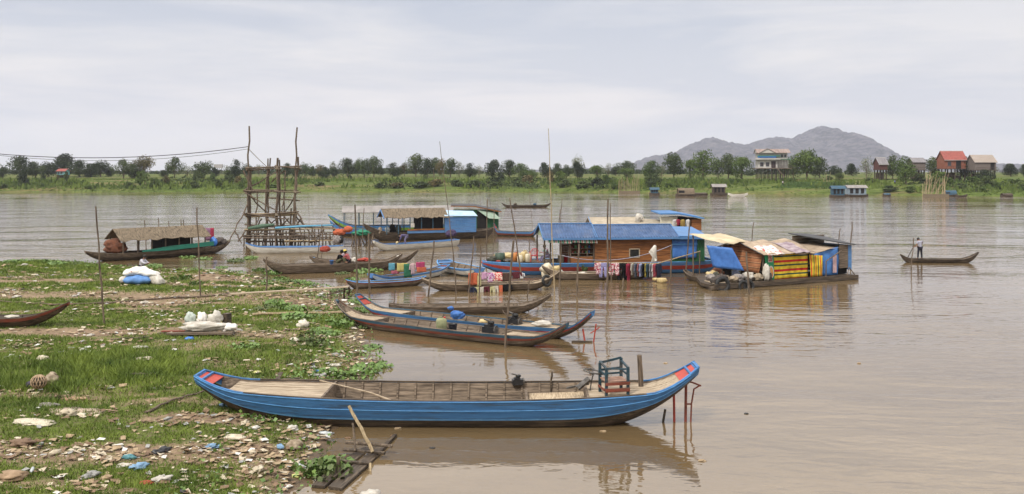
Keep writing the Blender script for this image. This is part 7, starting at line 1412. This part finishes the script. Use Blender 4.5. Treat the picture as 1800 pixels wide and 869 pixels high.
def litter_stuff():
    for ci, (cn, mt) in enumerate(LM[:5]):
        X, Y = place_density(int([9000, 15000, 2500, 17000, 2500][ci]), 200 + ci); n = len(X); r = np.random.default_rng(ci); Z = bank_h(X, Y); s = (.02 + .085 * r.random(n) ** 2.2) * (.75 + Y / 70); a = r.random(n) * 6.28
        V = np.empty((n, 4, 3))
        for q, (u, v) in enumerate(((-1, -.5), (1, -.6), (.9, .5), (-.8, .6))): V[:, q] = np.stack([X + (u * np.cos(a) - v * np.sin(a)) * s, Y + (u * np.sin(a) + v * np.cos(a)) * s, Z + s * (.25 + .7 * r.random(n))], 1)
        tri_cloud('small_litter', V.reshape(-1, 3), 4, mt, f'countless tiny {cn} scraps strewn over the muddy bank', 'litter')
litter_stuff()
r9 = random.Random(31); XX, YY = place_density(900, 91)
BM = [('white', SACKW), ('grey', MATS['grey_scrap']), ('pale blue', MATS['blue_scrap']), ('cream', MATS['cream_scrap']), ('black', PLBLACK)]
for i in range(min(44, len(XX))):
    x, y = float(XX[i]), float(YY[i]); cn, m_ = BM[r9.choices(range(5), [.34, .26, .04, .28, .08])[0]]; s = r9.uniform(.28, .5)
    crumple('plastic_bag', (x, y, gh(x, y) - .02), s * 1.3, s * .8, s * r9.uniform(.3, .55), m_, f'{cn} crumpled plastic bag half sunk in the mud of the bank', 'plastic bag', 1000 + i, f'{cn} plastic bags on the bank', rz=r9.random() * 6, n=22, jit=.34)
for i in range(44, min(62, len(XX))):
    x, y = float(XX[i]), float(YY[i]); mb = MB(); mb.lathe([(.03, 0), (.04, .02), (.036, .1), (.04, .18), (.03, .23), (.014, .27), (.014, .3)], 9)
    a_ = r9.random() * 6; mb.v = [(z * math.cos(a_) - p * math.sin(a_), z * math.sin(a_) + p * math.cos(a_), q + .04) for p, q, z in mb.v]
    o = part('plastic_bottle', mb, MATS['clear_plastic'], None, True); o.location = (x, y, gh(x, y)); tag(o, 'clear empty plastic bottle lying on its side on the bank', 'bottle', 'clear plastic bottles on the bank')
# ---------------------------------------------------------------- water hyacinth
HYM = [M('hyacinth_leaf', (.16, .25, .055), (.07, .13, .03), 3, .5, spec=.4), M('dull_hyacinth_leaf', (.12, .16, .05), (.06, .08, .03), 3, .6)]
def hyacinth(seed, n=70, R_=.55, h=.3):
    r = random.Random(seed); mb = MB()
    for i in range(n):
        a = r.random() * 6.28; q = R_ * r.random() ** .6; x, y = q * math.cos(a), q * math.sin(a); z = h * r.uniform(.35, 1) * (1 - .4 * q / R_); s = r.uniform(.035, .07); t1 = Vector((r.uniform(-1, 1), r.uniform(-1, 1), r.uniform(-.2, .9))).normalized(); t2 = t1.orthogonal().normalized()
        mb.quad(*[Vector((x, y, z)) + (t1 * math.cos(w_ / 6 * 6.2832) * s * 1.2 + t2 * math.sin(w_ / 6 * 6.2832) * s) for w_ in range(6)]); mb.bar((x * .8, y * .8, 0), (x, y, z), .015); mb.bar((0, 0, .01), (x * .8, y * .8, .0), .012)
    return mb
hp = []
for v in range(4): o = part('water_hyacinth', hyacinth(700 + v), HYM[v % 4 == 3]); hp.append(o)
spots = [(455, 484), (478, 488), (494, 494), (508, 499), (525, 500), (545, 503), (440, 478), (415, 476), (390, 475), (360, 473), (330, 472), (300, 470), (270, 472), (470, 500), (490, 510), (452, 498), (20, 463), (45, 461), (80, 462), (130, 466), (100, 466), (210, 470), (620, 508), (600, 515), (632, 535), (641, 550), (628, 548), (648, 580), (655, 612), (668, 648), (640, 655), (600, 668), (585, 660), (560, 583), (575, 590), (545, 590), (520, 560), (495, 540), (480, 535), (470, 545), (520, 545), (600, 575), (565, 828), (575, 836), (582, 822), (622, 565), (430, 612), (540, 604), (345, 500), (320, 492), (505, 545), (520, 690), (640, 480), (655, 478), (628, 470), (602, 482), (615, 475)]
lbl = {}
for i, (px, py) in enumerate(spots):
    isw = (py in (480, 478, 470, 482, 475) and px > 600) or (px in (565, 575, 582) and py > 800); g = P(px, py, 0) if isw else G(px, py)
    if sdist(np.array([g.x]), np.array([g.y]))[0] < 0: g.z = 0
    o = hp[i] if i < 4 else hp[i % 4].copy()
    if i >= 4: COL.objects.link(o)
    o.location = g; s = rng.uniform(.7, 1.25); o.scale = (s * 1.2, s, s * rng.uniform(.7, 1.1)); o.rotation_euler = (0, 0, rng.random() * 6)
    tag(o, 'leafy green water hyacinth clump rooted at the water edge or on the bank', 'water plant', 'water hyacinth clumps along the bank')
def hy_stuff():
    r = np.random.default_rng(12); n = 80000; Y = 18 + 50 * r.random(n); X = (-.6 + .6 * r.random(n)) * Y; d = sdist(X, Y); c = fbm(X * .8, Y * .8, 3); ok = (d > -.4) & (d < 2.4) & (r.random(n) < np.clip((c - .46) * 6, 0, 1) * np.where(Y < 24, .25, .7)); X, Y = X[ok], Y[ok]; n = len(X); Z = np.maximum(bank_h(X, Y), 0); s = .035 + .04 * r.random(n)
    t1 = r.normal(size=(n, 3)) * [1, 1, .5]; t1 /= np.linalg.norm(t1, axis=1)[:, None]; t2 = np.cross(t1, r.normal(size=(n, 3))); t2 /= np.linalg.norm(t2, axis=1)[:, None]; c0 = np.stack([X, Y, Z + .05 + .16 * r.random(n)], 1)
    V = np.stack([c0 - t1 * s[:, None], c0 - t2 * s[:, None] * .8, c0 + t1 * s[:, None], c0 + t2 * s[:, None] * .8], 1); tri_cloud('shore_weeds', V.reshape(-1, 3), 4, HYM[0], 'low leafy weeds growing thick along the edge of the water', 'weeds')
hy_stuff()

for i, (px, py) in enumerate(((700, 755), (690, 768), (1312, 729), (1170, 640), (733, 700), (655, 748), (1060, 760), (612, 772), (760, 790), (1235, 812), (930, 535), (1105, 533), (1510, 640))):
    crumple('floating_scrap', P(px, py, -.02), rng.uniform(.12, .3), rng.uniform(.08, .15), .06, MATS[['tan_scrap', 'brown_scrap', 'dark_scrap'][i % 3]], ['tan', 'brown', 'dark'][i % 3] + ' scrap drifting on the open water near the blue boats', 'litter', 900 + i, ['tan', 'brown', 'dark'][i % 3] + ' scraps drifting on the water')
# ---------------------------------------------------------------- people
def skinned(name, chains, mat, parent=None, sub=2, root=0):
    """chains: list of [(point, radius), ...]; points with equal coordinates are welded"""
    idx = {}; V = []; Rr = []; E = []
    for ch in chains:
        prev = None
        for p, r in ch:
            k = tuple(round(a, 4) for a in p)
            if k not in idx: idx[k] = len(V); V.append(k); Rr.append(r)
            i = idx[k]
            if prev is not None and prev != i: E.append((prev, i))
            prev = i
    me = bpy.data.meshes.new(name); me.from_pydata(V, E, []); o = bpy.data.objects.new(name, me); COL.objects.link(o)
    m = o.modifiers.new('skin', 'SKIN'); m.use_smooth_shade = True
    for i, v in enumerate(me.skin_vertices[0].data): r = Rr[i]; v.radius = r if isinstance(r, tuple) else (r, r); v.use_root = (i == root)
    s = o.modifiers.new('sub', 'SUBSURF'); s.levels = sub; s.render_levels = sub
    dg = bpy.context.evaluated_depsgraph_get(); ev = o.evaluated_get(dg); nm = bpy.data.meshes.new_from_object(ev)
    bpy.data.objects.remove(o); bpy.data.meshes.remove(me); nm.materials.clear(); nm.materials.append(mat); nm.name = name
    n = bpy.data.objects.new(name, nm); COL.objects.link(n)
    if parent: n.parent = parent
    return n
def person(label, loc, rz, J, top, bottom, hat=None, group=None, short=True, hathat=None):
    r = thing('person', label, 'person', loc, rz, group); V3 = Vector
    J = {k: V3(v) for k, v in J.items()}; pel, ch, nk, hd = J['pelvis'], J['chest'], J['neck'], J['head']
    chains = [[(pel, .12), (pel.lerp(ch, .5), .115), (ch, .135), (nk, .06), (nk.lerp(hd, .35), .055), (nk.lerp(hd, .6), .085), (hd, .10), (hd + (hd - nk).normalized() * .07, .07)]]
    for s in 'LR':
        sh, el_, ha = J['sh' + s], J['el' + s], J['ha' + s]; hp_, kn, ft = J['hip' + s], J['kn' + s], J['ft' + s]
        chains.append([(ch, .135), (sh, .062), (sh.lerp(el_, .5), .048), (el_, .04), (el_.lerp(ha, .5), .035), (ha, .024)])
        d = (ha - el_).normalized(); chains[-1].append((ha + d * .06, .032)); chains[-1].append((ha + d * .09, .026))
        toe = ft + V3(J.get('toe', (1, 0, 0))) * .16
        chains.append([(pel, .12), (hp_, .09), (hp_.lerp(kn, .5), .075), (kn, .055), (kn.lerp(ft, .4), .052), (ft + V3((0, 0, .05)), .035), (toe + V3((0, 0, .025)), .028)])
    b = skinned('body', chains, SKIN, r)
    # face, ears and five fingers per hand, joined to the body mesh
    mb = MB(); fwd = V3(J.get('face', (1, 0, 0))).normalized(); up = (hd - nk).normalized(); sd = up.cross(fwd).normalized(); fwd = sd.cross(up)
    mb.tube([hd + fwd * .085 + up * .02, hd + fwd * .115 - up * .015, hd + fwd * .09 - up * .02], [.008, .016, .01], 6); mb.tube([hd + fwd * .088 - up * .05 + sd * .022, hd + fwd * .093 - up * .052, hd + fwd * .088 - up * .05 - sd * .022], .007, 5)
    for s_ in (-1, 1): mb.ball(hd + sd * .098 * s_ - up * .005, .025, .6, .6, 1.1, 6, 4)
    for s in 'LR':
        el_, ha = J['el' + s], J['ha' + s]; d = (ha - el_).normalized(); w_ = d.cross(V3((0, 0, 1))); w_ = w_.normalized() if w_.length > .1 else V3((0, 1, 0)); q = w_.cross(d)
        for f, (o_, L_) in enumerate(((-.03, .06), (-.01, .072), (.01, .068), (.028, .052))): p0 = ha + d * .07 + w_ * o_; mb.tube([p0, p0 + d * L_ * .5 - q * .008, p0 + d * L_ * .8 - q * .035], [.0095, .009, .007], 5)
        p0 = ha + d * .03 - w_ * .03; mb.tube([p0, p0 - w_ * .022 + d * .025, p0 - w_ * .015 + d * .055 - q * .015], [.011, .01, .008], 5)
    bm = bmesh.new(); bm.from_mesh(b.data); me2 = bpy.data.meshes.new('tmp'); me2.from_pydata(mb.v, [], mb.f); bm.from_mesh(me2); bm.to_mesh(b.data); bm.free(); bpy.data.meshes.remove(me2)
    for s_ in (-1, 1): part('eye', MB().ball(hd + fwd * .088 + sd * .034 * s_ + up * .01, .011, n=6, m=4), HAIR, r)
    ha_ = MB(); ha_.ball(hd + up * .03 - fwd * .018, .112, 1, 1, 1, 12, 8, .03)
    ha_.v = [v for v in ha_.v]; part('hair', ha_, HAIR, r, True).scale = (1, 1, 1)
    k = .66 if short else .97
    c2 = [[(pel + (ch - pel) * -.05, .145), (pel.lerp(ch, .5), .14), (ch, .158), (nk.lerp(ch, .25), .085)]]
    for s in 'LR': sh, el_, ha = J['sh' + s], J['el' + s], J['ha' + s]; c2.append([(ch, .158), (sh, .082), (sh.lerp(el_, k) if short else el_, .062)] + ([] if short else [(el_.lerp(ha, .85), .05)]))
    skinned('shirt', c2, top, r)
    c3 = []
    for s in 'LR': hp_, kn, ft = J['hip' + s], J['kn' + s], J['ft' + s]; c3.append([(pel, .14), (hp_, .108), (hp_.lerp(kn, .5), .092), (kn, .074), (kn.lerp(ft, .85), .062)])
    skinned('trousers', c3, bottom, r)
    if hat:
        mb = MB(); prof = [(.2, 0), (.205, .012), (.12, .03), (.115, .1), (.07, .14), (.0, .145)] if hathat != 'cap' else [(.125, 0), (.13, .02), (.11, .09), (.05, .13), (0, .135)]
        rows = [[hd + up * (.055 + z) + (sd * math.cos(t / 14 * 6.2832) + fwd * math.sin(t / 14 * 6.2832)) * q for t in range(14)] for q, z in prof]; mb.grid(rows, close=True); mb.f.append(tuple(range(13, -1, -1))); part('hat', mb, hat, r, True)
    return r
def pose(**k):
    b = dict(pelvis=(0, 0, .88), chest=(0, 0, 1.22), neck=(.01, 0, 1.40), head=(.03, 0, 1.55), shL=(0, .17, 1.34), shR=(0, -.17, 1.34), elL=(.02, .24, 1.07), elR=(.02, -.24, 1.07), haL=(.1, .22, .84), haR=(.1, -.22, .84), hipL=(0, .09, .85), hipR=(0, -.09, .85), knL=(.03, .11, .47), knR=(.03, -.11, .47), ftL=(0, .12, .02), ftR=(0, -.12, .02)); b.update(k); return b
# rower, seen from behind, head bowed
q0 = at_boat(bQ, 1617, 0, .2); q0.z = .27
pr_ = person('rower in pale grey shirt and dark trousers standing in the dark canoe', q0, R(100), pose(chest=(.06, 0, 1.22), neck=(.13, 0, 1.38), head=(.22, .0, 1.50), haL=(.15, .42, .92), elL=(.0, .3, 1.08), haR=(.3, .12, .95), elR=(.12, -.22, 1.05), knL=(.02, .14, .47), ftL=(0, .19, .02), knR=(.02, -.14, .47), ftR=(0, -.17, .02), face=(.8, 0, -.5)), cloth('pale_grey_shirt', (.42, .42, .52)), cloth('dark_trousers', (.03, .03, .045)), short=True)
h_ = pr_.location; a_ = loc2w(pr_, .18, .44, .93); one('oar', MB().tube([a_ + Vector((.12, .05, .1)), a_, P(1594, 456, .05)], [.02, .022, .03], 6), WOODD, 'thin oar held by the rower, dipping left', 'oar')
# three people sitting
sit = dict(pelvis=(0, 0, .12), chest=(.12, 0, .44), neck=(.2, 0, .60), head=(.26, 0, .74), shL=(.14, .17, .55), shR=(.14, -.17, .55), elL=(.3, .22, .36), elR=(.3, -.22, .36), haL=(.5, .08, .36), haR=(.5, -.08, .36), hipL=(.04, .1, .12), hipR=(.04, -.1, .12), knL=(.42, .16, .38), knR=(.42, -.16, .38), ftL=(.55, .14, .02), ftR=(.55, -.14, .02), face=(.8, 0, -.5))
SP = 'people sitting in the weathered grey boat'
pA, pB, pC = at_boat(bH, 594, -.35, .62), at_boat(bH, 613, -.35, .62), at_boat(bH, 606, .6, .62)
person('sitting person in black clothes and black cap, facing right', pA, R(-5), sit, cloth('black_cloth', ct['black']), cloth('olive_trousers', (.12, .12, .06)), cloth('black_cap', (.012, .012, .014)), SP, False, 'cap')
person('sitting person in pink shirt wearing a yellow hat', pB, R(170), sit, cloth('coral_shirt', (.60, .12, .13)), cloth('dark_trousers', (.03, .03, .045)), cloth('yellow_hat', (.68, .52, .04)), SP, False)
person('sitting person in pale patterned shirt with pink cap, behind the others', pC, R(-80), sit, M('pale_patterned_shirt', (.55, .48, .5), (.3, .2, .25), 12, .9), cloth('dark_trousers', (.03, .03, .045)), cloth('pink_cap', (.5, .08, .2)), SP, False, 'cap')
bucket(at_boat(bH, 583, 0, .5), .3, PLBLUE, 'small light blue bowl left of the sitting people'); crumple('red_bag', at_boat(bH, 640, 0, .62), 1.2, .6, .3, RED, 'red and pale bundle right of the sitting people', 'bag', 131); crumple('white_bag', at_boat(bH, 622, -.3, .62), .5, .4, .4, SACKW, 'white bag touching the person with yellow hat', 'bag', 132)
# bending person
pj = at_boat(bJ, 713, 0, .42)
person('person in purple clothes bending over in the white boat', pj, R(180), pose(pelvis=(-.1, 0, .78), chest=(.28, 0, .86), neck=(.45, 0, .80), head=(.56, 0, .70), shL=(.34, .17, .84), shR=(.34, -.17, .84), elL=(.42, .2, .58), elR=(.42, -.2, .58), haL=(.52, .12, .34), haR=(.52, -.12, .34), hipL=(-.1, .09, .76), hipR=(-.1, -.09, .76), knL=(.05, .12, .4), knR=(.05, -.12, .4), ftL=(-.02, .13, .02), ftR=(-.02, -.13, .02), face=(.5, 0, -.9)), cloth('violet_shirt', (.14, .11, .24)), cloth('violet_trousers', (.2, .17, .28)), None, None, False)
crumple('yellow_bag', pj + Vector((-.75, 0, .05)), .35, .3, .25, PLASTY, 'small yellow bag handled by the bending person', 'bag', 133)
# person behind the sacks, person on the houseboat
ps = G(243, 490); ps = Vector((ps.x, ps.y + .4, gh(ps.x, ps.y + .4)))
person('person in white shirt crouching behind the upper sack pile', A(245, 492, ps.y) * 1 if False else ps, R(-10), {k: (v if k in ('face',) else (v[0], v[1], v[2] + .55 if k not in ('ftL', 'ftR', 'knL', 'knR') else v[2] * 1.3)) for k, v in sit.items()}, cloth('white_shirt', (.62, .6, .68)), cloth('dark_trousers', (.03, .03, .045)), None, None, False)
pw = nbp(963, -.9, .82); person('person in pink and green clothes on the shop houseboat porch', pw, R(200), {k: (v if k == 'face' else (v[0], v[1], v[2] + .35 if k[:2] not in ('ft', 'kn') else v[2])) for k, v in sit.items()}, M('pink_green_shirt', (.5, .16, .3), (.06, .3, .22), 7, .9), cloth('violet_trousers', (.2, .17, .28)), None, None, False)
# far bank figures, tiny
for px, py, m_, lb in ((1376, 326, cloth('white_shirt', (.62, .6, .68)), 'tiny farmer in white working in the vegetable rows'), (1573, 334, PLBLUE, 'tiny person in blue on the sandy patch of far bank')):
    x, Y, z = seat(px, 16); person(lb, (x, Y, z), R(60), pose(), cloth('white_shirt', (.62, .6, .68)) if m_ is not PLBLUE else cloth('blue_shirt', (.05, .15, .45)), cloth('dark_trousers', (.03, .03, .045)))
